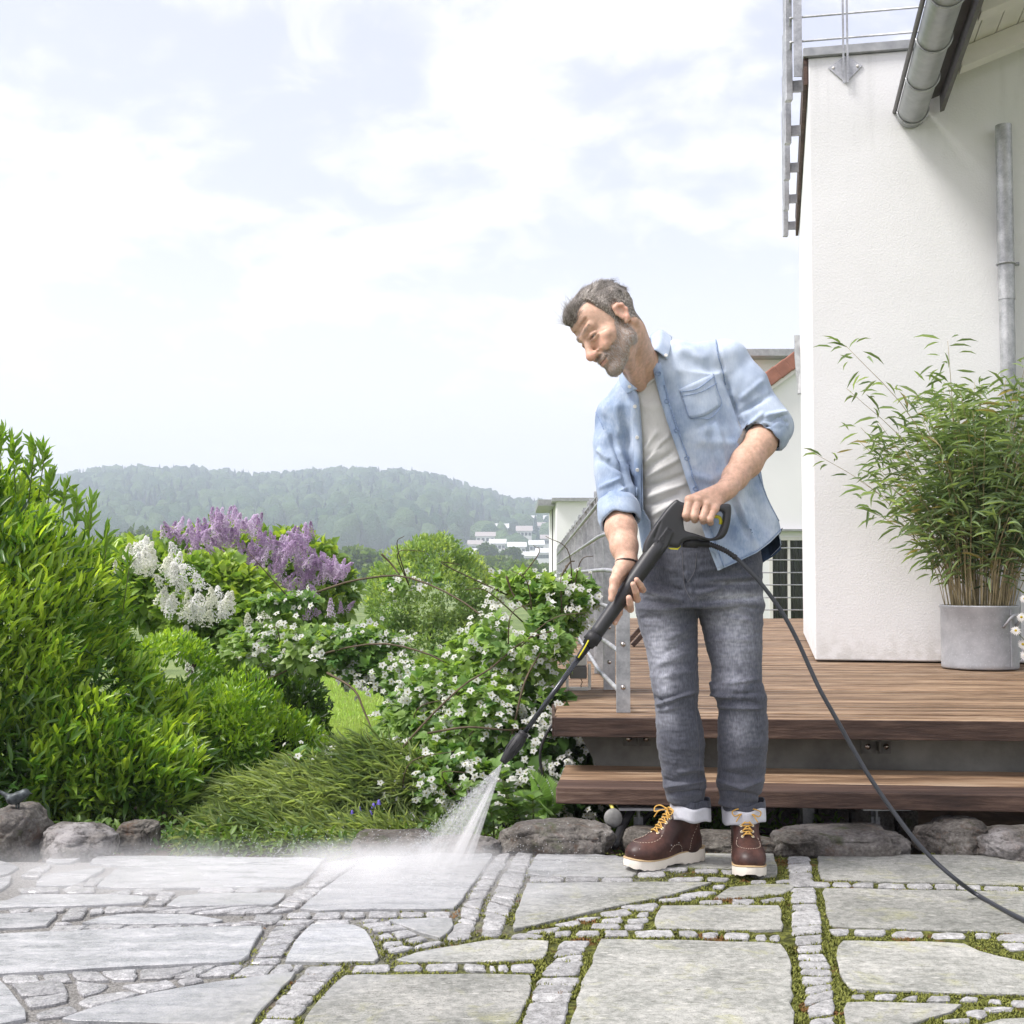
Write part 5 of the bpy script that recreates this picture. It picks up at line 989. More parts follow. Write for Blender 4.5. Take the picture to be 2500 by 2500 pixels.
# bramble
br_ = empty('bramble', P(1150, 2000, 5.2), label='sprawling bramble with arching canes and white blossom beside the deck', cat='bramble')
BB = [B3(1260, 1580, 5.5, .28, .35, .19), B3(1340, 1500, 5.6, .18, .25, .19), B3(1120, 1720, 5.5, .30, .35, .24), B3(800, 1585, 5.9, .40, .25, .12), B3(950, 1650, 5.8, .22, .28, .09), B3(1220, 1790, 5.3, .34, .32, .32), B3(930, 1900, 5.25, .24, .25, .19), B3(1100, 1930, 5.0, .36, .28, .17), B3(650, 1590, 6.0, .22, .2, .12), B3(1410, 1450, 5.65, .10, .12, .09), B3(1010, 1425, 5.9, .16, .1, .025), B3(1260, 1440, 5.7, .18, .2, .08), B3(700, 1470, 6.0, .2, .1, .025), B3(1010, 1790, 5.4, .16, .25, .18), B3(770, 1900, 5.1, .16, .2, .12)]
BB = [(c_, r_ * .86) for c_, r_ in BB]; n = 6800; p, u = blobpts(n, BB, .55, .5, .28); d = unit(u * .5 + np.array([0, -.25, .25]) + rng.normal(0, .55, (n, 3))); nr = unit(np.array([0, -.35, 1.0]) + u * .35 + rng.normal(0, .35, (n, 3))); L = rng.uniform(.034, .066, n); c = tints(n, p, (.07, .15, .04), (.34, .48, .13), 3.5, 61); lv = Leaves(); side_ = unit(np.cross(d, nr))
order = np.argsort(p[:, 1] + rng.random(n) * .3); sg = set(order[:70].tolist()); keep = np.array([i not in sg for i in range(n)])
for i in order[:70]:
    for q in (0, 1, -1): one_leaf(br_, 'oval', m_leaf, p[i], d[i] + side_[i] * q * 1.1, nr[i], L[i] * (1 if q == 0 else .85), L[i] * .62, c[i])
for q in (0, 1, -1): lv.add(*leafgeo(p[keep], (d + side_ * q * 1.1)[keep], nr[keep], L[keep] * (1 if q == 0 else .85), L[keep] * .62, c[keep] * (1 + .06 * q), 'oval'))
lv.build('foliage', m_leaf, br_)
c6 = lambda x, y, Y_: (700 + .4917 * x, 1200 + .4917 * y, Y_)
canes(br_, [[c6(150, 500, 5.8), c6(300, 450, 5.75), c6(440, 425, 5.7), c6(570, 420, 5.65), c6(750, 480, 5.6), c6(950, 600, 5.45), c6(1110, 775, 5.35), c6(1180, 900, 5.3)], [c6(-250, 1000, 5.9), c6(0, 890, 5.8), c6(200, 800, 5.7), c6(450, 755, 5.55), c6(650, 790, 5.45), c6(800, 860, 5.4), c6(900, 1000, 5.3)],
    [c6(450, 1420, 5.0), c6(560, 1290, 5.0), c6(720, 1110, 5.02), c6(880, 960, 5.05), c6(1010, 880, 5.15), c6(1180, 740, 5.2), c6(1330, 690, 5.25)], [c6(200, 900, 5.6), c6(330, 980, 5.5), c6(380, 1080, 5.45), c6(440, 1250, 5.35), c6(460, 1500, 5.2)], [c6(700, 1200, 5.05), c6(900, 1170, 5.0), c6(1100, 1185, 5.02), c6(1200, 1170, 5.1)], [c6(1040, 1500, 5.0), c6(1120, 1200, 5.05), c6(1180, 950, 5.1), c6(1260, 800, 5.2)], [c6(470, 310, 5.7), c6(520, 360, 5.7), c6(560, 415, 5.68)], [c6(1090, 420, 5.5), c6(1130, 520, 5.5), c6(1220, 620, 5.45)], [c6(1330, 480, 5.5), c6(1400, 360, 5.5), c6(1430, 345, 5.5)]], .0055, .0032, m_cane, 'cane')
rc = []
for i in range(22):
    c_, r_ = BB[rng.integers(len(BB))]; a = c_ + r_ * [rng.uniform(-.7, .7), -.6, -.3]; e = a + np.array([rng.uniform(-.35, .35), rng.uniform(-.2, .05), rng.uniform(.12, .28)]); mid = (a + e) / 2 + [rng.normal(0, .06), -.05, .07]
    bb = MB(); bb.tube(spline([a, mid, e], 12), np.linspace(.0035, .0012, 12), 5); bb.build('cane', m_cane, br_, True)
# white five-petalled blossom
def blossom_mesh(seed):
    r2 = np.random.default_rng(seed); lvv = Leaves(); k = 5; a = np.linspace(0, 2 * pi, k, endpoint=False) + r2.normal(0, .12, k); d = np.stack([np.cos(a), np.sin(a), np.full(k, .25)], 1)
    lvv.add(*leafgeo(np.zeros((k, 3)), d, np.tile([0, 0, 1.0], (k, 1)), np.full(k, .0165) * r2.uniform(.85, 1.1, k), np.full(k, .0135), np.tile([.80, .81, .77], (k, 1)), 'oval'))
    m_ = MB(); m_.lathe([(.0001, .0055), (.0025, .004), (.003, 0)], (0, 0, 0), 7); lvv.add(np.array(m_.V), tris(np.array(m_.F)), np.tile([.42, .40, .12], (len(m_.V), 1))); return lvv
BM = []
for s_ in range(4): q = blossom_mesh(s_); me = mesh('blossom', np.concatenate(q.V), np.concatenate(q.T), m_petal, False); attr(me, 'tint', np.concatenate(q.C)); BM.append((me, np.concatenate(q.V), np.concatenate(q.T), np.concatenate(q.C)))
nb = 1500; seeds_, us = blobpts(330, BB, .25, .1); p = (seeds_[rng.integers(0, len(seeds_), nb)] + rng.normal(0, .030, (nb, 3))) + np.array([0, -.03, .012]); o_ = np.argsort(p[:, 1]); lv = Leaves()
for r_, i in enumerate(o_):
    nrm_ = unit(np.array([0, -.75, .6]) + rng.normal(0, .45, 3)); R_m = Vector(nrm_).to_track_quat('Z', 'Y').to_matrix(); s_ = rng.uniform(.75, 1.25); k = rng.integers(4)
    if r_ < 280: o = bpy.data.objects.new('blossom', BM[k][0]); COL.objects.link(o); o.parent = br_; o.matrix_parent_inverse = Matrix.Translation(br_.location).inverted(); o.matrix_basis = Matrix.Translation(p[i]) @ (R_m.to_4x4() @ Matrix.Diagonal((s_, s_, s_, 1)))
    else: lv.add(BM[k][1] @ np.array(R_m).T * s_ + p[i], BM[k][2], BM[k][3])
lv.build('small_blossoms', m_petal, br_)
# dark leafy guelder rose below the deck corner
gr_ = empty('guelder_rose', P(1380, 2030, 5.2), label='dark leafy shrub with white flower heads under the deck corner', cat='shrub')
GB = [B3(1350, 1830, 5.25, .16, .25, .20), B3(1380, 1930, 5.15, .18, .25, .14), B3(1300, 1940, 5.1, .16, .22, .14), B3(1330, 1760, 5.3, .12, .2, .12)]
shrub(gr_, GB, 1500, .065, .75, 'oval', m_leaf, (.018, .05, .012), (.07, .14, .03), (0, -.2, -.1), .7, .5, 40, .5, .5, 71, 5)
pw, uw = blobpts(75, GB, .2, -.1); lv = Leaves()
for q in pw + np.array([0, -.05, 0]):
    for j in range(5): k = rng.integers(4); R_m = np.array(Vector(unit(np.array([0, -.8, .5]) + rng.normal(0, .3, 3))).to_track_quat('Z', 'Y').to_matrix()); lv.add(BM[k][1] @ R_m.T + q + rng.normal(0, .016, 3), BM[k][2], BM[k][3])
lv.build('flower_heads', m_petal, gr_)
b = MB(); b.tube(spline([P(*(1100 + .3106 * a, 1500 + .3106 * c_), 4.75) for a, c_ in ((815, 850), (760, 930), (712, 1040), (705, 1160), (735, 1320), (748, 1480), (715, 1650))], 24), .0055, 7); tag(b.build('black_cable', m_rub, None, True), 'thin black cable looping down beside the deck corner', 'cable')
# feathery low conifer
fc_ = empty('feathery_shrub', P(780, 2080, 4.75), label='low feathery light green shrub spreading behind the mist', cat='shrub')
FB = [B3(800, 1985, 4.95, .42, .3, .17), B3(640, 2040, 4.75, .28, .22, .10), B3(930, 1930, 5.0, .26, .25, .16), B3(880, 2060, 4.6, .35, .2, .08)]
n = 17000; p, u = blobpts(n, FB, .35, .3); d = unit(u * .35 + np.array([-.55, -.35, -.12]) + rng.normal(0, .28, (n, 3))); nr = unit(rng.normal(0, 1, (n, 3)) + [0, -.6, .6])
c = tints(n, p, (.13, .19, .08), (.44, .53, .27), 5, 81); lv = Leaves(); Ls = rng.uniform(.05, .13, n); lv.add(*leafgeo(p, d, nr, Ls, np.full(n, .0024), c, 'long')); lv.build('foliage', m_leaf, fc_)
# fresh green hydrangea shoots by the jet, ferns and undergrowth
hy = empty('hydrangea', P(1260, 2050, 4.40), label='fresh green leafy shoots behind the grey boulder and the jet', cat='shrub')
for (x0, y0, x1, y1) in ((1240, 2050, 1225, 1890), (1262, 2050, 1235, 1930), (1205, 2055, 1190, 1960), (1290, 2040, 1300, 1950), (1190, 2050, 1165, 2000), (1270, 2040, 1255, 1970)):
    A, B_ = P(x0, y0, 4.42), P(x1, y1, 4.38); bb = MB(); bb.tube(spline([A, (A + B_) / 2 + [.01, 0, 0], B_], 8), .0032, 6); bb.build('stem', m_gstem, hy, True)
    for t in (.35, .55, .75, .92, 1.0):
        for s_ in (0, 1, 2, 3):
            a = s_ * 1.57 + t * 4; p = A + (B_ - A) * t; dd = np.array([cos(a), sin(a) * .8 - .2, .35 + .3 * t]); one_leaf(hy, 'oval', m_leaf, p, dd, np.array([0, -.4, 1.0]) + rng.normal(0, .2, 3), .052 * rng.uniform(.7, 1.15), .034, np.array([.16, .28, .05]) * rng.uniform(.7, 1.15))
fn = empty('fern', P(1360, 1990, 4.7), label='small light green fern fronds right of the fresh shoots', cat='fern'); lv = Leaves()
for (x0, y0, x1, y1, x2, y2) in ((1340, 1990, 1320, 1930, 1290, 1880), (1340, 1990, 1350, 1950, 1330, 1890), (1300, 2010, 1330, 1980, 1320, 1960), (1350, 2000, 1300, 1960, 1250, 1940), (1360, 2000, 1330, 1990, 1310, 1995)):
    q = spline([P(x0, y0, 4.72), P(x1, y1, 4.68), P(x2, y2, 4.6)], 26); T = unit(np.gradient(q, axis=0)); S = unit(np.cross(T, np.array([0, -.8, .6])))
    for s_ in (-1, 1): Lf = .045 * np.sin(np.linspace(.35, pi, 26)) + .006; lv.add(*leafgeo(q, S * s_ + T * .4, np.tile([0, -.8, .6], (26, 1)), Lf, Lf * .26, tints(26, q, (.10, .2, .03), (.2, .33, .06)), 'long'))
lv.build('fronds', m_leaf, fn)
ug = Leaves(); n = 7000; xx = rng.uniform(-2.3, 1.2, n); yy = rng.uniform(4.25, 5.4, n); ok = (np.array([nz((a * 2.2, b2 * 2.2, 7)) for a, b2 in zip(xx, yy)]) > -.12) & ~((xx > .1) & (yy > 4.9)); xx, yy = xx[ok], yy[ok]; n = len(xx); p = np.c_[xx, yy, -.07 + rng.uniform(0, .07, n)]
ug.add(*leafgeo(p, unit(rng.normal(0, .8, (n, 3)) + [0, -.1, .8]), unit(rng.normal(0, .4, (n, 3)) + [0, -.3, 1]), rng.uniform(.015, .05, n), rng.uniform(.008, .022, n), tints(n, p, (.04, .09, .02), (.16, .26, .05), 3, 91), 'oval')); ug.build('undergrowth', m_leaf, None)
# blue bellflowers
bf = empty('bellflower', P(870, 2000, 4.7), label='small violet-blue bellflowers low in front of the bramble', cat='flower')
for x_, y_ in ((877, 1976), (912, 1968), (905, 1985), (868, 2006), (800, 2020), (925, 1960), (990, 2015), (860, 1985)):
    b = MB(); p = P(x_, y_, 4.62); b.lathe([(.0001, .012), (.004, .010), (.006, .002), (.009, -.006)], p, 8); b.build('bell', simple('violet_petal', (.12, .09, .45), .6) if 'm_vio' not in globals() else m_vio, bf, True)
    bb = MB(); bb.tube([p + [0, 0, .01], P(x_ + 4, 2060, 4.64)], .0012, 4); bb.build('stem', m_gstem, bf, True)
# mown grass blades near the opening
gl = Leaves(); n = 16000; yy = rng.uniform(7.2, 14, n); xx = (rng.uniform(650, 1000, n) - 1250) / F * yy; zz = -.16 - .012 * np.maximum(0, yy - 6); p = np.c_[xx, yy, zz]
gl.add(*leafgeo(p, unit(rng.normal(0, .35, (n, 3)) + [0, 0, 1]), unit(rng.normal(0, .3, (n, 3)) + [0, -1, 0]), rng.uniform(.03, .07, n), rng.uniform(.006, .012, n), tints(n, p, (.30, .44, .11), (.52, .64, .24), 2, 5), 'dia')); gl.build('grass', m_leaf, None)
# ------------------------------------------------------------------ bamboo in the tub
m_culm = simple('bamboo_cane', (.36, .30, .17), .6, .35, 0, .3, 30); bam = empty('bamboo', pc + [0, 0, ph], label='dense green bamboo with tan canes growing from the zinc tub', cat='bamboo')
tops = []; cv = Leaves(); CM = MB()
for i in range(150):
    a = rng.uniform(0, 6.28); r_ = (pr_ - .03) * math.sqrt(rng.random()); b0_ = pc + np.array([r_ * cos(a), r_ * sin(a), ph - .055]); H = rng.uniform(.5, 1.22) if i > 12 else rng.uniform(1.2, 1.48); ln_ = rng.uniform(.10, .40) * (1 if i > 12 else .6); out_ = np.array([cos(a) * r_ / .17, sin(a) * r_ / .17 * .6 - .05, 0]) + rng.normal(0, .18, 3) * [1, .4, 0]
    if i in (3, 7): out_ = np.array([-.8, -.2, 0]); ln_ = .50
    q = spline([b0_, b0_ + np.array([out_[0] * .10 * ln_ / .4, out_[1] * .1, H * .38]), b0_ + np.array([out_[0] * .36 * ln_ / .4, out_[1] * .3, H * .74]), b0_ + np.array([out_[0] * .72 * ln_ / .4, out_[1] * .55, H])], 12)
    q[:, 1] = np.minimum(q[:, 1], 7.16); mb = MB(); mb.tube(q, np.linspace(.0042 if i < 70 else .0026, .0012, 12), 5); tops.append(q)
    if i < 90: mb.build('cane', m_culm, bam, True)
    else: CM.add(mb.V, mb.F)
CM.build('thin_canes', m_culm, bam, True, kind='stuff')
P_, D_, N2_ = [], [], []
for q in tops:
    hh = (q[-1][2] - q[0][2])
    for k in range(int(14 + 20 * hh)):
        t = rng.beta(2.0, 1.0) * 11; t = max(t, 3.6 + rng.random() * 3 if rng.random() < .8 else 2.5); t = min(t, 10.9); j = int(t); p = q[j] + (q[j + 1] - q[j]) * (t - j); a = rng.uniform(0, 6.28); tw = np.array([cos(a), sin(a) * .7 - .25, rng.uniform(-.1, .7)]); P_.append(p + unit(tw) * rng.uniform(0, .10)); D_.append(tw + [0, 0, -.35] + rng.normal(0, .25, 3)); N2_.append(np.array([0, -.2, 1.0]) + rng.normal(0, .4, 3))
P_, D_, N2_ = map(np.array, (P_, D_, N2_)); P_[:, 1] = np.minimum(P_[:, 1], 7.15); n = len(P_); print('bamboo leaves', n); L = rng.uniform(.075, .150, n); c = tints(n, P_, (.085, .135, .065), (.30, .40, .20), 6, 15); dry = rng.random(n) < .04; c[dry] = (.34, .29, .13)
D_[:, 1] = np.where(P_[:, 1] > 7.05, -np.abs(D_[:, 1]), D_[:, 1])
o_ = np.argsort(P_[:, 1] - L); k_ = o_[:260]; mk = np.ones(n, bool); mk[k_] = False
for i in k_: one_leaf(bam, 'long', m_leaf, P_[i], D_[i], N2_[i], L[i], L[i] * .12, c[i])
lv = Leaves(); lv.add(*leafgeo(P_[mk], D_[mk], N2_[mk], L[mk], L[mk] * .12, c[mk], 'long')); lv.build('foliage', m_leaf, bam)
# ox-eye daisies at the right edge
da = empty('daisies', P(2560, 1690, 6.3), label='white daisies with yellow centres leaning in at the right edge', cat='daisy')
dpot = empty('daisy_pot', P(2575, 1690, 6.3) * [1, 1, 0] + [0, 0, DZ + .002], label='small terracotta pot standing just outside the right edge under the daisies', cat='pot')
pq = np.array(dpot.location); b = MB(); b.lathe([(.0001, .002), (.07, .002), (.09, .14), (.098, .14), (.098, .165), (.086, .165), (.08, .13), (.0001, .13)], pq, 28); b.build('pot', simple('terracotta', (.36, .16, .09), .8), dpot, True)
for x_, y_ in ((2480, 1540), (2497, 1573), (2502, 1462), (2503, 1600), (2494, 1507), (2525, 1520), (2540, 1490), (2530, 1560)):
    h = P(x_, y_, 6.15); nn_ = unit(np.array([-.45, -.8, .3]) + rng.normal(0, .2, 3)); R_m = np.array(Vector(nn_).to_track_quat('Z', 'Y').to_matrix()); k = 17; a = np.linspace(0, 2 * pi, k, endpoint=False); d = np.stack([np.cos(a), np.sin(a), np.full(k, .12)], 1) @ R_m.T
    lv = Leaves(); lv.add(*leafgeo(np.tile(h, (k, 1)), d, np.tile(nn_, (k, 1)), np.full(k, .027) * rng.uniform(.85, 1.1, k), np.full(k, .0085), np.tile([.82, .82, .80], (k, 1)), 'oval')); m_ = MB(); m_.lathe([(.0001, .006), (.005, .005), (.0075, .001), (.0075, -.002), (.0001, -.003)], h, 12, R_m); lv.add(np.array(m_.V), tris(np.array(m_.F)), np.tile([.62, .48, .03], (len(m_.V), 1))); lv.build('daisy_head', m_petal, da, None)
    b = MB(); b.tube(spline([pq + [rng.normal(0, .03), rng.normal(0, .03), .13], pq * .4 + h * .6 + [.06, 0, -.04], h - nn_ * .004], 12), .0016, 5); b.build('stem', m_gstem, da, True)
# ------------------------------------------------------------------ little bronze bird on the left boulder
f = Field(); bp = P(30, 1966, 4.10); bz = lambda x_, y_, d_=0: P(x_, y_, 4.10 + d_)
f.ell(bz(38, 1949), (.030, .019, .018), np.array(Matrix.Rotation(radians(-22), 3, 'Y')), .008); f.ell(bz(62, 1935), (.0125, .0115, .0115), k=.012); f.cone(bz(48, 1944), bz(60, 1938), .015, .011, .01); f.cone(bz(22, 1946), bz(-8, 1928), .009, .0035, .012); f.cone(bz(70, 1936), bz(79, 1938), .004, .001, .004); f.cone(bz(40, 1960), bz(40, 1972), .0035, .003, .004); f.cone(bz(46, 1960, .01), bz(46, 1972, .01), .0035, .003, .004); f.ell(bz(34, 1947, -.014), (.024, .007, .011), np.array(Matrix.Rotation(radians(-24), 3, 'Y')), .004)
BV2, BQ2 = f.mesh(.0015); me = mesh('bird_figure', BV2, BQ2, None)
m_brz = M_('weathered_bronze', .5, .5, .2); m_brz.color(m_brz.ramp(m_brz.noise(60, 5), [(.35, (.025, .032, .036)), (.6, (.085, .10, .105)), (.75, (.26, .29, .29))])); m_brz.bump(m_brz.noise(180, 3), .6, .002); me.materials.append(m_brz.m); link('bird_figure', me, label='small dark bronze bird figure sitting on the far left boulder', cat='bird figure')
# ------------------------------------------------------------------ the man: one continuous body, clothing as children
C1 = lambda x, y: (1300 + x * .3623, 650 + y * .3623)
C2 = lambda x, y: (1300 + x * .4658, 1300 + y * .4658)
Z2 = lambda x, y: (1560 + x * .1553, 1150 + y * .1553)
Z3 = lambda x, y: (1460 + x * .1294, 1330 + y * .1294)
Z4 = lambda x, y: (1340 + x * .1553, 670 + y * .1553)
m_skin = M_('skin', 0.5, 0.4)
_t = m_skin.attr('tint', True); _n = m_skin.rng(m_skin.noise(75, 5), .3, .7, .82, 1.14)
_c = m_skin.n('ShaderNodeCombineXYZ'); [m_skin.l(_n, _c.inputs[i]) for i in range(3)]
m_skin.color(m_skin.mix(1, _t, _c.outputs[0], 'MULTIPLY')); m_skin.set('Subsurface Weight', .12).set('Subsurface Scale', .01)
m_skin.bump(m_skin.noise(420, 3), .25, .001); m_skin = m_skin.m
# --- head in its own frame: x his right, y face forward, z up
HM = np.array([[-.306, -.683, -.662], [.897, -.435, .035], [-.311, -.582, .748]])
U_, S_, W_ = np.linalg.svd(HM); HM = U_ @ W_
HO = P(*Z4(976, 845), 3.62)
hw = lambda x, y, z: HO + HM @ np.array([x, y, z])
hl = lambda V: (V - HO) @ HM
person = empty('person', P(1700, 2110, 3.9) * np.array([1, 1, 0]), label='bearded grey-haired man in open denim shirt and grey jeans holding the black spray lance', cat='person')
unit_ = lambda v: v / np.linalg.norm(v)
body = Field()
def E_(x, y, z, rx, ry, rz, k=.02, mode='u', rot=None):
    M2 = HM if rot is None else HM @ np.array(Matrix.Rotation(radians(rot[0]), 3, rot[1]))
    body.ell(hw(x, y, z), (rx, ry, rz), M2, k, mode)
def Cn(a, b, ra, rb=None, k=.01, mode='u'): body.cone(hw(*a), hw(*b), ra, rb, k, mode)
E_(0, -.014, .045, .073, .096, .080)
E_(0, .034, -.020, .060, .058, .084, .03)
E_(0, .058, .062, .052, .030, .042, .03)
for s in (-1, 1):
    Cn((s * .052, .010, -.058), (s * .016, .078, -.096), .018, .016, .03)
    E_(s * .045, .058, -.016, .022, .024, .018, .022)
    E_(s * .034, .077, -.036, .019, .018, .015, .016)
    Cn((s * .011, .091, .029), (s * .041, .076, .034), .0095, .009, .014)
    E_(s * .031, .101, .011, .0165, .013, .0105, .013, 's')
    Cn((s * .018, .0895, .0138), (s * .031, .0885, .0150), .0056, .0056, .003); Cn((s * .031, .0885, .0150), (s * .045, .0800, .0105), .0056, .0050, .003)      # upper lid
    Cn((s * .018, .0885, .0022), (s * .031, .0875, .0006), .0052, .0052, .003); Cn((s * .031, .0875, .0006), (s * .045, .0795, .0028), .0052, .0050, .003)        # lower lid
    E_(s * .0135, .102, -.0335, .0095, .011, .0085, .006)
    Cn((s * .007, .108, -.043), (s * .008, .104, -.040), .0042, .004, .002, 's')
    Cn((s * .024, .090, -.0585), (0, .1035, -.0575), .0042, .0050, .005)
    Cn((s * .020, .089, -.0665), (0, .1015, -.0695), .005, .0062, .006)
E_(0, .086, -.100, .022, .018, .017, .02)
E_(0, .074, -.058, .034, .025, .026, .02)
Cn((0, .091, .018), (0, .1180, -.027), .0078, .0118, .014)
E_(0, .1185, -.031, .0128, .0110, .0112, .010)
for s in (-1, 1):
    Cn((s * .029, .094, -.0600), (0, .1115, -.0632), .0022, .0022, .003, 's')
    Cn((s * .019, .101, -.034), (s * .038, .084, -.055), .0030, .0026, .008, 's'); Cn((s * .036, .088, -.030), (s * .050, .066, -.052), .0018, .0014, .007, 's'); Cn((s * .024, .097, .016), (s * .044, .088, .022), .0016, .001, .005, 's')
    for j in range(3):                                                            # crow's feet and forehead lines
        Cn((s * .050, .079, .012 - j * .004), (s * .066, .060, .022 - j * .013), .0016, .0009, .005, 's')
    for j in range(2):
        Cn((s * .004, .0985 - .0022 * j, .042 + j * .0095), (s * .044, .077 - .003 * j, .050 + j * .009), .0015, .0010, .009, 's')
# ears
for s in (-1, 1):
    E_(s * .078, -.006, .004, .0060, .016, .031, .008)
    hx = [(s * .075, .002, -.024), (s * .080, -.010, -.016), (s * .085, -.021, .004), (s * .086, -.019, .021), (s * .083, -.009, .029), (s * .081, .004, .027), (s * .077, .009, .010)]
    for i in range(len(hx) - 1): Cn(hx[i], hx[i + 1], .0048, .0048, .006)
    E_(s * .0865, -.006, .006, .0065, .0085, .015, .004, 's')
    Cn((s * .079, .008, .0), (s * .080, .006, -.010), .0035, .003, .003)
# neck and upper chest
nb_ = P(1568, 893, 3.815)
body.cone(hw(0, -.030, -.040), nb_, .056, .049, .03)
body.cone(nb_, P(1630, 985, 3.88), .053, .07, .04)
body.cone(hw(-.066, -.030, -.035), P(1562, 945, 3.785), .010, .011, .02)
body.cone(hw(0, .030, -.088), P(1555, 938, 3.795), .016, .013, .03)
body.cone(P(1775, 885, 3.89), P(1500, 1015, 3.88), .045, .045, .03)
body.cone(P(1640, 985, 3.88), P(1690, 1300, 3.91), .075, .075, .03)
# left arm (right in the picture)
aL = [P(1775, 885, 3.89), P(1880, 1040, 3.855), P(1858, 1078, 3.83), P(1822, 1128, 3.785), P(1795, 1165, 3.745), P(*Z2(1395, 262), 3.705)]
body.chain(aL, [.035, .036, .046, .046, .036, .029], .02)
WL = P(*Z2(1340, 330), 3.695)
body.cone(aL[-1], WL, .029, .028, .015)
LF = [((790, 455), (742, 690), .0118), ((925, 452), (866, 712), .0120), ((1066, 522), (1000, 735), .0113), ((1182, 600), (1112, 762), .0102)]
for i, (a, b, r) in enumerate(LF):
    A = P(*Z2(*a), 3.652); B = P(*Z2(*b), 3.632); k = P(*Z2(a[0] + 20, a[1] - 5), 3.645)
    body.cone(WL + np.array([.004 - i * .004, -.004, .010 - .005 * i]), A, .022, .0135, .012)
    body.cone(A + np.array([0, -.003, .001]), A + np.array([0, -.0035, 0]), .0128, .0128, .005)
    body.cone(A, B, r * 1.05, r * .98, .0015)
    D = P(*Z2(b[0] + 12, b[1] + 50), 3.660); T = P(*Z2(b[0] + 18, b[1] + 10), 3.688)
    body.cone(B, D, r * .98, r * .9, .003); body.cone(D, T, r * .9, r * .8, .003)
tp = [WL + np.array([-.01, .012, -.006]), P(*Z2(1130, 520), 3.722), P(*Z2(960, 560), 3.730), P(*Z2(830, 600), 3.728)]
body.chain(tp, [.020, .0135, .0115, .0105], .008)
# right arm (left in the picture)
aR = [P(1500, 1015, 3.88), P(1492, 1150, 3.84), P(1503, 1222, 3.81), P(1516, 1290, 3.755), P(1524, 1335, 3.715), P(*Z3(545, 300), 3.690)]
body.chain(aR, [.020, .018, .026, .045, .038, .029], .02)
WR = P(*Z3(520, 360), 3.684)
body.cone(aR[-1], WR, .029, .026, .012)
RF = [[(470, 560, 3.690), (700, 830, 3.690), (850, 850, 3.655), (810, 770, 3.618), (727, 660, 3.604)],
      [(450, 640, 3.690), (600, 960, 3.690), (742, 1030, 3.648), (712, 880, 3.610), (662, 745, 3.598)],
      [(420, 700, 3.690), (470, 1090, 3.690), (612, 1215, 3.652), (604, 1100, 3.612), (583, 1000, 3.600)],
      [(390, 740, 3.690), (430, 1080, 3.700), (400, 1290, 3.688), (340, 1400, 3.668), (318, 1470, 3.655)]]
NAIL = []
for i, ch in enumerate(RF):
    pts = [P(*Z3(c[0], c[1]), c[2]) for c in ch]; r = (.0088, .0096, .0100, .0098)[i]
    body.cone(WR, pts[0], .022, .016, .012); body.cone(pts[0], pts[1], .015, r * 1.1, .008)
    body.chain(pts[1:], [r * 1.08, r * 1.05, r, r * .86], .0022)
    NAIL.append(pts[-1] + (pts[-2] - pts[-1]) * .12 + np.array([0, -.006, .0]))
th = [WR + np.array([-.006, -.006, -.004]), P(*Z3(400, 500), 3.655), P(*Z3(312, 670), 3.628), P(*Z3(282, 860), 3.618), P(*Z3(250, 1025), 3.612)]
body.chain(th, [.023, .019, .0135, .0115, .0088], .008)
BV, BQ = body.mesh(.0026)
BV = relax(BV, BQ, 1, .4)
N = vnormals(BV, BQ); hv = hl(BV); x, y, z = hv.T
head = (np.abs(x) < .1) & (y > -.13) & (z > -.13) & (z < .14) & (y < .14)
# tint: skin, beard stubble, lips, brows, flush, plus shade painted in the mouth crease and eye sockets
tint = np.tile([.62, .40, .29], (len(BV), 1))
def mixc(m, c): global tint; tint = tint * (1 - m[:, None]) + np.array(c) * m[:, None]
nn = nzv(BV, 90) * .5 + nzv(BV, 300) * .5
ax = np.abs(x)
# beard: jaw line, chin, moustache
bl = np.where(y > .052, -.048 + (.085 - y) * .25, -.040 + (.052 - y) * 1.45)
be = head * sm(-.006, .006, bl - z + nn * .006) * sm(-.128, -.112, z) * sm(-.016, .0, y + .0) * sm(-.145, -.11, z - .0)
lipz = (np.abs(z + .0635) < .0095) & (ax < .026) & (y > .088)
under = sm(.030, .045, np.where(z < -.085, y + (z + .085) * .6, .1))
be = be * under * (1 - sm(.070, .074, ax) * (y < .02))
mou = head * sm(.004, -.002, np.abs(z + .0495) - .0065 - nn * .002) * (ax < .034) * (y > .080) * (y < .113)
be = np.maximum(be * (1 - lipz * sm(.026, .020, ax)), mou)
gr = .16 + .12 * sm(-.2, .4, nn) + .08 * sm(.05, .0, y)
mixc(be * .72, (.265, .21, .17)); 
lip = head * sm(.022, .015, ax) * sm(.0065, .004, np.abs(z + .0665)) * (y > .088)
mixc(lip * .55, (.44, .20, .17)); mixc(head * sm(.0024, .0010, np.abs(z + .0630 - .16 * np.maximum(ax - .012, 0))) * sm(.030, .024, ax) * (y > .080) * .75, (.13, .06, .045))  # dark line between the lips: crease shade put into the tint
mixc(head * sm(.014, .006, np.linalg.norm(hv - [0, .120, -.030], axis=1) - .010) * .5, (.74, .36, .27))
mixc(head * sm(.030, .008, np.linalg.norm(np.c_[ax, y, z] - [.040, .075, -.022], axis=1)) * .5, (.72, .36, .26))
mixc(head * (ax > .082) * .35, (.78, .36, .27))
br = head * sm(.0052, .002, np.abs(z - (.034 + .10 * np.maximum(ax - .012, 0) - 2.6 * np.maximum(ax - .026, 0) ** 2))) * (ax > .010) * (ax < .050) * (y > .07)
mixc(br * .42, (.20, .14, .10))
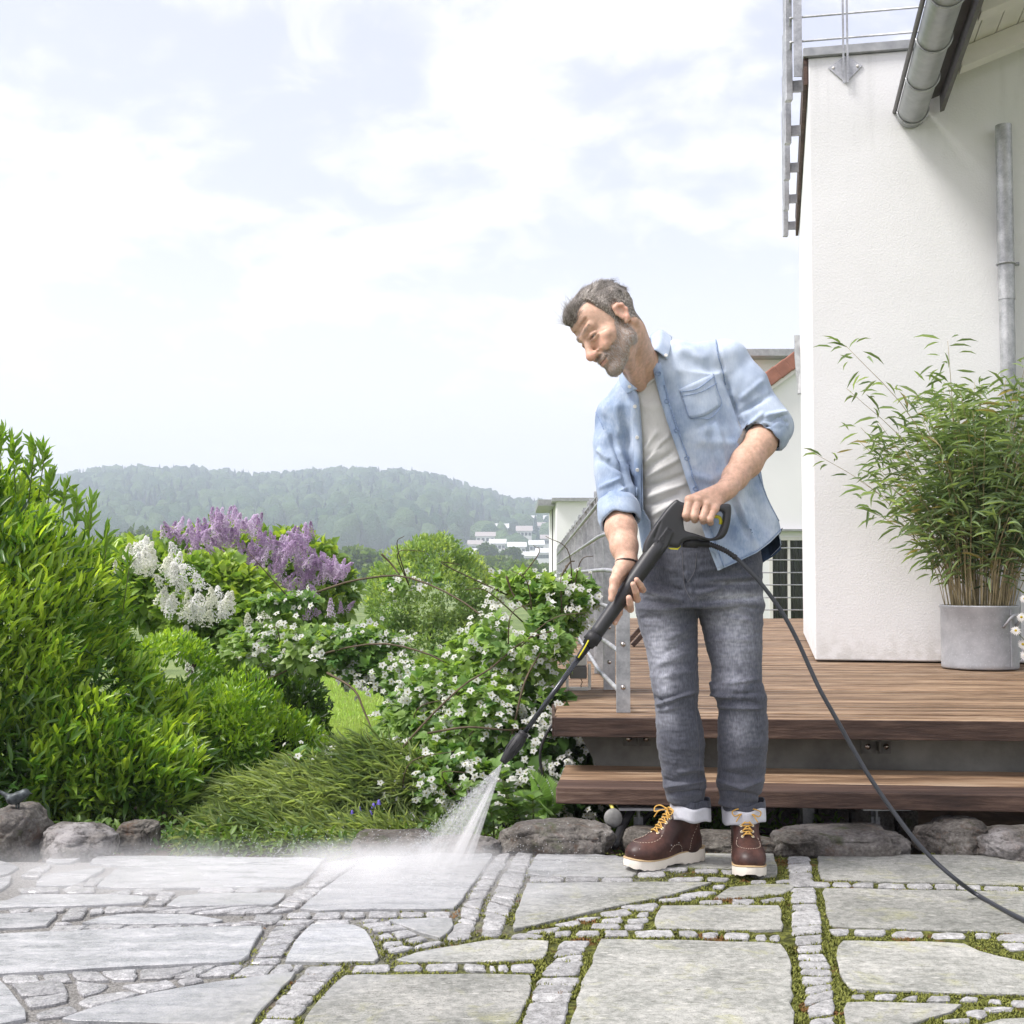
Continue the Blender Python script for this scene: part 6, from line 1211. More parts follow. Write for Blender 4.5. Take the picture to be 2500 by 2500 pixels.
for s_ in (-1, 1):
    for a_, b_ in (((.018, .0075), (.031, .0100)), ((.031, .0100), (.0455, .0060)), ((.020, .0070), (.031, .0052)), ((.031, .0052), (.044, .0062))):
        pa, pb = np.array(a_), np.array(b_); e_ = pb - pa; q_ = np.c_[x * s_, z] - pa; t_ = np.clip((q_ @ e_) / (e_ @ e_), 0, 1); dd_ = np.linalg.norm(q_ - t_[:, None] * e_, axis=1); mixc(head * (y > .072) * sm(.0022, .0010, dd_) * .6, (.16, .085, .06))
mixc(head * (y > .07) * sm(.016, .006, np.linalg.norm(np.c_[ax - .031, z - .0085], axis=1)) * .22, (.40, .20, .14))  # eye socket shading put into the skin colour
for q in NAIL: mixc(sm(.0065, .0045, np.linalg.norm(BV - q, axis=1)) * .6, (.80, .52, .44))
arm = sm(3.74, 3.70, BV[:, 1]) * (~head); mixc(arm * .25, (.70, .42, .32))
sole_ = body
bm_ = mesh('body', BV, BQ, m_skin); attr(bm_, 'tint', tint)
o_body = link('body', bm_, person)
# eyes
m_eye = M_('eye_ball', .15, .6); _v = m_eye.attr('tint', True); m_eye.color(_v); m_eye = m_eye.m
for s in (-1, 1):
    b = MB(); c = hw(s * .031, .0782, .0070); V = []; n1, n2 = 20, 14
    q = [np.array([sin(a) * cos(t), sin(a) * sin(t), cos(a)]) * .0125 for a in np.linspace(0.001, pi - .001, n2) for t in np.linspace(0, 2 * pi, n1, endpoint=False)]
    Fc = [(i * n1 + j, i * n1 + (j + 1) % n1, (i + 1) * n1 + (j + 1) % n1, (i + 1) * n1 + j) for i in range(n2 - 1) for j in range(n1)]
    V = np.array(q) + c; me = mesh('eye', V, np.array(Fc), m_eye)
    g = hw(s * .031, .1, .000) - c; g /= np.linalg.norm(g); d = ((V - c) / .0125) @ g
    cl = np.where(d[:, None] > .965, [.01, .01, .012], np.where(d[:, None] > .82, [.10, .095, .06], [.36, .32, .30])); attr(me, 'tint', cl)
    link('eye', me, o_body)
# hair: a thick base following the skull plus many strands
def hairmask(x, y, z):
    ax = np.abs(x)
    line = np.where(y > .035, .073 + (.090 - y) * .12 - 9 * np.maximum(ax - .045, 0) * (y - .02) * 0 + .018 * sm(.018, .042, ax) * sm(.075, .05, ax),
           np.where(y > -.022, np.where(y > .012, -.012 + (y - .012) * 3.3, np.where(y > .002, -.002, .043)), -.020 + (y + .022) * .42))
    return z - line
hm = hairmask(x, y, z) + nzv(hv, 120) * .003
hs = head & (z > -.07) & ~((ax > .0745) & (y > -.045) & (y < .022) & (z < .046))
T = tris(BQ); T = T[hs[T].all(1)]
off = .0012 + .0030 * sm(.0, .04, z) + .009 * sm(.05, .11, z) + .005 * sm(.02, .08, y) * sm(.06, .09, z)
wav = np.array([noise.noise(Vector((p[0] * 60, p[1] * 22, p[2] * 40))) for p in hv])
off = off * sm(-.001, .012, hm) + .008 * wav * sm(.0, .03, hm) * sm(.0, .05, z)
NV = BV + N * off[:, None]
HV2, HT = clip(NV, T, hm)
m_hair = M_('hair', .45, .35)
_n = m_hair.noise(1.0, 5, vec=m_hair.geo((240, 70, 170)))
m_hair.color(m_hair.ramp(_n, [(.3, (.08, .068, .057)), (.5, (.23, .20, .17)), (.68, (.50, .46, .41))])); m_hair.bump(_n, .8, .003); m_hair = m_hair.m
m_str = M_('hair_strand', .4, .4); m_str.color(m_str.attr('tint', True)); m_str = m_str.m
o_hair = obj('hair', HV2, HT, m_hair, person)
# strands
def strands(root, nrm, dirf, length, wid, cols, seg=4, curl=.25, lift=.5):
    n = len(root); Vs = []; Fs = []; Cs = []; 
    up = nrm; d = dirf; cur = root.copy(); dd = nrm * lift + d * .8; dd /= np.linalg.norm(dd, axis=1)[:, None]
    side = np.cross(d, nrm); side /= np.linalg.norm(side, axis=1)[:, None] + 1e-9
    ph = rng.uniform(0, 6.28, n); L = length / seg
    rows = []
    for i in range(seg + 1):
        w_ = (wid * (1 - .8 * i / seg))[:, None]; rows += [cur - side * w_, cur + side * w_]
        dd = dd + d * .45 - nrm * .20 + side * (np.cos(ph + i * 1.7) * curl)[:, None] + nrm * (np.sin(ph + i * 1.9) * curl * .6)[:, None]; dd /= np.linalg.norm(dd, axis=1)[:, None]
        cur = cur + dd * L[:, None]
    V = np.stack(rows, 1).reshape(-1, 3); b = (np.arange(n) * (2 * seg + 2))[:, None]
    Q = np.concatenate([b + np.array([2 * i, 2 * i + 1, 2 * i + 3, 2 * i + 2]) for i in range(seg)])
    return V, Q, np.repeat(cols, 2 * seg + 2, axis=0)
hN = vnormals(HV2, HT); _l = hl(HV2); _okh = np.where(~((np.abs(_l[:, 0]) > .060) & (_l[:, 1] > -.045) & (_l[:, 1] < .016) & (_l[:, 2] < .050)))[0]; sel = _okh[rng.integers(0, len(_okh), 11000)]; r0 = HV2[sel]; n0 = hN[sel]; l0 = hl(r0)
back = HM @ np.array([0, -1.0, .15]); down = HM @ np.array([0, -.25, -1.0]); fw = HM @ np.array([-.3, .55, .75])
wt = sm(.03, .085, l0[:, 2])[:, None]; wf = (sm(.05, .085, l0[:, 1]) * sm(.06, .08, l0[:, 2]))[:, None] * .8
d0 = back * wt * (1 - wf) + down * (1 - wt) * .7 + back * (1 - wt) * .5 + fw * wf + rng.normal(0, .10, (len(r0), 3))
_w = np.array([noise.noise_vector(Vector(p) * 38) for p in l0]); d0 = d0 + (_w @ HM.T) * 1.1
d0 = d0 - n0 * (d0 * n0).sum(1)[:, None]; d0 /= np.linalg.norm(d0, axis=1)[:, None] + 1e-9
ln = (.009 + .027 * wt[:, 0] + .012 * wf[:, 0]) * rng.uniform(.6, 1.25, len(r0))
g_ = rng.beta(1.3, 2.2, len(r0)) * (1.15 - .3 * wt[:, 0]); cc_ = np.outer(1 - g_, [.11, .09, .072]) + np.outer(g_, [.50, .47, .43])
V1, Q1, K1 = strands(r0 - n0 * .001, n0, d0, ln, np.full(len(r0), .00055), cc_, 4, .42, .28)
_e = np.where(hs & (np.abs(hm) < .0035) & (y > -.10))[0]; _e = _e[rng.integers(0, len(_e), 1500)]; _le = hv[_e]
_de = back * sm(.04, .07, _le[:, 2])[:, None] + down * sm(.06, .02, _le[:, 2])[:, None] + rng.normal(0, .2, (1500, 3)); _de = _de - N[_e] * (_de * N[_e]).sum(1)[:, None]; _de /= np.linalg.norm(_de, axis=1)[:, None]
_V, _Q, _K = strands(BV[_e], N[_e], _de, rng.uniform(.006, .013, 1500), np.full(1500, .00032), np.outer(rng.uniform(.6, 1.8, 1500), [.16, .13, .105]), 4, .3, .25); Q1 = np.concatenate([Q1, _Q + len(V1)]); V1 = np.concatenate([V1, _V]); K1 = np.concatenate([K1, _K])
me = mesh('hair_strands', V1, Q1, m_str, False); attr(me, 'tint', K1); link('hair_strands', me, o_hair, kind='stuff')
# beard and brow hairs
cand = np.where(be > .5)[0]; sel = cand[rng.integers(0, len(cand), 6500)]; cb2 = np.where(br > .4)[0]; sel2 = cb2[rng.integers(0, len(cb2), 90)]
r0 = np.concatenate([BV[sel], BV[sel2]]) + rng.normal(0, .0012, (len(sel) + len(sel2), 3)); n0 = np.concatenate([N[sel], N[sel2]])
dn = HM @ np.array([0, .15, -1.0]); dl = HM @ np.array([-.9, .1, .2])
l0 = hl(r0); d0 = np.concatenate([np.tile(dn, (len(sel), 1)), np.tile(HM @ np.array([0, .1, .3]), (len(sel2), 1)) + (HM @ np.array([1., 0, 0]))[None] * np.sign(l0[len(sel):, 0])[:, None]])
d0 = d0 + rng.normal(0, .3, d0.shape); d0 = d0 - n0 * (d0 * n0).sum(1)[:, None]; d0 /= np.linalg.norm(d0, axis=1)[:, None]
g_ = np.clip(rng.beta(2.2, 1.6, len(r0)) + .30 * sm(.05, 0, l0[:, 1]) + .2 * sm(-.085, -.1, l0[:, 2]), 0, 1); g_[len(sel):] *= .35
cc_ = np.outer(1 - g_, [.13, .09, .065]) + np.outer(g_, [.62, .58, .54])
V1, Q1, K1 = strands(r0 - n0 * .0005, n0, d0, rng.uniform(.004, .0085, len(r0)), np.full(len(r0), .00050), cc_, 2, .15)
me = mesh('beard', V1, Q1, m_str, False); attr(me, 'tint', K1); link('beard', me, person)

# hairs on the forearms
fa = np.where((~head) & (((BV[:, 0] > aR[0][0]) & (BV[:, 1] < 3.80)) | (BV[:, 0] < aR[0][0] + .05)) & (BV[:, 1] < 3.84) & (np.minimum(np.linalg.norm(BV - aR[-1], axis=1), np.linalg.norm(BV - aL[-1], axis=1)) < .20) & (np.linalg.norm(BV - WR, axis=1) > .03) & (np.linalg.norm(BV - WL, axis=1) > .035))[0]
sel = fa[rng.integers(0, len(fa), 2600)]; r0 = BV[sel] + rng.normal(0, .001, (2600, 3)); n0 = N[sel]; nearR = (np.linalg.norm(r0 - WR, axis=1) < np.linalg.norm(r0 - WL, axis=1))[:, None]
d0 = np.where(nearR, unit_(WR - aR[3]), unit_(WL - aL[2])) + rng.normal(0, .5, (2600, 3)); d0 = d0 - n0 * (d0 * n0).sum(1)[:, None]; d0 /= np.linalg.norm(d0, axis=1)[:, None]
V1, Q1, K1 = strands(r0, n0, d0, rng.uniform(.005, .011, 2600), np.full(2600, .00012), np.tile([.20, .13, .08], (2600, 1)), 2, .2)
me = mesh('arm_hair', V1, Q1, m_str, False); attr(me, 'tint', K1); link('arm_hair', me, o_body, kind='stuff')
# ------------------------------------------------------------------ clothes
YB = 3.90; MPX = YB / F
def zrow(y): return P(1700, y, YB)[2]
def row(y, x0, x1, cyy, ry): a, b = P(x0, y, YB), P(x1, y, YB); return (a[2], (a[0] + b[0]) / 2, cyy, (b[0] - a[0]) / 2, ry)
def wrinkle(V, N, amp, s, an, off): return V + N * (nzv(V, s, off, an) * amp)[:, None]
def cloth_mat(name, base, dark, light, rough=.85, weave=700, fade_lit=True):
    m = M_(name, rough, .25)
    v = m.geo((1, 1, .25)); n = m.noise(220, 4, vec=v); n2 = m.noise(7, 5, .6)
    a = m.math('ADD', m.math('MULTIPLY', n, .18), m.math('MULTIPLY', n2, .82))
    c = m.ramp(a, [(.37, dark), (.50, base), (.66, light)])
    if fade_lit: c = m.mix(m.attr('fade_lit'), c, tuple(light)); c = m.mix(m.attr('edge'), c, tuple(np.array(dark) * .55))
    m.color(c); m.bump(m.noise(weave, 2), .35, .0012); m.set('Sheen Weight', .15); return m.m
m_jean = M_('jeans_denim', .85, .25)
_n1 = m_jean.noise(260, 3, vec=m_jean.geo((1, 1, .22))); _n2 = m_jean.noise(5, 3, .5); _bs = m_jean.mix(m_jean.rng(_n1, .35, .65), (.034, .038, .054), (.072, .079, .105))
_bs = m_jean.mix(m_jean.rng(_n2, .35, .65, 0, .3), _bs, (.13, .132, .152)); _hi = m_jean.mix(m_jean.rng(_n1, .35, .65), (.35, .365, .42), (.52, .535, .60))
m_jean.color(m_jean.mix(m_jean.attr('fade_lit'), _bs, _hi)); m_jean.bump(m_jean.noise(700, 2), .35, .0012); m_jean.set('Sheen Weight', .12); m_jean = m_jean.m
m_shirt = cloth_mat('light_denim', (.285, .375, .52), (.14, .215, .37), (.56, .635, .735))
m_shirt_in = simple('denim_inside', (.035, .055, .10), .9, .1, 0, .3, 60)
m_tee = cloth_mat('jersey', (.60, .60, .58), (.50, .50, .485), (.68, .68, .66), .9, 500, False)
def finish(o, th, mat_in=None):
    m = o.modifiers.new('thickness', 'SOLIDIFY'); m.thickness = th; m.offset = -1
    if mat_in is not None: o.data.materials.append(mat_in); m.material_offset = 1; m.material_offset_rim = 0
    return o
def put(name, V, T, mat, parent, fade_lit=None, edge=None, **k):
    me = mesh(name, V, T, mat); attr(me, 'fade_lit', np.zeros(len(V)) if fade_lit is None else fade_lit); attr(me, 'edge', np.zeros(len(V)) if edge is None else edge)
    return link(name, me, parent, **k)
def bump_at(V, p, r): x, y = pix(V); return np.exp(-((x - p[0]) ** 2 / (r[0] ** 2) + (y - p[1]) ** 2 / (r[1] ** 2)))
# --- jeans
L1 = [(380, 548, 862), (420, 541, 862), (500, 560, 863), (600, 588, 861), (700, 606, 860), (780, 613, 862), (820, 622, 862), (860, 630, 855), (910, 640, 858), (1000, 642, 885), (1100, 650, 900), (1200, 668, 897), (1280, 684, 890), (1330, 688, 916), (1370, 700, 912), (1405, 708, 905), (1425, 712, 900)]
L2 = [(380, 862, 1207), (420, 868, 1206), (500, 885, 1202), (600, 905, 1196), (700, 933, 1190), (780, 930, 1190), (820, 922, 1205), (860, 945, 1213), (910, 968, 1214), (1000, 968, 1226), (1100, 967, 1229), (1200, 974, 1223), (1280, 972, 1220), (1330, 968, 1214), (1370, 985, 1205), (1405, 990, 1190), (1435, 978, 1184)]
f = Field()
for L, cyy in ((L1, (3.90, 3.86, 3.93)), (L2, (3.90, 3.86, 3.93))):
    rows = []
    for y, a, b in L:
        t = np.interp(y, [380, 850, 1430], cyy); xa, yy = C2(a, y); xb, _ = C2(b, y); r = row(yy, xa, xb, t, 0)
        rows.append(r[:4] + (r[3] * np.interp(y, [380, 800, 1100, 1430], [1.0, 1.05, 1.15, 1.12]),))
    f.loft(rows, .012)
top = [(40, 588, 1180), (90, 585, 1196), (150, 574, 1202), (200, 564, 1205), (300, 550, 1207), (360, 547, 1207), (392, 560, 1200)]
f.loft([row(C2(0, y)[1], C2(a, 0)[0], C2(b, 0)[0], 3.905, .135 + .012 * (y > 100)) for y, a, b in top], .03)
JV, JQ = f.mesh(.0042); JV = relax(JV, JQ, 2, .5)
N = vnormals(JV, JQ)
JF = [((640, 905), (862, 832), 5, .009), ((618, 850), (700, 905), 5, -.006), ((640, 880), (800, 850), 6, -.004), ((648, 935), (760, 915), 6, .004),
      ((920, 842), (1060, 868), 6, .008), ((972, 908), (1212, 922), 6, .009), ((985, 880), (1180, 890), 7, -.006), ((1000, 800), (1195, 765), 7, .006), ((1040, 850), (1200, 835), 6, -.006),
      ((1120, 760), (1090, 880), 8, .005), ((930, 780), (960, 830), 6, .004),
      ((690, 1335), (905, 1305), 6, .007), ((686, 1290), (800, 1320), 6, -.005), ((700, 1375), (910, 1350), 6, -.006), ((760, 1260), (895, 1235), 8, .005), ((870, 1180), (900, 1330), 7, .006),
      ((968, 1300), (1110, 1340), 6, .008), ((1080, 1345), (1216, 1290), 7, .008), ((975, 1350), (1210, 1385), 6, -.006), ((985, 1255), (1150, 1285), 8, -.005), ((1010, 1230), (1215, 1215), 9, .004),
      ((575, 300), (800, 360), 8, .006), ((560, 350), (790, 385), 7, -.005), ((545, 400), (760, 400), 7, .005), ((560, 450), (720, 440), 8, -.004), ((600, 250), (800, 310), 8, -.005),
      ((850, 330), (1010, 275), 9, .009), ((850, 365), (1200, 340), 9, -.007), ((870, 300), (1180, 250), 8, -.006), ((900, 250), (1200, 225), 8, .006), ((880, 420), (1190, 470), 9, .005), ((1000, 390), (1200, 400), 8, -.005),
      ((700, 560), (860, 480), 9, .004), ((680, 640), (860, 540), 9, -.004), ((640, 700), (840, 620), 10, .004), ((900, 560), (1180, 560), 9, .003), ((660, 760), (860, 720), 9, .004),
      ((845, 330), (800, 200), 6, .005), ((830, 300), (795, 240), 4, -.005), ((600, 150), (780, 215), 9, .004), ((860, 205), (1190, 165), 9, .004)]
for a, b, wd, am in JF: JV = fold(JV, N, C2(*a), C2(*b), wd * .80, am * 1.4)
N = vnormals(JV, JQ)
JV = wrinkle(JV, N, .0022, 20, (.7, .7, 2.4), (3, 1, 5)); JV = wrinkle(JV, N, .0016, 60, (.6, .6, 2.2), (1, 7, 2))
Nj = vnormals(JV, JQ); fd = np.zeros(len(JV))
for p, r, a in (((680, 600), (50, 150), .50), ((1060, 560), (55, 160), .60), ((690, 780), (28, 60), .5), ((1050, 760), (50, 45), .45), ((700, 960), (40, 50), .25), ((1090, 1020), (45, 80), .28), ((1080, 340), (85, 22), .65), ((650, 330), (45, 14), .3), ((1060, 265), (70, 9), .3), ((1000, 470), (50, 60), .4)):
    fd = np.maximum(fd, 1.4 * a * bump_at(JV, C2(*p), (r[0] * .8, r[1] * .6)))
crest = nzv(JV, 60, (2, 2, 2), (1, 1, 2.2)); fd = np.clip(fd * (1 + crest * .5) + .04 + .05 * crest, 0, .9) * (Nj[:, 1] < .3)
o_j = put('jeans', JV, JQ, m_jean, person, fd)
JB = BVHTree.FromPolygons(JV.tolist(), tris(JQ).tolist())
def onsurf(bvh, px, py, off=.002):
    r = Vector(ray(px, py)).normalized(); h = bvh.ray_cast(Vector((0, 0, CAMZ)), r)
    if h[0] is None: return None
    n = h[1] if h[1].dot(r) < 0 else -h[1]
    return np.array(h[0] + n * off), np.array(n)
def strip(bvh, pts, wid, name, mat, parent, off=.002, n=40, th=.0018, **k):
    pl = spline(pts, n); d = np.gradient(pl, axis=0); d /= np.linalg.norm(d, axis=1)[:, None]; V = []; ok = []
    for p, t in zip(pl, d):
        L_ = [onsurf(bvh, p[0] - t[1] * u, p[1] + t[0] * u, off) for u in (-wid / 2, 0, wid / 2)]
        if any(q is None for q in L_): continue
        V += [q[0] for q in L_]
    k_ = len(V) // 3
    if k_ < 2: return None
    Q = np.array([(3 * i + j, 3 * i + j + 1, 3 * i + j + 4, 3 * i + j + 3) for i in range(k_ - 1) for j in (0, 1)])
    o = put(name, V, Q, mat, parent, **k); finish(o, th); o.modifiers[0].offset = 1; return o
def stitchline(bvh, pts, r, mat, name, parent, off=.001, n=60):
    pl = spline(pts, n); q = [onsurf(bvh, *p, off) for p in pl]; q = [a[0] for a in q if a is not None]
    if len(q) < 3: return
    b = MB(); b.tube(q, r, 4, False); return b.build(name, mat, parent, True, kind='stuff')
m_thread = simple('grey_thread', (.13, .13, .15), .8)
m_lthread = simple('tan_thread', (.55, .45, .36), .8)
for nm, pts in (('fly_seam', [C2(785, 95), C2(790, 200), C2(800, 290), C2(840, 365)]), ('fly_seam', [C2(860, 110), C2(850, 200), C2(815, 260)]), ('inseam', [C2(850, 400), C2(862, 600), C2(848, 820), C2(860, 1000), C2(875, 1150), C2(872, 1290), C2(885, 1380)])):
    stitchline(JB, pts, .0011, m_thread, nm, o_j)
# turned-up cuffs
m_cuff = cloth_mat('cuff_inside', (.58, .59, .63), (.47, .48, .53), (.66, .67, .70), .9, 500, False)
def ring(cx, yA, yB, xa0, xb0, xa1, xb1, cyy, name, mat, tk, n=48, slope=0.0):
    V = []; m = 5; A = P(0, yA, YB)[2]; Bz = P(0, yB, YB)[2]
    for i in range(m + 1):
        t = i / m; a = P(xa0 + (xa1 - xa0) * t, 0, YB)[0]; b = P(xb0 + (xb1 - xb0) * t, 0, YB)[0]; z = A + (Bz - A) * t
        for j in range(n):
            an = 2 * pi * j / n; r = (b - a) / 2 * (1 + .03 * sin(3 * an + t * 2) + .02 * sin(7 * an)); ox = .015 * sin(pi * t) * .2
            V.append(((a + b) / 2 + r * cos(an), cyy + r * 1.12 * sin(an), z + slope * cos(an) + .003 * sin(5 * an)))
    Q = np.array([(i * n + j, i * n + (j + 1) % n, (i + 1) * n + (j + 1) % n, (i + 1) * n + j) for i in range(m) for j in range(n)])
    o = put(name, V, Q, mat, o_j); s = finish(o, tk); s.modifiers[0].offset = 0
    return o
for (xa, xb, ya, yb, yc, sl) in ((709, 904, 1400, 1436, 1508, -.004), (975, 1184, 1418, 1448, 1522, .006)):
    x0, x1 = C2(xa, 0)[0], C2(xb, 0)[0]
    ring(0, C2(0, ya)[1], C2(0, yb)[1], x0, x1, x0 - 1, x1 + 1, 3.93, 'cuff_band', m_jean, .003, slope=sl)
    ring(0, C2(0, yb)[1], C2(0, yc)[1], x0 - 1, x1 + 1, x0 - 2, x1 + 1, 3.93, 'turned_up_cuff', m_cuff, .0035, slope=sl)
# --- t-shirt and shirt share the torso
def torso(f, g, b):
    R = [(925, 1520, 1765, 3.865, .095), (1000, 1482, 1788, 3.87, .118), (1060, 1500, 1832, 3.88, .126), (1120, 1512, 1850, 3.885, .130), (1193, 1535, 1866, 3.895, .135), (1290, 1560, 1903, 3.90, .150), (1400, 1575, 1930, 3.90, .165), (1440, 1578, 1935, 3.90, .17)]
    rows = []
    for y, a, c, cyy, ry in R:
        w_ = np.interp(y, [925, 1085, 1290, 1440], [g, g + 2, g + b, g + b * 1.6]); r = row(y, a + w_ * (.5 if y > 1250 else 1), c - w_, cyy, ry - w_ * MPX)
        rows.append(r)
    f.loft(rows, .03)
    rr = g * MPX
    f.chain([P(1502, 1014, 3.88), P(1640, 892, 3.87), P(1772, 882, 3.89)], [.058 - rr, .066 - rr, .066 - rr], .05)
    f.cone(P(1600, 905, 3.83), P(1645, 930, 3.86), .068 - rr, .08 - rr, .04)
f = Field(); torso(f, 8, 14)
TV, TQ = f.mesh(.005); TV = relax(TV, TQ, 2, .5); N = vnormals(TV, TQ)
for a, b, wd, am in [((745, 1340), (930, 1130), 7, .009), ((760, 1300), (900, 1180), 7, -.008), ((745, 1430), (1000, 1290), 8, .008), ((745, 1500), (1040, 1400), 8, -.009), ((760, 1560), (1050, 1460), 8, .009), ((760, 1620), (1000, 1530), 8, -.009), ((790, 1690), (960, 1590), 8, .007), ((740, 1250), (850, 1100), 8, .005), ((780, 900), (870, 1200), 12, .003), ((740, 1380), (960, 1240), 8, -.007)]:
    TV = fold(TV, N, C1(*a), C1(*b), wd * .75, am)
TV = wrinkle(TV, vnormals(TV, TQ), .004, 14, (1, 1, 2.2), (5, 5, 5))
x, y = pix(TV)
nk = C1(*(np.array([690, 795]))); neck = np.interp(x, [1500, 1547, 1575, 1600, 1640, 1700], [925, 940, 933, 916, 850, 800])
g = np.minimum(y - neck, 1352 - y); g = np.where(TV[:, 1] > 3.88, np.minimum(y - 860 - .35 * (1600 - x), 1352 - y), g); g = np.where(x > 1625, np.minimum(g, y - 905), g); g = np.where(y > 1180, np.minimum(g, 1775 - x), g)
V2, T2 = clip(TV, tris(TQ), g); o_t = obj('tshirt', V2, T2, m_tee, person); finish(o_t, .002)
TB = BVHTree.FromPolygons(V2.tolist(), T2.tolist())
strip(TB, [(1546, 943), (1575, 937), (1600, 921), (1622, 900)], 13, 'neckband', m_tee, o_t, .001, 20)
# shirt
f = Field(); torso(f, 0, 0)
f.chain([P(1775, 887, 3.89), P(1822, 945, 3.88), P(1860, 1010, 3.865), P(1886, 1040, 3.85), P(1866, 1070, 3.835)], [.066, .065, .063, .058, .056], .025)
f.chain([P(1500, 1014, 3.88), P(1488, 1080, 3.865), P(1490, 1150, 3.845), P(1502, 1215, 3.815), P(1514, 1270, 3.775)], [.057, .052, .050, .052, .054], .012)
SV, SQ = f.mesh(.0045); SV = relax(SV, SQ, 2, .5); N = vnormals(SV, SQ)
SF = [((530, 1120), (620, 1440), 7, -.008), ((600, 1430), (710, 1650), 6, -.009), ((560, 1200), (690, 1560), 7, .006), ((470, 1000), (590, 1250), 9, -.006), ((430, 1230), (520, 1310), 7, .007), ((440, 1300), (610, 1390), 7, -.006), ((450, 1500), (600, 1430), 6, .006), ((470, 1640), (640, 1530), 7, -.007), ((480, 1580), (640, 1490), 6, .006), ((620, 880), (640, 1250), 11, -.004), ((560, 900), (600, 1150), 11, .006),
      ((1285, 720), (1430, 1110), 7, -.011), ((1330, 820), (1440, 1090), 8, .007), ((1240, 480), (1290, 720), 4, -.004), ((1450, 1090), (1560, 990), 7, .007), ((1480, 1130), (1700, 1000), 6, -.010), ((1560, 1010), (1720, 985), 6, .007), ((1400, 900), (1560, 760), 9, .005), ((1430, 960), (1620, 860), 9, -.004), ((1640, 1010), (1730, 1060), 6, -.006), ((1380, 1000), (1560, 900), 8, -.005),
      ((1230, 1050), (1330, 1480), 11, .007), ((1180, 1120), (1260, 1400), 11, -.006), ((1370, 1560), (1510, 1900), 9, .009), ((1330, 1500), (1460, 1840), 9, -.008), ((1450, 1500), (1600, 1800), 11, -.007), ((1500, 1480), (1650, 1760), 10, .006), ((1100, 1100), (1240, 1020), 10, -.004), ((1050, 1400), (1230, 1450), 11, .006), ((1090, 1180), (1400, 1200), 14, .004), ((960, 560), (1180, 640), 14, .004), ((1000, 700), (1040, 1050), 12, -.003),
      ((680, 900), (700, 1500), 8, .004), ((650, 1560), (735, 1640), 6, -.007), ((640, 1330), (700, 1420), 7, .006)]
for a, b, wd, am in SF: SV = fold(SV, N, C1(*a), C1(*b), wd * .80, am * 1.35)
N = vnormals(SV, SQ); SV = wrinkle(SV, N, .0065, 13, (1, 1, .8), (9, 2, 1)); SV = wrinkle(SV, N, .0030, 36, (1, 1, .6), (4, 2, 1))
x, y = pix(SV); front = SV[:, 1] < 3.90
lx = [C1(*p) for p in ((590, 720), (690, 800), (715, 880), (728, 1000), (738, 1150), (740, 1400), (742, 1640), (790, 1720), (800, 1900), (800, 2100))]
rx_ = [C1(*p) for p in ((800, 560), (805, 660), (835, 800), (870, 930), (925, 1100), (985, 1270), (1025, 1400), (1065, 1520), (1130, 1720), (1180, 1870), (1247, 2048), (1262, 2140))]
xl = np.interp(y, [p[1] for p in lx], [p[0] for p in lx]); xr = np.interp(y, [p[1] for p in rx_], [p[0] for p in rx_])
g = np.where(front, np.maximum(xl - x, x - xr), 50.)
isarm = ((x < 1562) & (y > 1100) & (SV[:, 1] < 3.83))
hemF = np.interp(x, [1500, 1566, 1600, 1752, 1800, 1847, 1880, 1912, 1940], [1330, 1350, 1370, 1394, 1372, 1350, 1325, 1293, 1285])
hemB = np.interp(x, [1560, 1620, 1750, 1850, 1875, 1905, 1930], [1350, 1385, 1400, 1384, 1365, 1335, 1290])
g = np.minimum(g, np.where(SV[:, 1] < 3.925, hemF, hemB) - y)
# neck hole (a slanted disc around the neck) and sleeve mouths
nc, nd = P(1588, 890, 3.80), np.array([-.35, -.12, .75]); nd /= np.linalg.norm(nd)
q = SV - P(1562, 893, 3.82); ax_ = q @ nd; g = np.minimum(g, np.where(np.linalg.norm(q - ax_[:, None] * nd, axis=1) < .060, (.010 - ax_) * 800, 99))
for c0, c1 in ((P(1886, 1040, 3.85), P(1868, 1066, 3.838)), (P(1502, 1215, 3.815), P(1512, 1258, 3.782))):
    d = c1 - c0; d /= np.linalg.norm(d); q = SV - c1; t = q @ d; rr = np.linalg.norm(q - t[:, None] * d, axis=1); g = np.where((rr < .070) & (t > -.02) & (t < .09), np.minimum(g, -t * 800), g)
V2, T2 = clip(SV, tris(SQ), g)
x, y = pix(V2); N2 = vnormals(V2, T2)
fd = np.clip(.16 + .45 * sm(1150, 850, y) * sm(1500, 1750, x) + .20 * nzv(V2, 9) + .10 * nzv(V2, 30), 0, .75)  # random fading, plus light on the upper right shoulder put into the colour
eg = np.zeros(len(V2))
xr2 = np.interp(y, [p[1] for p in rx_], [p[0] for p in rx_]); eg = np.maximum(eg, .55 * np.exp(-((x - xr2 - 17) / 2.2) ** 2) * (y > 880) * (V2[:, 1] < 3.9))
hm2 = np.interp(x, [1752, 1800, 1847, 1880, 1912], [1394, 1372, 1350, 1325, 1293]); eg = np.maximum(eg, .35 * np.exp(-((y - hm2 + 7) / 2.0) ** 2) * (x > 1740))
o_s = put('denim_shirt', V2, T2, m_shirt, person, fd, eg); finish(o_s, .0028, m_shirt_in)
SB = BVHTree.FromPolygons(V2.tolist(), T2.tolist())
m_seam = simple('denim_seam', (.24, .32, .48), .9, .2, 0, .3, 200)
m_band = cloth_mat('denim_band', (.36, .46, .62), (.25, .34, .52), (.52, .60, .72), fade_lit=False)
strip(SB, [(p[0] + 11, p[1]) for p in rx_[1:-2]] + [(C1(1247, 2048)[0] + 9, 1388)], 20, 'button_band', m_band, o_s, .0035, 60)
strip(SB, [(p[0] - 10, p[1]) for p in lx[1:-3]], 17, 'button_band', m_band, o_s, .0035, 50)
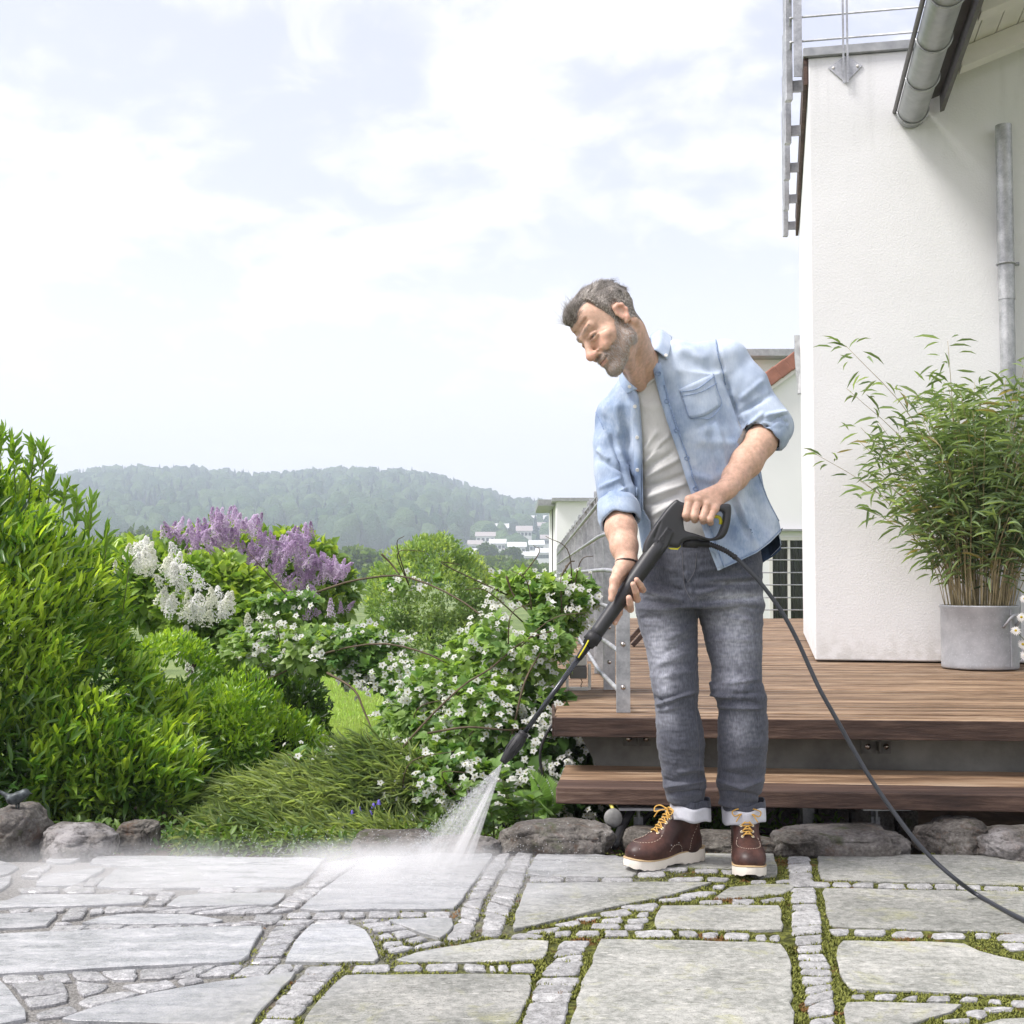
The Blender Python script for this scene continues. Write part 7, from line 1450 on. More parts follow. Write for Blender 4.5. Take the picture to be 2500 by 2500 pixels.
for wd, dx in ((3.2, 19),): strip(SB, [(p[0] + dx, p[1]) for p in rx_[2:-2]] + [(C1(1247, 2048)[0] + 14, 1384)], wd, 'placket_seam', m_seam, o_s, .0065, 60, .001)
stitchline(SB, [C1(1232, 478), C1(1250, 600), C1(1285, 720), C1(1300, 800)], .0014, m_seam, 'shoulder_seam', o_s, .001)
stitchline(SB, [C1(1520, 1400), C1(1580, 1560), C1(1640, 1680), C1(1690, 1770)], .0014, m_seam, 'side_seam', o_s, .001)
stitchline(SB, [C1(425, 980), C1(460, 1050), C1(480, 1100)], .0014, m_seam, 'shoulder_seam', o_s, .001)
stitchline(SB, [(1760, 1386), (1800, 1367), (1847, 1345), (1880, 1319), (1908, 1290)], .0012, m_seam, 'hem_seam', o_s, .001)
# pocket
pk = [C1(985, 830), C1(1215, 725), C1(1270, 935), C1(1195, 1025), C1(1055, 1025)]
V = []; n_ = 10
A, B_, C_, D_ = np.array(pk[0]), np.array(pk[1]), np.array(pk[2]), np.array(pk[4])
for i in range(n_ + 1):
    for j in range(n_ + 1):
        u, v = i / n_, j / n_; p = A * (1 - u) * (1 - v) + B_ * u * (1 - v) + C_ * u * v + D_ * (1 - u) * v; p = p + np.array([0, 9]) * sin(pi * u) * v * (1 if u > .0 else 0)
        V.append(onsurf(SB, *p, .0028)[0])
Q = np.array([(i * (n_ + 1) + j, i * (n_ + 1) + j + 1, (i + 1) * (n_ + 1) + j + 1, (i + 1) * (n_ + 1) + j) for i in range(n_) for j in range(n_)])
o_p = put('chest_pocket', V, Q, m_shirt, o_s, np.full(len(V), .35)); finish(o_p, .0018).modifiers[0].offset = 0
stitchline(SB, [C1(992, 850), C1(1110, 825), C1(1218, 745)], .0012, m_seam, 'pocket_seam', o_s, .0045)
stitchline(SB, [C1(1000, 880), C1(1130, 850), C1(1240, 790)], .0009, m_seam, 'pocket_seam', o_s, .0045)
stitchline(SB, [C1(992, 840), C1(1025, 930), C1(1058, 1020), C1(1120, 1025), C1(1195, 1023), C1(1268, 935), C1(1240, 830), C1(1215, 730)], .0010, m_seam, 'pocket_seam', o_s, .004)
# buttons
m_btn = simple('shell_button', (.75, .75, .72), .3, .6)
def disc(p, n, r, th, mat, name, parent):
    M2 = Vector(n).to_track_quat('Z', 'Y').to_matrix(); b = MB(); b.lathe([(0.0001, th), (r * .55, th * .8), (r * .8, th * 1.15), (r, th * .7), (r, 0), (.0001, 0)], p, 14, np.array(M2)); return b.build(name, mat, parent, True)
for c in ((692, 945), (706, 1153), (709, 1370), (718, 1588)):
    q = onsurf(SB, *C1(*c), .006)
    if q: disc(q[0], q[1], .0058, .002, m_btn, 'button', o_s)
for c in ((845, 725), (905, 913), (970, 1106), (1040, 1296), (1098, 1500)):
    p0 = C1(*c); b = stitchline(SB, [(p0[0] + 6 * cos(a), p0[1] + 4.5 * sin(a)) for a in np.linspace(0, 2 * pi, 12)], .0013, m_seam, 'buttonhole', o_s, .007)
# collar: two folded leaves and a stand at the back
def sheet(name, grid, mat, parent, th=.003, n=14, mat_in=None, **k):
    g2 = np.array([[P(*c[:2], c[2]) for c in r_] for r_ in grid]); a = np.array([spline(r_, n) for r_ in g2]); V = np.array([spline(a[:, j], n) for j in range(n)]).transpose(1, 0, 2).reshape(-1, 3)
    Q = np.array([(i * n + j, i * n + j + 1, (i + 1) * n + j + 1, (i + 1) * n + j) for i in range(n - 1) for j in range(n - 1)])
    o = put(name, V, Q, mat, parent, np.full(len(V), .3), **k); finish(o, th, mat_in).modifiers[0].offset = 0; return o
c4 = lambda x, y, Y: (*Z4(x, y), Y)
sheet('collar', [[c4(1600, 960, 3.88), c4(1600, 1000, 3.84), c4(1640, 1190, 3.775), c4(1590, 1340, 3.765)],
                 [c4(1745, 872, 3.86), c4(1735, 990, 3.80), c4(1700, 1150, 3.755), c4(1640, 1190, 3.750)],
                 [c4(1850, 925, 3.86), c4(1830, 1080, 3.79), c4(1780, 1230, 3.752), c4(1760, 1250, 3.748)],
                 [c4(1935, 985, 3.86), c4(1920, 1140, 3.80), c4(1885, 1270, 3.765), c4(1862, 1338, 3.755)]], m_band, o_s)
sheet('collar', [[c4(1140, 1490, 3.80), c4(1190, 1610, 3.775), c4(1270, 1700, 3.757), c4(1390, 1800, 3.752)],
                 [c4(1120, 1560, 3.80), c4(1160, 1680, 3.775), c4(1220, 1760, 3.757), c4(1330, 1830, 3.750)],
                 [c4(1110, 1640, 3.81), c4(1130, 1730, 3.785), c4(1180, 1810, 3.762), c4(1235, 1880, 3.753)]], m_band, o_s)
sheet('collar_stand', [[c4(1120, 1560, 3.80), c4(1300, 1200, 3.91), c4(1600, 985, 3.93), c4(1745, 872, 3.86)], [c4(1160, 1620, 3.80), c4(1350, 1300, 3.92), c4(1620, 1060, 3.94), c4(1790, 990, 3.87)]], m_seam, o_s)
q = onsurf(SB, *Z4(1840, 1270), .012); disc(P(*Z4(1842, 1272), 3.750), (0, -1, .2), .0055, .002, m_btn, 'button', o_s)
disc(P(*Z4(1268, 1765), 3.748), (0, -1, .2), .0055, .002, m_btn, 'button', o_s)
# rolled sleeves: wide folded bands of cloth around each arm
def rolled(c, d, r, L, ell, name):
    d = np.array(d, float); d /= np.linalg.norm(d); u = np.cross(d, (0, 1, 0)); u /= np.linalg.norm(u); v = np.cross(d, u); n = 56
    prof = [(0, r * .93), (.0, r * 1.03), (L * .25, r * 1.10), (L * .6, r * 1.13), (L * .92, r * 1.12), (L, r * 1.06), (L * .97, r * .98), (L * .7, r * .93), (L * .2, r * .90)]
    V = []
    for i, (t, rr) in enumerate(prof):
        for j in range(n):
            a = 2 * pi * j / n; k = 1 + .035 * sin(2 * a + t * 60) + .03 * sin(5 * a + 1 + t * 40) + .012 * sin(11 * a + t * 90); e = .006 * sin(2 * a + .6) + .003 * sin(6 * a)
            V.append(np.array(c) + d * (t + e) + (u * cos(a) * ell[0] + v * sin(a) * ell[1]) * rr * k)
    Q = np.array([(i * n + j, i * n + (j + 1) % n, (i + 1) * n + (j + 1) % n, (i + 1) * n + j) for i in range(len(prof) - 1) for j in range(n)])
    V = np.array(V); return put(name, V, Q, m_shirt, o_s, np.clip(.25 + .3 * nzv(V, 20), 0, .6))
c0, c1 = P(1889, 1038, 3.853), P(1862, 1076, 3.835); rolled(c0, c1 - c0, .0565, .052, (1, 1), 'rolled_cuff')
c0, c1 = P(1505, 1225, 3.808), P(1519, 1288, 3.765); rolled(c0, c1 - c0, .056, .072, (1.02, 1), 'rolled_cuff')
# back tail of the shirt seen below the front hem
sheet('shirt_tail', [[(1846, 1335, 3.98), (1880, 1310, 3.99), (1912, 1288, 3.985)], [(1856, 1352, 3.975), (1886, 1335, 3.985), (1898, 1322, 3.985)], [(1860, 1374, 3.97), (1888, 1358, 3.98), (1908, 1340, 3.985)]], m_shirt_in, o_s, .003, 12)
# bracelet
m_brace = simple('braided_leather', (.03, .016, .012), .5, .5)
b = MB()
for s_ in (0, 1, 2):
    pts = [WR + np.array([.003, .0, .004]) + (np.array([1, 0, .06]) * cos(a) * .0305 + np.array([0, 1, -.35]) * sin(a) * .027) + np.array([0, 0, 1]) * (.002 * sin(14 * a + s_ * 2.09) - .004 * cos(a)) + np.array([cos(a), sin(a), 0]) * .0016 * cos(14 * a + s_ * 2.09) for a in np.linspace(0, 2 * pi, 90)]
    b.tube(pts, .0018, 5, False)
b.build('bracelet', m_brace, person, True)
# --- boots
m_leath = M_('boot_leather', .5, .4); _n = m_leath.noise(14, 5); _n2 = m_leath.noise(90, 4)
m_leath.color(m_leath.ramp(m_leath.math('ADD', m_leath.math('MULTIPLY', _n, .75), m_leath.math('MULTIPLY', _n2, .25)), [(.35, (.026, .011, .009)), (.5, (.052, .022, .017)), (.65, (.105, .046, .034))]))
m_leath.bump(_n2, .12, .003); m_leath.set('Roughness', m_leath.rng(_n, .3, .7, .38, .62)); m_leath = m_leath.m
m_crepe = simple('crepe_sole', (.80, .75, .66), .7, .3, 0, .06, 20, .15, 200)
m_welt = simple('welt', (.50, .36, .20), .7, .3, 0, .1)
m_lace = simple('golden_lace', (.58, .34, .08), .6, .3, 0, .15, 300)
m_eyelet = simple('eyelet', (.75, .68, .5), .3, .6, .8)
def boot(heel, toe, roll, label):
    heel, toe = np.array(heel, float), np.array(toe, float); yv = toe - heel; L = np.linalg.norm(yv); yv /= L; xv = np.cross(yv, (0, 0, 1)); xv /= np.linalg.norm(xv); zv = np.cross(xv, yv)
    R = np.array([xv, yv, zv]).T; org = (heel + toe) / 2; W = lambda V: org + np.asarray(V) @ R.T
    k = L / .30
    f = Field()
    f.ell((0, .088, .048), (.047, .056, .036), k=.02); f.ell((0, .045, .050), (.045, .065, .040), k=.03); f.ell((0, -.02, .055), (.036, .07, .042), k=.03)
    f.ell((0, -.100, .055), (.033, .040, .046), k=.03); f.cone((0, -.082, .06), (0, -.090, .150), .036, .045, .03); f.cone((0, .035, .062), (0, -.048, .130), .033, .040, .03)
    V, Q = f.mesh(.004); V = relax(V, Q, 2, .5)
    T = tris(Q); V, T = clip(V, T, V[:, 2] - .030)
    # step of the moc toe
    u = (V[:, 0] / .034) ** 2 + ((V[:, 1] - .062) / .052) ** 2; inside = sm(1.15, .9, u) * sm(.055, .062, V[:, 2]) * (V[:, 1] > .0)
    V = V - np.outer(inside * .0035, [0, 0, 1]); ridge = np.exp(-((u - 1.08) / .10) ** 2) * sm(.05, .06, V[:, 2]) * (V[:, 1] > .01); V = V + np.outer(ridge * .0022, [0, 0, 1])
    V = V + vnormals(V, T) * (nzv(V, 25, (heel[0], 0, 0)) * .0016)[:, None]
    root = empty('boot', heel); root.parent = None
    bt = empty('boot', heel, ); bpy.data.objects.remove(root)
    bt.name = 'boot'; bt.parent = person; bt.matrix_parent_inverse = Matrix.Translation(person.location).inverted()
    up = link('upper', mesh('upper', W(V), T, m_leath), bt)
    # sole
    def outline(sc, n=72):
        o = []
        for i in range(n):
            a = 2 * pi * i / n; yy = .150 * cos(a) * sc[1]; t = (yy + .15) / .30
            wd = np.interp(t, [0, .06, .2, .42, .62, .8, .93, 1], [.014, .031, .036, .034, .046, .050, .038, .012]); wd = wd if 0 < i < n / 2 else -wd
            if i in (0, n // 2): wd = 0
            o.append((wd * sc[0], yy))
        return np.array(o)
    def plate(z0f, z1f, sc, mat, name):
        o = outline(sc); n = len(o); lo = [(a, b_, z0f(b_, i)) for i, (a, b_) in enumerate(o)]; hi = [(a, b_, z1f(b_, i)) for i, (a, b_) in enumerate(o)]
        mid = [(a * 1.015, b_ * 1.01, (l[2] * .5 + h[2] * .5)) for (a, b_), l, h in zip(o, lo, hi)]
        Vp = lo + mid + hi + [(0, 0, z0f(0, 0)), (0, 0, z1f(0, 0))]
        Fp = [(i, (i + 1) % n, n + (i + 1) % n, n + i) for i in range(n)] + [(n + i, n + (i + 1) % n, 2 * n + (i + 1) % n, 2 * n + i) for i in range(n)]
        Fp += [(3 * n, (i + 1) % n, i) for i in range(n)] + [(3 * n + 1, 2 * n + i, 2 * n + (i + 1) % n) for i in range(n)]
        o_ = obj(name, W(Vp), Fp, mat, bt, True); m_ = o_.modifiers.new('e', 'EDGE_SPLIT'); m_.split_angle = radians(50); return o_
    spring = lambda y_: .012 * max(0, (y_ - .07) / .08) ** 2
    lowz = lambda y_, i: spring(y_) + (.006 if -.045 < y_ < .03 else 0) + .0022 * (1 + sin(y_ * 260)) * (1 if y_ > -.14 else 0)
    topz = lambda y_, i: spring(y_) * .8 + np.interp(y_, [-.15, -.04, .03, .15], [.040, .036, .028, .027])
    plate(lowz, topz, (1, 1), m_crepe, 'sole'); plate(lambda y_, i: topz(y_, i) + .0003, lambda y_, i: topz(y_, i) + .0040, (1.01, 1.004), m_welt, 'welt')
    bv = BVHTree.FromPolygons(V.tolist(), T.tolist())
    def on(x_, y_, z_, d, off=.0012):
        h = bv.ray_cast(Vector((x_, y_, z_)) - Vector(d) * .3, Vector(d)); return None if h[0] is None else np.array(h[0]) - np.array(d) * off
    st = MB(); pts = [on(.034 * 1.02 * sin(a), .062 + .052 * 1.02 * cos(a), .1, (0, 0, -1)) for a in np.linspace(-2.1, 2.1, 44)]
    for i in range(0, 43, 2):
        if pts[i] is not None and pts[i + 1] is not None: st.tube(W([pts[i], pts[i + 1]]), .0009, 4)
    for s in (-1, 1):
        pts = [on(0, y_, z_, (-s, 0, 0)) for y_, z_ in spline([(.02, .050), (.0, .066), (-.03, .062), (-.038, .045), (-.04, .036)], 26)]; pts = [p for p in pts if p is not None]
        for i in range(0, len(pts) - 1, 2): st.tube(W([pts[i], pts[i + 1]]), .0008, 4)
        pts = [on(0, y_, z_, (-s, 0, 0)) for y_, z_ in spline([(-.065, .045), (-.072, .075), (-.095, .115), (-.10, .13)], 30)]; pts = [p for p in pts if p is not None]
        for i in range(0, len(pts) - 1, 2): st.tube(W([pts[i], pts[i + 1]]), .0008, 4)
    st.build('stitching', m_lthread, bt, True, kind='stuff')
    # facing flaps, eyelets and laces
    eyl = []
    for s in (-1, 1):
        row_ = []
        for i in range(5):
            t = i / 4; y_ = .012 - .062 * t; wd = .021 + .004 * t; h = bv.ray_cast(Vector((s * wd, y_ + .05, .095 + .055 * t + .04)), Vector((-s * .15, -.55, -.8)).normalized())
            p = np.array(h[0]) + np.array(h[1]) * .001 if h[0] is not None else np.array([s * wd, y_, .09 + .05 * t]); nn_ = np.array(h[1]) if h[0] is not None else np.array([s * .5, .6, .6])
            row_.append(p)
            b = MB(); M2 = np.array(Vector(nn_).to_track_quat('Z', 'Y').to_matrix()); b.lathe([(.0022, 0), (.0022, .002), (.0046, .0022), (.0050, .0)], p, 12, M2); b.V = [tuple(v) for v in W(b.V)]; b.build('eyelet', m_eyelet, bt, True)
        eyl.append(row_)
    la = MB(); upn = np.array([0, .5, .8])
    for i in range(5):
        A, B2 = eyl[0][i], eyl[1][i]; m_ = (A + B2) / 2 + upn * .012
        la.tube(W(spline([A, A * .6 + m_ * .4 + upn * .005, m_, B2 * .6 + m_ * .4 + upn * .005, B2], 14)), .0021, 6)
        if i < 4:
            B3 = eyl[1][i + 1]; m_ = (A + B3) / 2 + upn * .009; la.tube(W(spline([A, m_ - np.array([.004, 0, 0]), B3], 12)), .0020, 6)
            A3 = eyl[0][i + 1]; m_ = (B2 + A3) / 2 + upn * .011; la.tube(W(spline([B2, m_, A3], 12)), .0020, 6)
    kn = (eyl[0][4] + eyl[1][4]) / 2 + np.array([0, .012, .010])
    la.tube(W(spline([kn + np.array(v) for v in ((-.006, 0, 0), (.0, .006, .004), (.006, 0, 0), (0, -.004, -.003), (-.006, 0, 0))], 18)), .0028, 6)
    for s in (-1, 1):
        la.tube(W(spline([kn, kn + (s * .020, .010, .010), kn + (s * .042, .012, .002), kn + (s * .036, .020, -.010), kn + (s * .016, .012, -.004), kn], 26)), .0020, 6)
        la.tube(W(spline([kn, kn + (s * .018, .018, -.006), kn + (s * .032, .026, -.026)], 14)), .0019, 6)
    la.build('laces', m_lace, bt, True)
    return bt
boot((.578, 3.985, 0), (.352, 3.835, 0), 0, '')
boot((.722, 4.01, 0), (.690, 3.715, 0), 0, '')
# ------------------------------------------------------------------ the pressure washer lance, hose and water
def polyd(p, poly):       # signed 2-D distance, negative inside
    a = poly; b = np.roll(poly, -1, 0); d = np.full(len(p), 1e9); inside = np.zeros(len(p), bool)
    for u, v in zip(a, b):
        e = v - u; w_ = p - u; t = np.clip((w_ @ e) / (e @ e), 0, 1); d = np.minimum(d, ((w_ - t[:, None] * e) ** 2).sum(1))
        c = ((u[1] > p[:, 1]) != (v[1] > p[:, 1])); xi = (v[0] - u[0]) * (p[:, 1] - u[1]) / ((v[1] - u[1]) + 1e-12) + u[0]; inside ^= c & (p[:, 0] < xi)
    d = np.sqrt(d); return np.where(inside, -d, d)
def slab2(f, poly, Yc, h, r, k=.004, mode='u'):
    poly = np.array(poly); lo = [poly[:, 0].min(), Yc - h, poly[:, 1].min()]; hi = [poly[:, 0].max(), Yc + h, poly[:, 1].max()]
    def fn(p):
        d2 = polyd(p[:, [0, 2]], poly) + r; dy = np.abs(p[:, 1] - Yc) - h + r
        return np.minimum(np.maximum(d2, dy), 0) + np.hypot(np.maximum(d2, 0), np.maximum(dy, 0)) - r
    return f._add(fn, lo, hi, k, mode)
GY = 3.672
pp = lambda L, Y=GY: [tuple(P(*Z2(*q), Y)[[0, 2]]) for q in L]
gun = empty('spray_lance', P(1600, 1344, GY), label='black pressure washer gun and lance with yellow trigger in the man\'s hands', cat='spray lance')
m_blk = M_('black_plastic', .42, .5); m_blk.color((.028, .029, .032)); m_blk.bump(m_blk.noise(900, 2), .15, .0006); m_blk = m_blk.m
m_blk2 = simple('black_rubber_grip', (.020, .020, .022), .55, .4, 0, .1)
m_yel = simple('yellow_plastic', (.72, .66, .02), .4, .5, 0, .03)
f = Field()
slab2(f, spline(pp([(585, 450), (640, 482), (700, 500), (900, 520), (1200, 525), (1400, 520), (1434, 560), (1440, 640), (1422, 800), (1380, 960), (1320, 1050), (1230, 1088), (1100, 1100), (960, 1075), (900, 1080), (760, 1090), (670, 1130), (640, 1185), (600, 1208), (540, 1195), (430, 1190), (330, 1300), (200, 1350), (110, 1330), (62, 1285), (70, 1200), (90, 1120), (150, 1000), (230, 870), (330, 730), (420, 610), (520, 500), (583, 452)]), 90), GY, .023, .010)
slab2(f, spline(pp([(690, 650), (684, 780), (700, 900), (725, 945), (860, 985), (1080, 1055), (1190, 1040), (1245, 985), (1300, 850), (1325, 740), (1318, 650), (1200, 625), (900, 620), (730, 622), (692, 648)]), 60), GY, .06, .001, .006, 's')
slab2(f, pp([(120, 1310), (430, 890), (530, 960), (440, 1190), (300, 1330)]), GY - .008, .018, .004, .003)
slab2(f, pp([(215, 1060), (300, 830), (335, 790), (330, 840), (240, 1070)]), GY - .030, .010, .002, .004, 's')
GV, GQ = f.mesh(.0024); GV = relax(GV, GQ, 1, .5); gb_ = obj('gun_body', GV, GQ, m_blk, gun)
ax0, ax1 = P(1606, 1334, GY - .004), P(1449, 1556, 3.634)
def lerp3(a, b, t): return a + (b - a) * t
b = MB(); b.tube([lerp3(ax0, ax1, t) for t in np.linspace(-.04, 1, 14)], np.interp(np.linspace(0, 1, 14), [0, .4, 1], [.0250, .0235, .0195]), 28); b.build('grip_tube', m_blk, gun, True)
dl = (ax1 - ax0) / np.linalg.norm(ax1 - ax0)
b = MB(); b.tube([ax1 - dl * .012, ax1 - dl * .011, ax1 + dl * .016, ax1 + dl * .017, ax1 + dl * .030], [.0195, .0222, .0230, .0190, .0165], 28); b.build('collar', m_blk2, gun, True)
NZ0, NZ1 = P(1272, 1800, 3.606), P(1227, 1862, 3.600)
b = MB(); q0 = ax1 + dl * .030
b.tube([q0, q0 + dl * .045], [.012, .009], 18); ribs = b
for i in range(9): c = q0 + dl * (.004 + .0048 * i); r_ = .0135 - .00045 * i; b.tube([c, c + dl * .0012, c + dl * .0024], [r_ - .002, r_, r_ - .002], 18)
b.build('strain_relief', m_blk2, gun, True)
b = MB(); b.tube(spline([P(1437, 1563, 3.612), P(1427, 1582, 3.612), P(1412, 1606, 3.616)], 8), .0022, 6); b.build('yellow_rib', m_yel, gun, True)
b = MB(); b.tube([lerp3(q0 + dl * .04, NZ0, t) for t in (0, .5, 1)], [.0078, .0074, .0072], 20); b.build('lance_tube', simple('lance_steel', (.035, .038, .045), .22, .6, .4, .05), gun, True)
d2 = (NZ1 - NZ0) / np.linalg.norm(NZ1 - NZ0); Ln = np.linalg.norm(NZ1 - NZ0); b = MB()
b.tube([NZ0 - d2 * .018, NZ0 - d2 * .016, NZ0 - d2 * .008, NZ0 - d2 * .006, NZ0, NZ0 + d2 * Ln * .12, NZ0 + d2 * Ln * .14, NZ0 + d2 * Ln * .55, NZ0 + d2 * Ln * .9, NZ1], [.009, .0150, .0155, .0138, .0172, .0178, .0185, .0178, .0115, .0095], 24); b.build('nozzle_head', m_blk2, gun, True)
for k_ in range(10):
    a = 2 * pi * k_ / 10; u = np.cross(d2, (0, 1, 0)); u /= np.linalg.norm(u); v = np.cross(d2, u); rr = u * cos(a) + v * sin(a); b = MB(); b.tube([NZ0 + d2 * Ln * .14 + rr * .0182, NZ0 + d2 * Ln * .55 + rr * .0176], .0014, 5); b.build('grip_ridge', m_blk2, gun, True)
b = MB(); b.tube(spline([P(*Z2(683, 800), GY), P(*Z2(668, 770), GY), P(*Z2(690, 712), GY), P(*Z2(800, 690), GY), P(*Z2(1000, 690), GY), P(*Z2(1190, 712), GY), P(*Z2(1262, 730), GY), P(*Z2(1286, 780), GY), P(*Z2(1280, 838), GY)], 30), [.0052] * 30, 10); b.build('trigger', m_yel, gun, True)
b = MB(); b.add([P(*Z2(x_, y_), Y_) for Y_ in (GY - .012, GY + .012) for x_, y_ in ((455, 1205), (610, 1212), (655, 1165), (660, 1180), (610, 1238), (500, 1232))], [(0, 1, 2, 3, 4, 5), (11, 10, 9, 8, 7, 6)] + [(i, (i + 1) % 6, 6 + (i + 1) % 6, 6 + i) for i in range(6)]); b.build('yellow_latch', m_yel, gun)
c0, c1, c2 = P(*Z2(690, 1120), GY + .004), P(*Z2(930, 1140), GY + .004), P(*Z2(1110, 1155), GY + .002)
b = MB(); b.tube([c0, c1 - (c1 - c0) * .03, c1, c2], [.0150, .0140, .0105, .0098], 22); b.build('hose_connector', m_blk2, gun, True)
sp_ = spline([P(*Z2(1110, 1155), GY), P(*Z2(1230, 1195), GY - .002), P(*Z2(1380, 1265), GY - .004), P(*Z2(1525, 1365), GY - .006)], 40)
b = MB(); rr = [.0072 + (.0016 if i % 3 == 0 else -.0006) if 2 < i < 36 else .0082 for i in range(40)]; b.tube(sp_, rr, 14); b.build('kink_guard', m_blk2, gun, True)
# raised lettering on the housing
cu = bpy.data.curves.new('lettering', 'FONT'); cu.body = "KÄRCHER"; cu.size = .0185; cu.extrude = .0006; cu.align_x = 'CENTER'; cu.align_y = 'CENTER'; cu.space_character = 1.05
to = bpy.data.objects.new('lettering_source', cu); COL.objects.link(to); bpy.context.view_layer.update()
dgr = bpy.context.evaluated_depsgraph_get(); lm = bpy.data.meshes.new_from_object(to.evaluated_get(dgr)); lm.name = 'raised_lettering'; bpy.data.objects.remove(to)
ta = P(*Z2(225, 1215), GY - .0262); tb = P(*Z2(455, 915), GY - .0262); tx = (tb - ta) / np.linalg.norm(tb - ta); tz = np.array([0, -1, 0.]); ty = np.cross(tz, tx)
LV = np.array([v.co[:] for v in lm.vertices]); LV = (ta + tb) / 2 + LV @ np.array([tx, ty, tz]) + np.array([.004, 0, -.002]); lm.vertices.foreach_set('co', LV.astype(np.float32).ravel()); lm.materials.clear(); lm.materials.append(m_blk2)
link('raised_lettering', lm, gb_)
# hose
hp = [(*Z2(1525, 1365), GY - .006), (1812, 1376, 3.664), (1854, 1420, 3.655), (1905, 1488, 3.645), (1943, 1556, 3.635), (1975, 1626, 3.625), (2003, 1686, 3.61), (2040, 1752, 3.60), (2079, 1822, 3.59), (2117, 1887, 3.575), (2167, 1962, 3.555), (2229, 2045, 3.525), (2280, 2100, 3.505), (2335, 2148, 3.475)]
pts = [P(*q) for q in hp] + [G(2390, 2187, .007), G(2500, 2246, .007), G(2640, 2300, .007), G(2900, 2350, .007)]
b = MB(); b.tube(spline(pts, 110), .0062, 14); tag(b.build('hose', simple('hose_rubber', (.030, .033, .040), .38, .5, 0, .05), None, True), 'thin black high pressure hose hanging from the gun to the patio', 'hose')
# water: a jet of fine droplets, drifting spray and low mist
m_drop = M_('water_drop', .05, .5); m_drop.color((.92, .94, .96)); m_drop.set('Transmission Weight', .3); m_drop.set('Roughness', .15); m_drop = m_drop.m
SP = G(1010, 2135); rv = []; rf = []
OCT = np.array([(1, 0, 0), (-1, 0, 0), (0, 1, 0), (0, -1, 0), (0, 0, 1), (0, 0, -1)], float); OF = [(0, 2, 4), (2, 1, 4), (1, 3, 4), (3, 0, 4), (2, 0, 5), (1, 2, 5), (3, 1, 5), (0, 3, 5)]
def drop(c, d, r, L_):
    d = d / np.linalg.norm(d); u = np.cross(d, (0, 1, .1)); u /= np.linalg.norm(u); v = np.cross(d, u); n_ = len(rv); rv.extend((c + (o[0] * u + o[1] * v) * r + o[2] * d * L_) for o in OCT); rf.extend(tuple(i + n_ for i in f_) for f_ in OF)
A0, A1 = G(1160, 2062), G(930, 2120)
for i in range(9000):
    t = rng.random() ** .75; u = rng.beta(1.1, 1.5); e = A0 + (A1 - A0) * u + np.array([0, rng.normal(0, .06), 0]); p = NZ1 + (e - NZ1) * t + rng.normal(0, .006 * t, 3)
    d = e - NZ1; drop(p, d, rng.uniform(.0002, .0006), rng.uniform(.001, .006))
for i in range(3800):     # splash near the ground
    c = SP + np.array([rng.normal(-.1, .28), rng.normal(-.05, .12), abs(rng.normal(0, .05))]); drop(c, rng.normal(0, 1, 3), rng.uniform(.0006, .0016), rng.uniform(.0006, .002))
link('water_droplets', mesh('water_droplets', rv, np.array(rf), m_drop), kind='stuff')
def vol(name, V, Fc, dens, nodes=None, aniso=.3, step=None):
    m = bpy.data.materials.new(name); m.use_nodes = True; nt_ = m.node_tree; nt_.nodes.clear(); o = nt_.nodes.new('ShaderNodeOutputMaterial'); v = nt_.nodes.new('ShaderNodeVolumePrincipled'); v.inputs['Color'].default_value = (1, 1, 1, 1); v.inputs['Density'].default_value = dens; v.inputs['Anisotropy'].default_value = 0.0; nt_.links.new(v.outputs[0], o.inputs['Volume'])
    if nodes: nodes(nt_, v)
    ob = obj(name, V, Fc, m, None, kind='stuff'); return ob
def noisy(center, radii, dens, scale, lo, hi, stretch=(1, 1, 1)):
    def fn(nt_, v):
        g = nt_.nodes.new('ShaderNodeTexCoord'); mp = nt_.nodes.new('ShaderNodeMapping'); nt_.links.new(g.outputs['Object'], mp.inputs[0]); mp.inputs['Scale'].default_value = stretch
        n_ = nt_.nodes.new('ShaderNodeTexNoise'); n_.inputs['Scale'].default_value = scale; n_.inputs['Detail'].default_value = 3; nt_.links.new(mp.outputs[0], n_.inputs['Vector'])
        r = nt_.nodes.new('ShaderNodeMapRange'); nt_.links.new(n_.outputs[0], r.inputs[0]); r.inputs[1].default_value = lo; r.inputs[2].default_value = hi
        s = nt_.nodes.new('ShaderNodeVectorMath'); s.operation = 'SUBTRACT'; nt_.links.new(g.outputs['Object'], s.inputs[0]); s.inputs[1].default_value = tuple(center)
        d = nt_.nodes.new('ShaderNodeVectorMath'); d.operation = 'DIVIDE'; nt_.links.new(s.outputs[0], d.inputs[0]); d.inputs[1].default_value = tuple(radii)
        L_ = nt_.nodes.new('ShaderNodeVectorMath'); L_.operation = 'LENGTH'; nt_.links.new(d.outputs[0], L_.inputs[0])
        fo = nt_.nodes.new('ShaderNodeMapRange'); fo.interpolation_type = 'SMOOTHSTEP'; nt_.links.new(L_.outputs['Value'], fo.inputs[0]); fo.inputs[1].default_value = 1.0; fo.inputs[2].default_value = .15; fo.inputs[3].default_value = 0; fo.inputs[4].default_value = dens
        mu = nt_.nodes.new('ShaderNodeMath'); mu.operation = 'MULTIPLY'; nt_.links.new(r.outputs[0], mu.inputs[0]); nt_.links.new(fo.outputs[0], mu.inputs[1]); nt_.links.new(mu.outputs[0], v.inputs['Density'])
    return fn
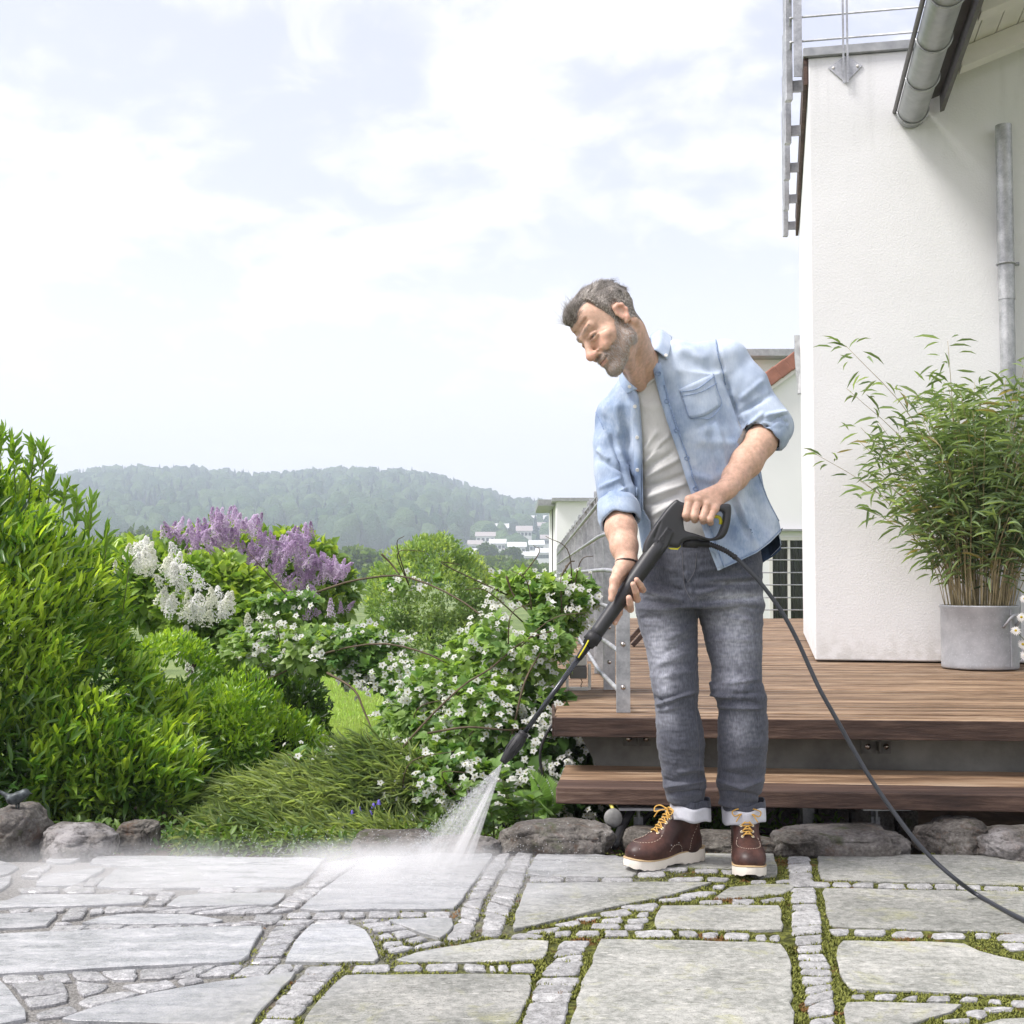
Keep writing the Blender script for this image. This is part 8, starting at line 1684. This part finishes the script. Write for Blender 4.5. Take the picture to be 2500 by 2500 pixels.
def ellmesh(c, r, n1=32, n2=16, half=False):
    V = [(c[0] + r[0] * sin(a) * cos(t), c[1] + r[1] * sin(a) * sin(t), c[2] + r[2] * cos(a)) for a in np.linspace(.001, pi / 2 if half else pi - .001, n2) for t in np.linspace(0, 2 * pi, n1, endpoint=False)]
    Fc = [(i * n1 + j, (i + 1) * n1 + j, (i + 1) * n1 + (j + 1) % n1, i * n1 + (j + 1) % n1) for i in range(n2 - 1) for j in range(n1)] + [tuple(range(n1))] + [tuple((n2 - 1) * n1 + i for i in range(n1))[::-1]]
    return V, Fc
c = (-.85, 3.66, .002); r = (1.45, .42, .12); vol('spray_mist', *ellmesh(c, r, half=True), 1, noisy(c, r, 3.6, 3.2, .25, .65, (1, 1, 1.6)))
c = (SP[0] - .05, SP[1] + .04, .003); r = (.50, .24, .11); vol('spray_mist', *ellmesh(c, r, half=True), 1, noisy(c, r, 10, 9, .25, .7))
# the jet itself: a narrow cone of spray that widens and thins out
def cone_vol(name, a, b, r0, r1, dens, dj, sc):
    a, b = np.array(a, float), np.array(b, float); t_ = MB(); k = 10; tt = np.linspace(0, 1, k); t_.tube([a + (b - a) * t for t in tt], [r0 + (r1 - r0) * t for t in tt], 20)
    dd = (b - a) / np.linalg.norm(b - a); L_ = np.linalg.norm(b - a)
    def fn(nt_, v):
        g = nt_.nodes.new('ShaderNodeTexCoord'); s = nt_.nodes.new('ShaderNodeVectorMath'); s.operation = 'SUBTRACT'; nt_.links.new(g.outputs['Object'], s.inputs[0]); s.inputs[1].default_value = tuple(a)
        dt = nt_.nodes.new('ShaderNodeVectorMath'); dt.operation = 'DOT_PRODUCT'; nt_.links.new(s.outputs[0], dt.inputs[0]); dt.inputs[1].default_value = tuple(dd)
        ds = nt_.nodes.new('ShaderNodeMapRange'); nt_.links.new(dt.outputs['Value'], ds.inputs[0]); ds.inputs[1].default_value = 0; ds.inputs[2].default_value = L_; ds.inputs[3].default_value = 1; ds.inputs[4].default_value = dj; 
        sc_ = nt_.nodes.new('ShaderNodeVectorMath'); sc_.operation = 'SCALE'; sc_.inputs[0].default_value = tuple(dd)
        mm = nt_.nodes.new('ShaderNodeMath'); mm.operation = 'MULTIPLY'; nt_.links.new(dt.outputs['Value'], mm.inputs[0]); mm.inputs[1].default_value = .90; nt_.links.new(mm.outputs[0], sc_.inputs['Scale'])
        s2 = nt_.nodes.new('ShaderNodeVectorMath'); s2.operation = 'SUBTRACT'; nt_.links.new(s.outputs[0], s2.inputs[0]); nt_.links.new(sc_.outputs[0], s2.inputs[1])
        ml = nt_.nodes.new('ShaderNodeMath'); ml.operation = 'ADD'; nt_.links.new(dt.outputs['Value'], ml.inputs[0]); ml.inputs[1].default_value = .05
        dvn = nt_.nodes.new('ShaderNodeVectorMath'); dvn.operation = 'DIVIDE'; cb = nt_.nodes.new('ShaderNodeCombineXYZ'); [nt_.links.new(ml.outputs[0], cb.inputs[i]) for i in range(3)]; nt_.links.new(s2.outputs[0], dvn.inputs[0]); nt_.links.new(cb.outputs[0], dvn.inputs[1])
        n_ = nt_.nodes.new('ShaderNodeTexNoise'); n_.inputs['Scale'].default_value = sc; n_.inputs['Detail'].default_value = 2; nt_.links.new(dvn.outputs[0], n_.inputs['Vector'])
        r = nt_.nodes.new('ShaderNodeMapRange'); nt_.links.new(n_.outputs[0], r.inputs[0]); r.inputs[1].default_value = .44; r.inputs[2].default_value = .60
        m1 = nt_.nodes.new('ShaderNodeMath'); m1.operation = 'MULTIPLY'; nt_.links.new(r.outputs[0], m1.inputs[0]); nt_.links.new(ds.outputs[0], m1.inputs[1]); m2 = nt_.nodes.new('ShaderNodeMath'); m2.operation = 'MULTIPLY'; m2.inputs[1].default_value = dens; nt_.links.new(m1.outputs[0], m2.inputs[0]); nt_.links.new(m2.outputs[0], v.inputs['Density'])
    return vol(name, t_.V, t_.F, 1, fn)
cone_vol('water_jet', NZ1 + d2 * .001, G(1120, 2100, .01), .0022, .040, 85, .08, 26)
cone_vol('water_jet', NZ1 + d2 * .010, G(1070, 2110, .02), .0026, .080, 13, .20, 24)
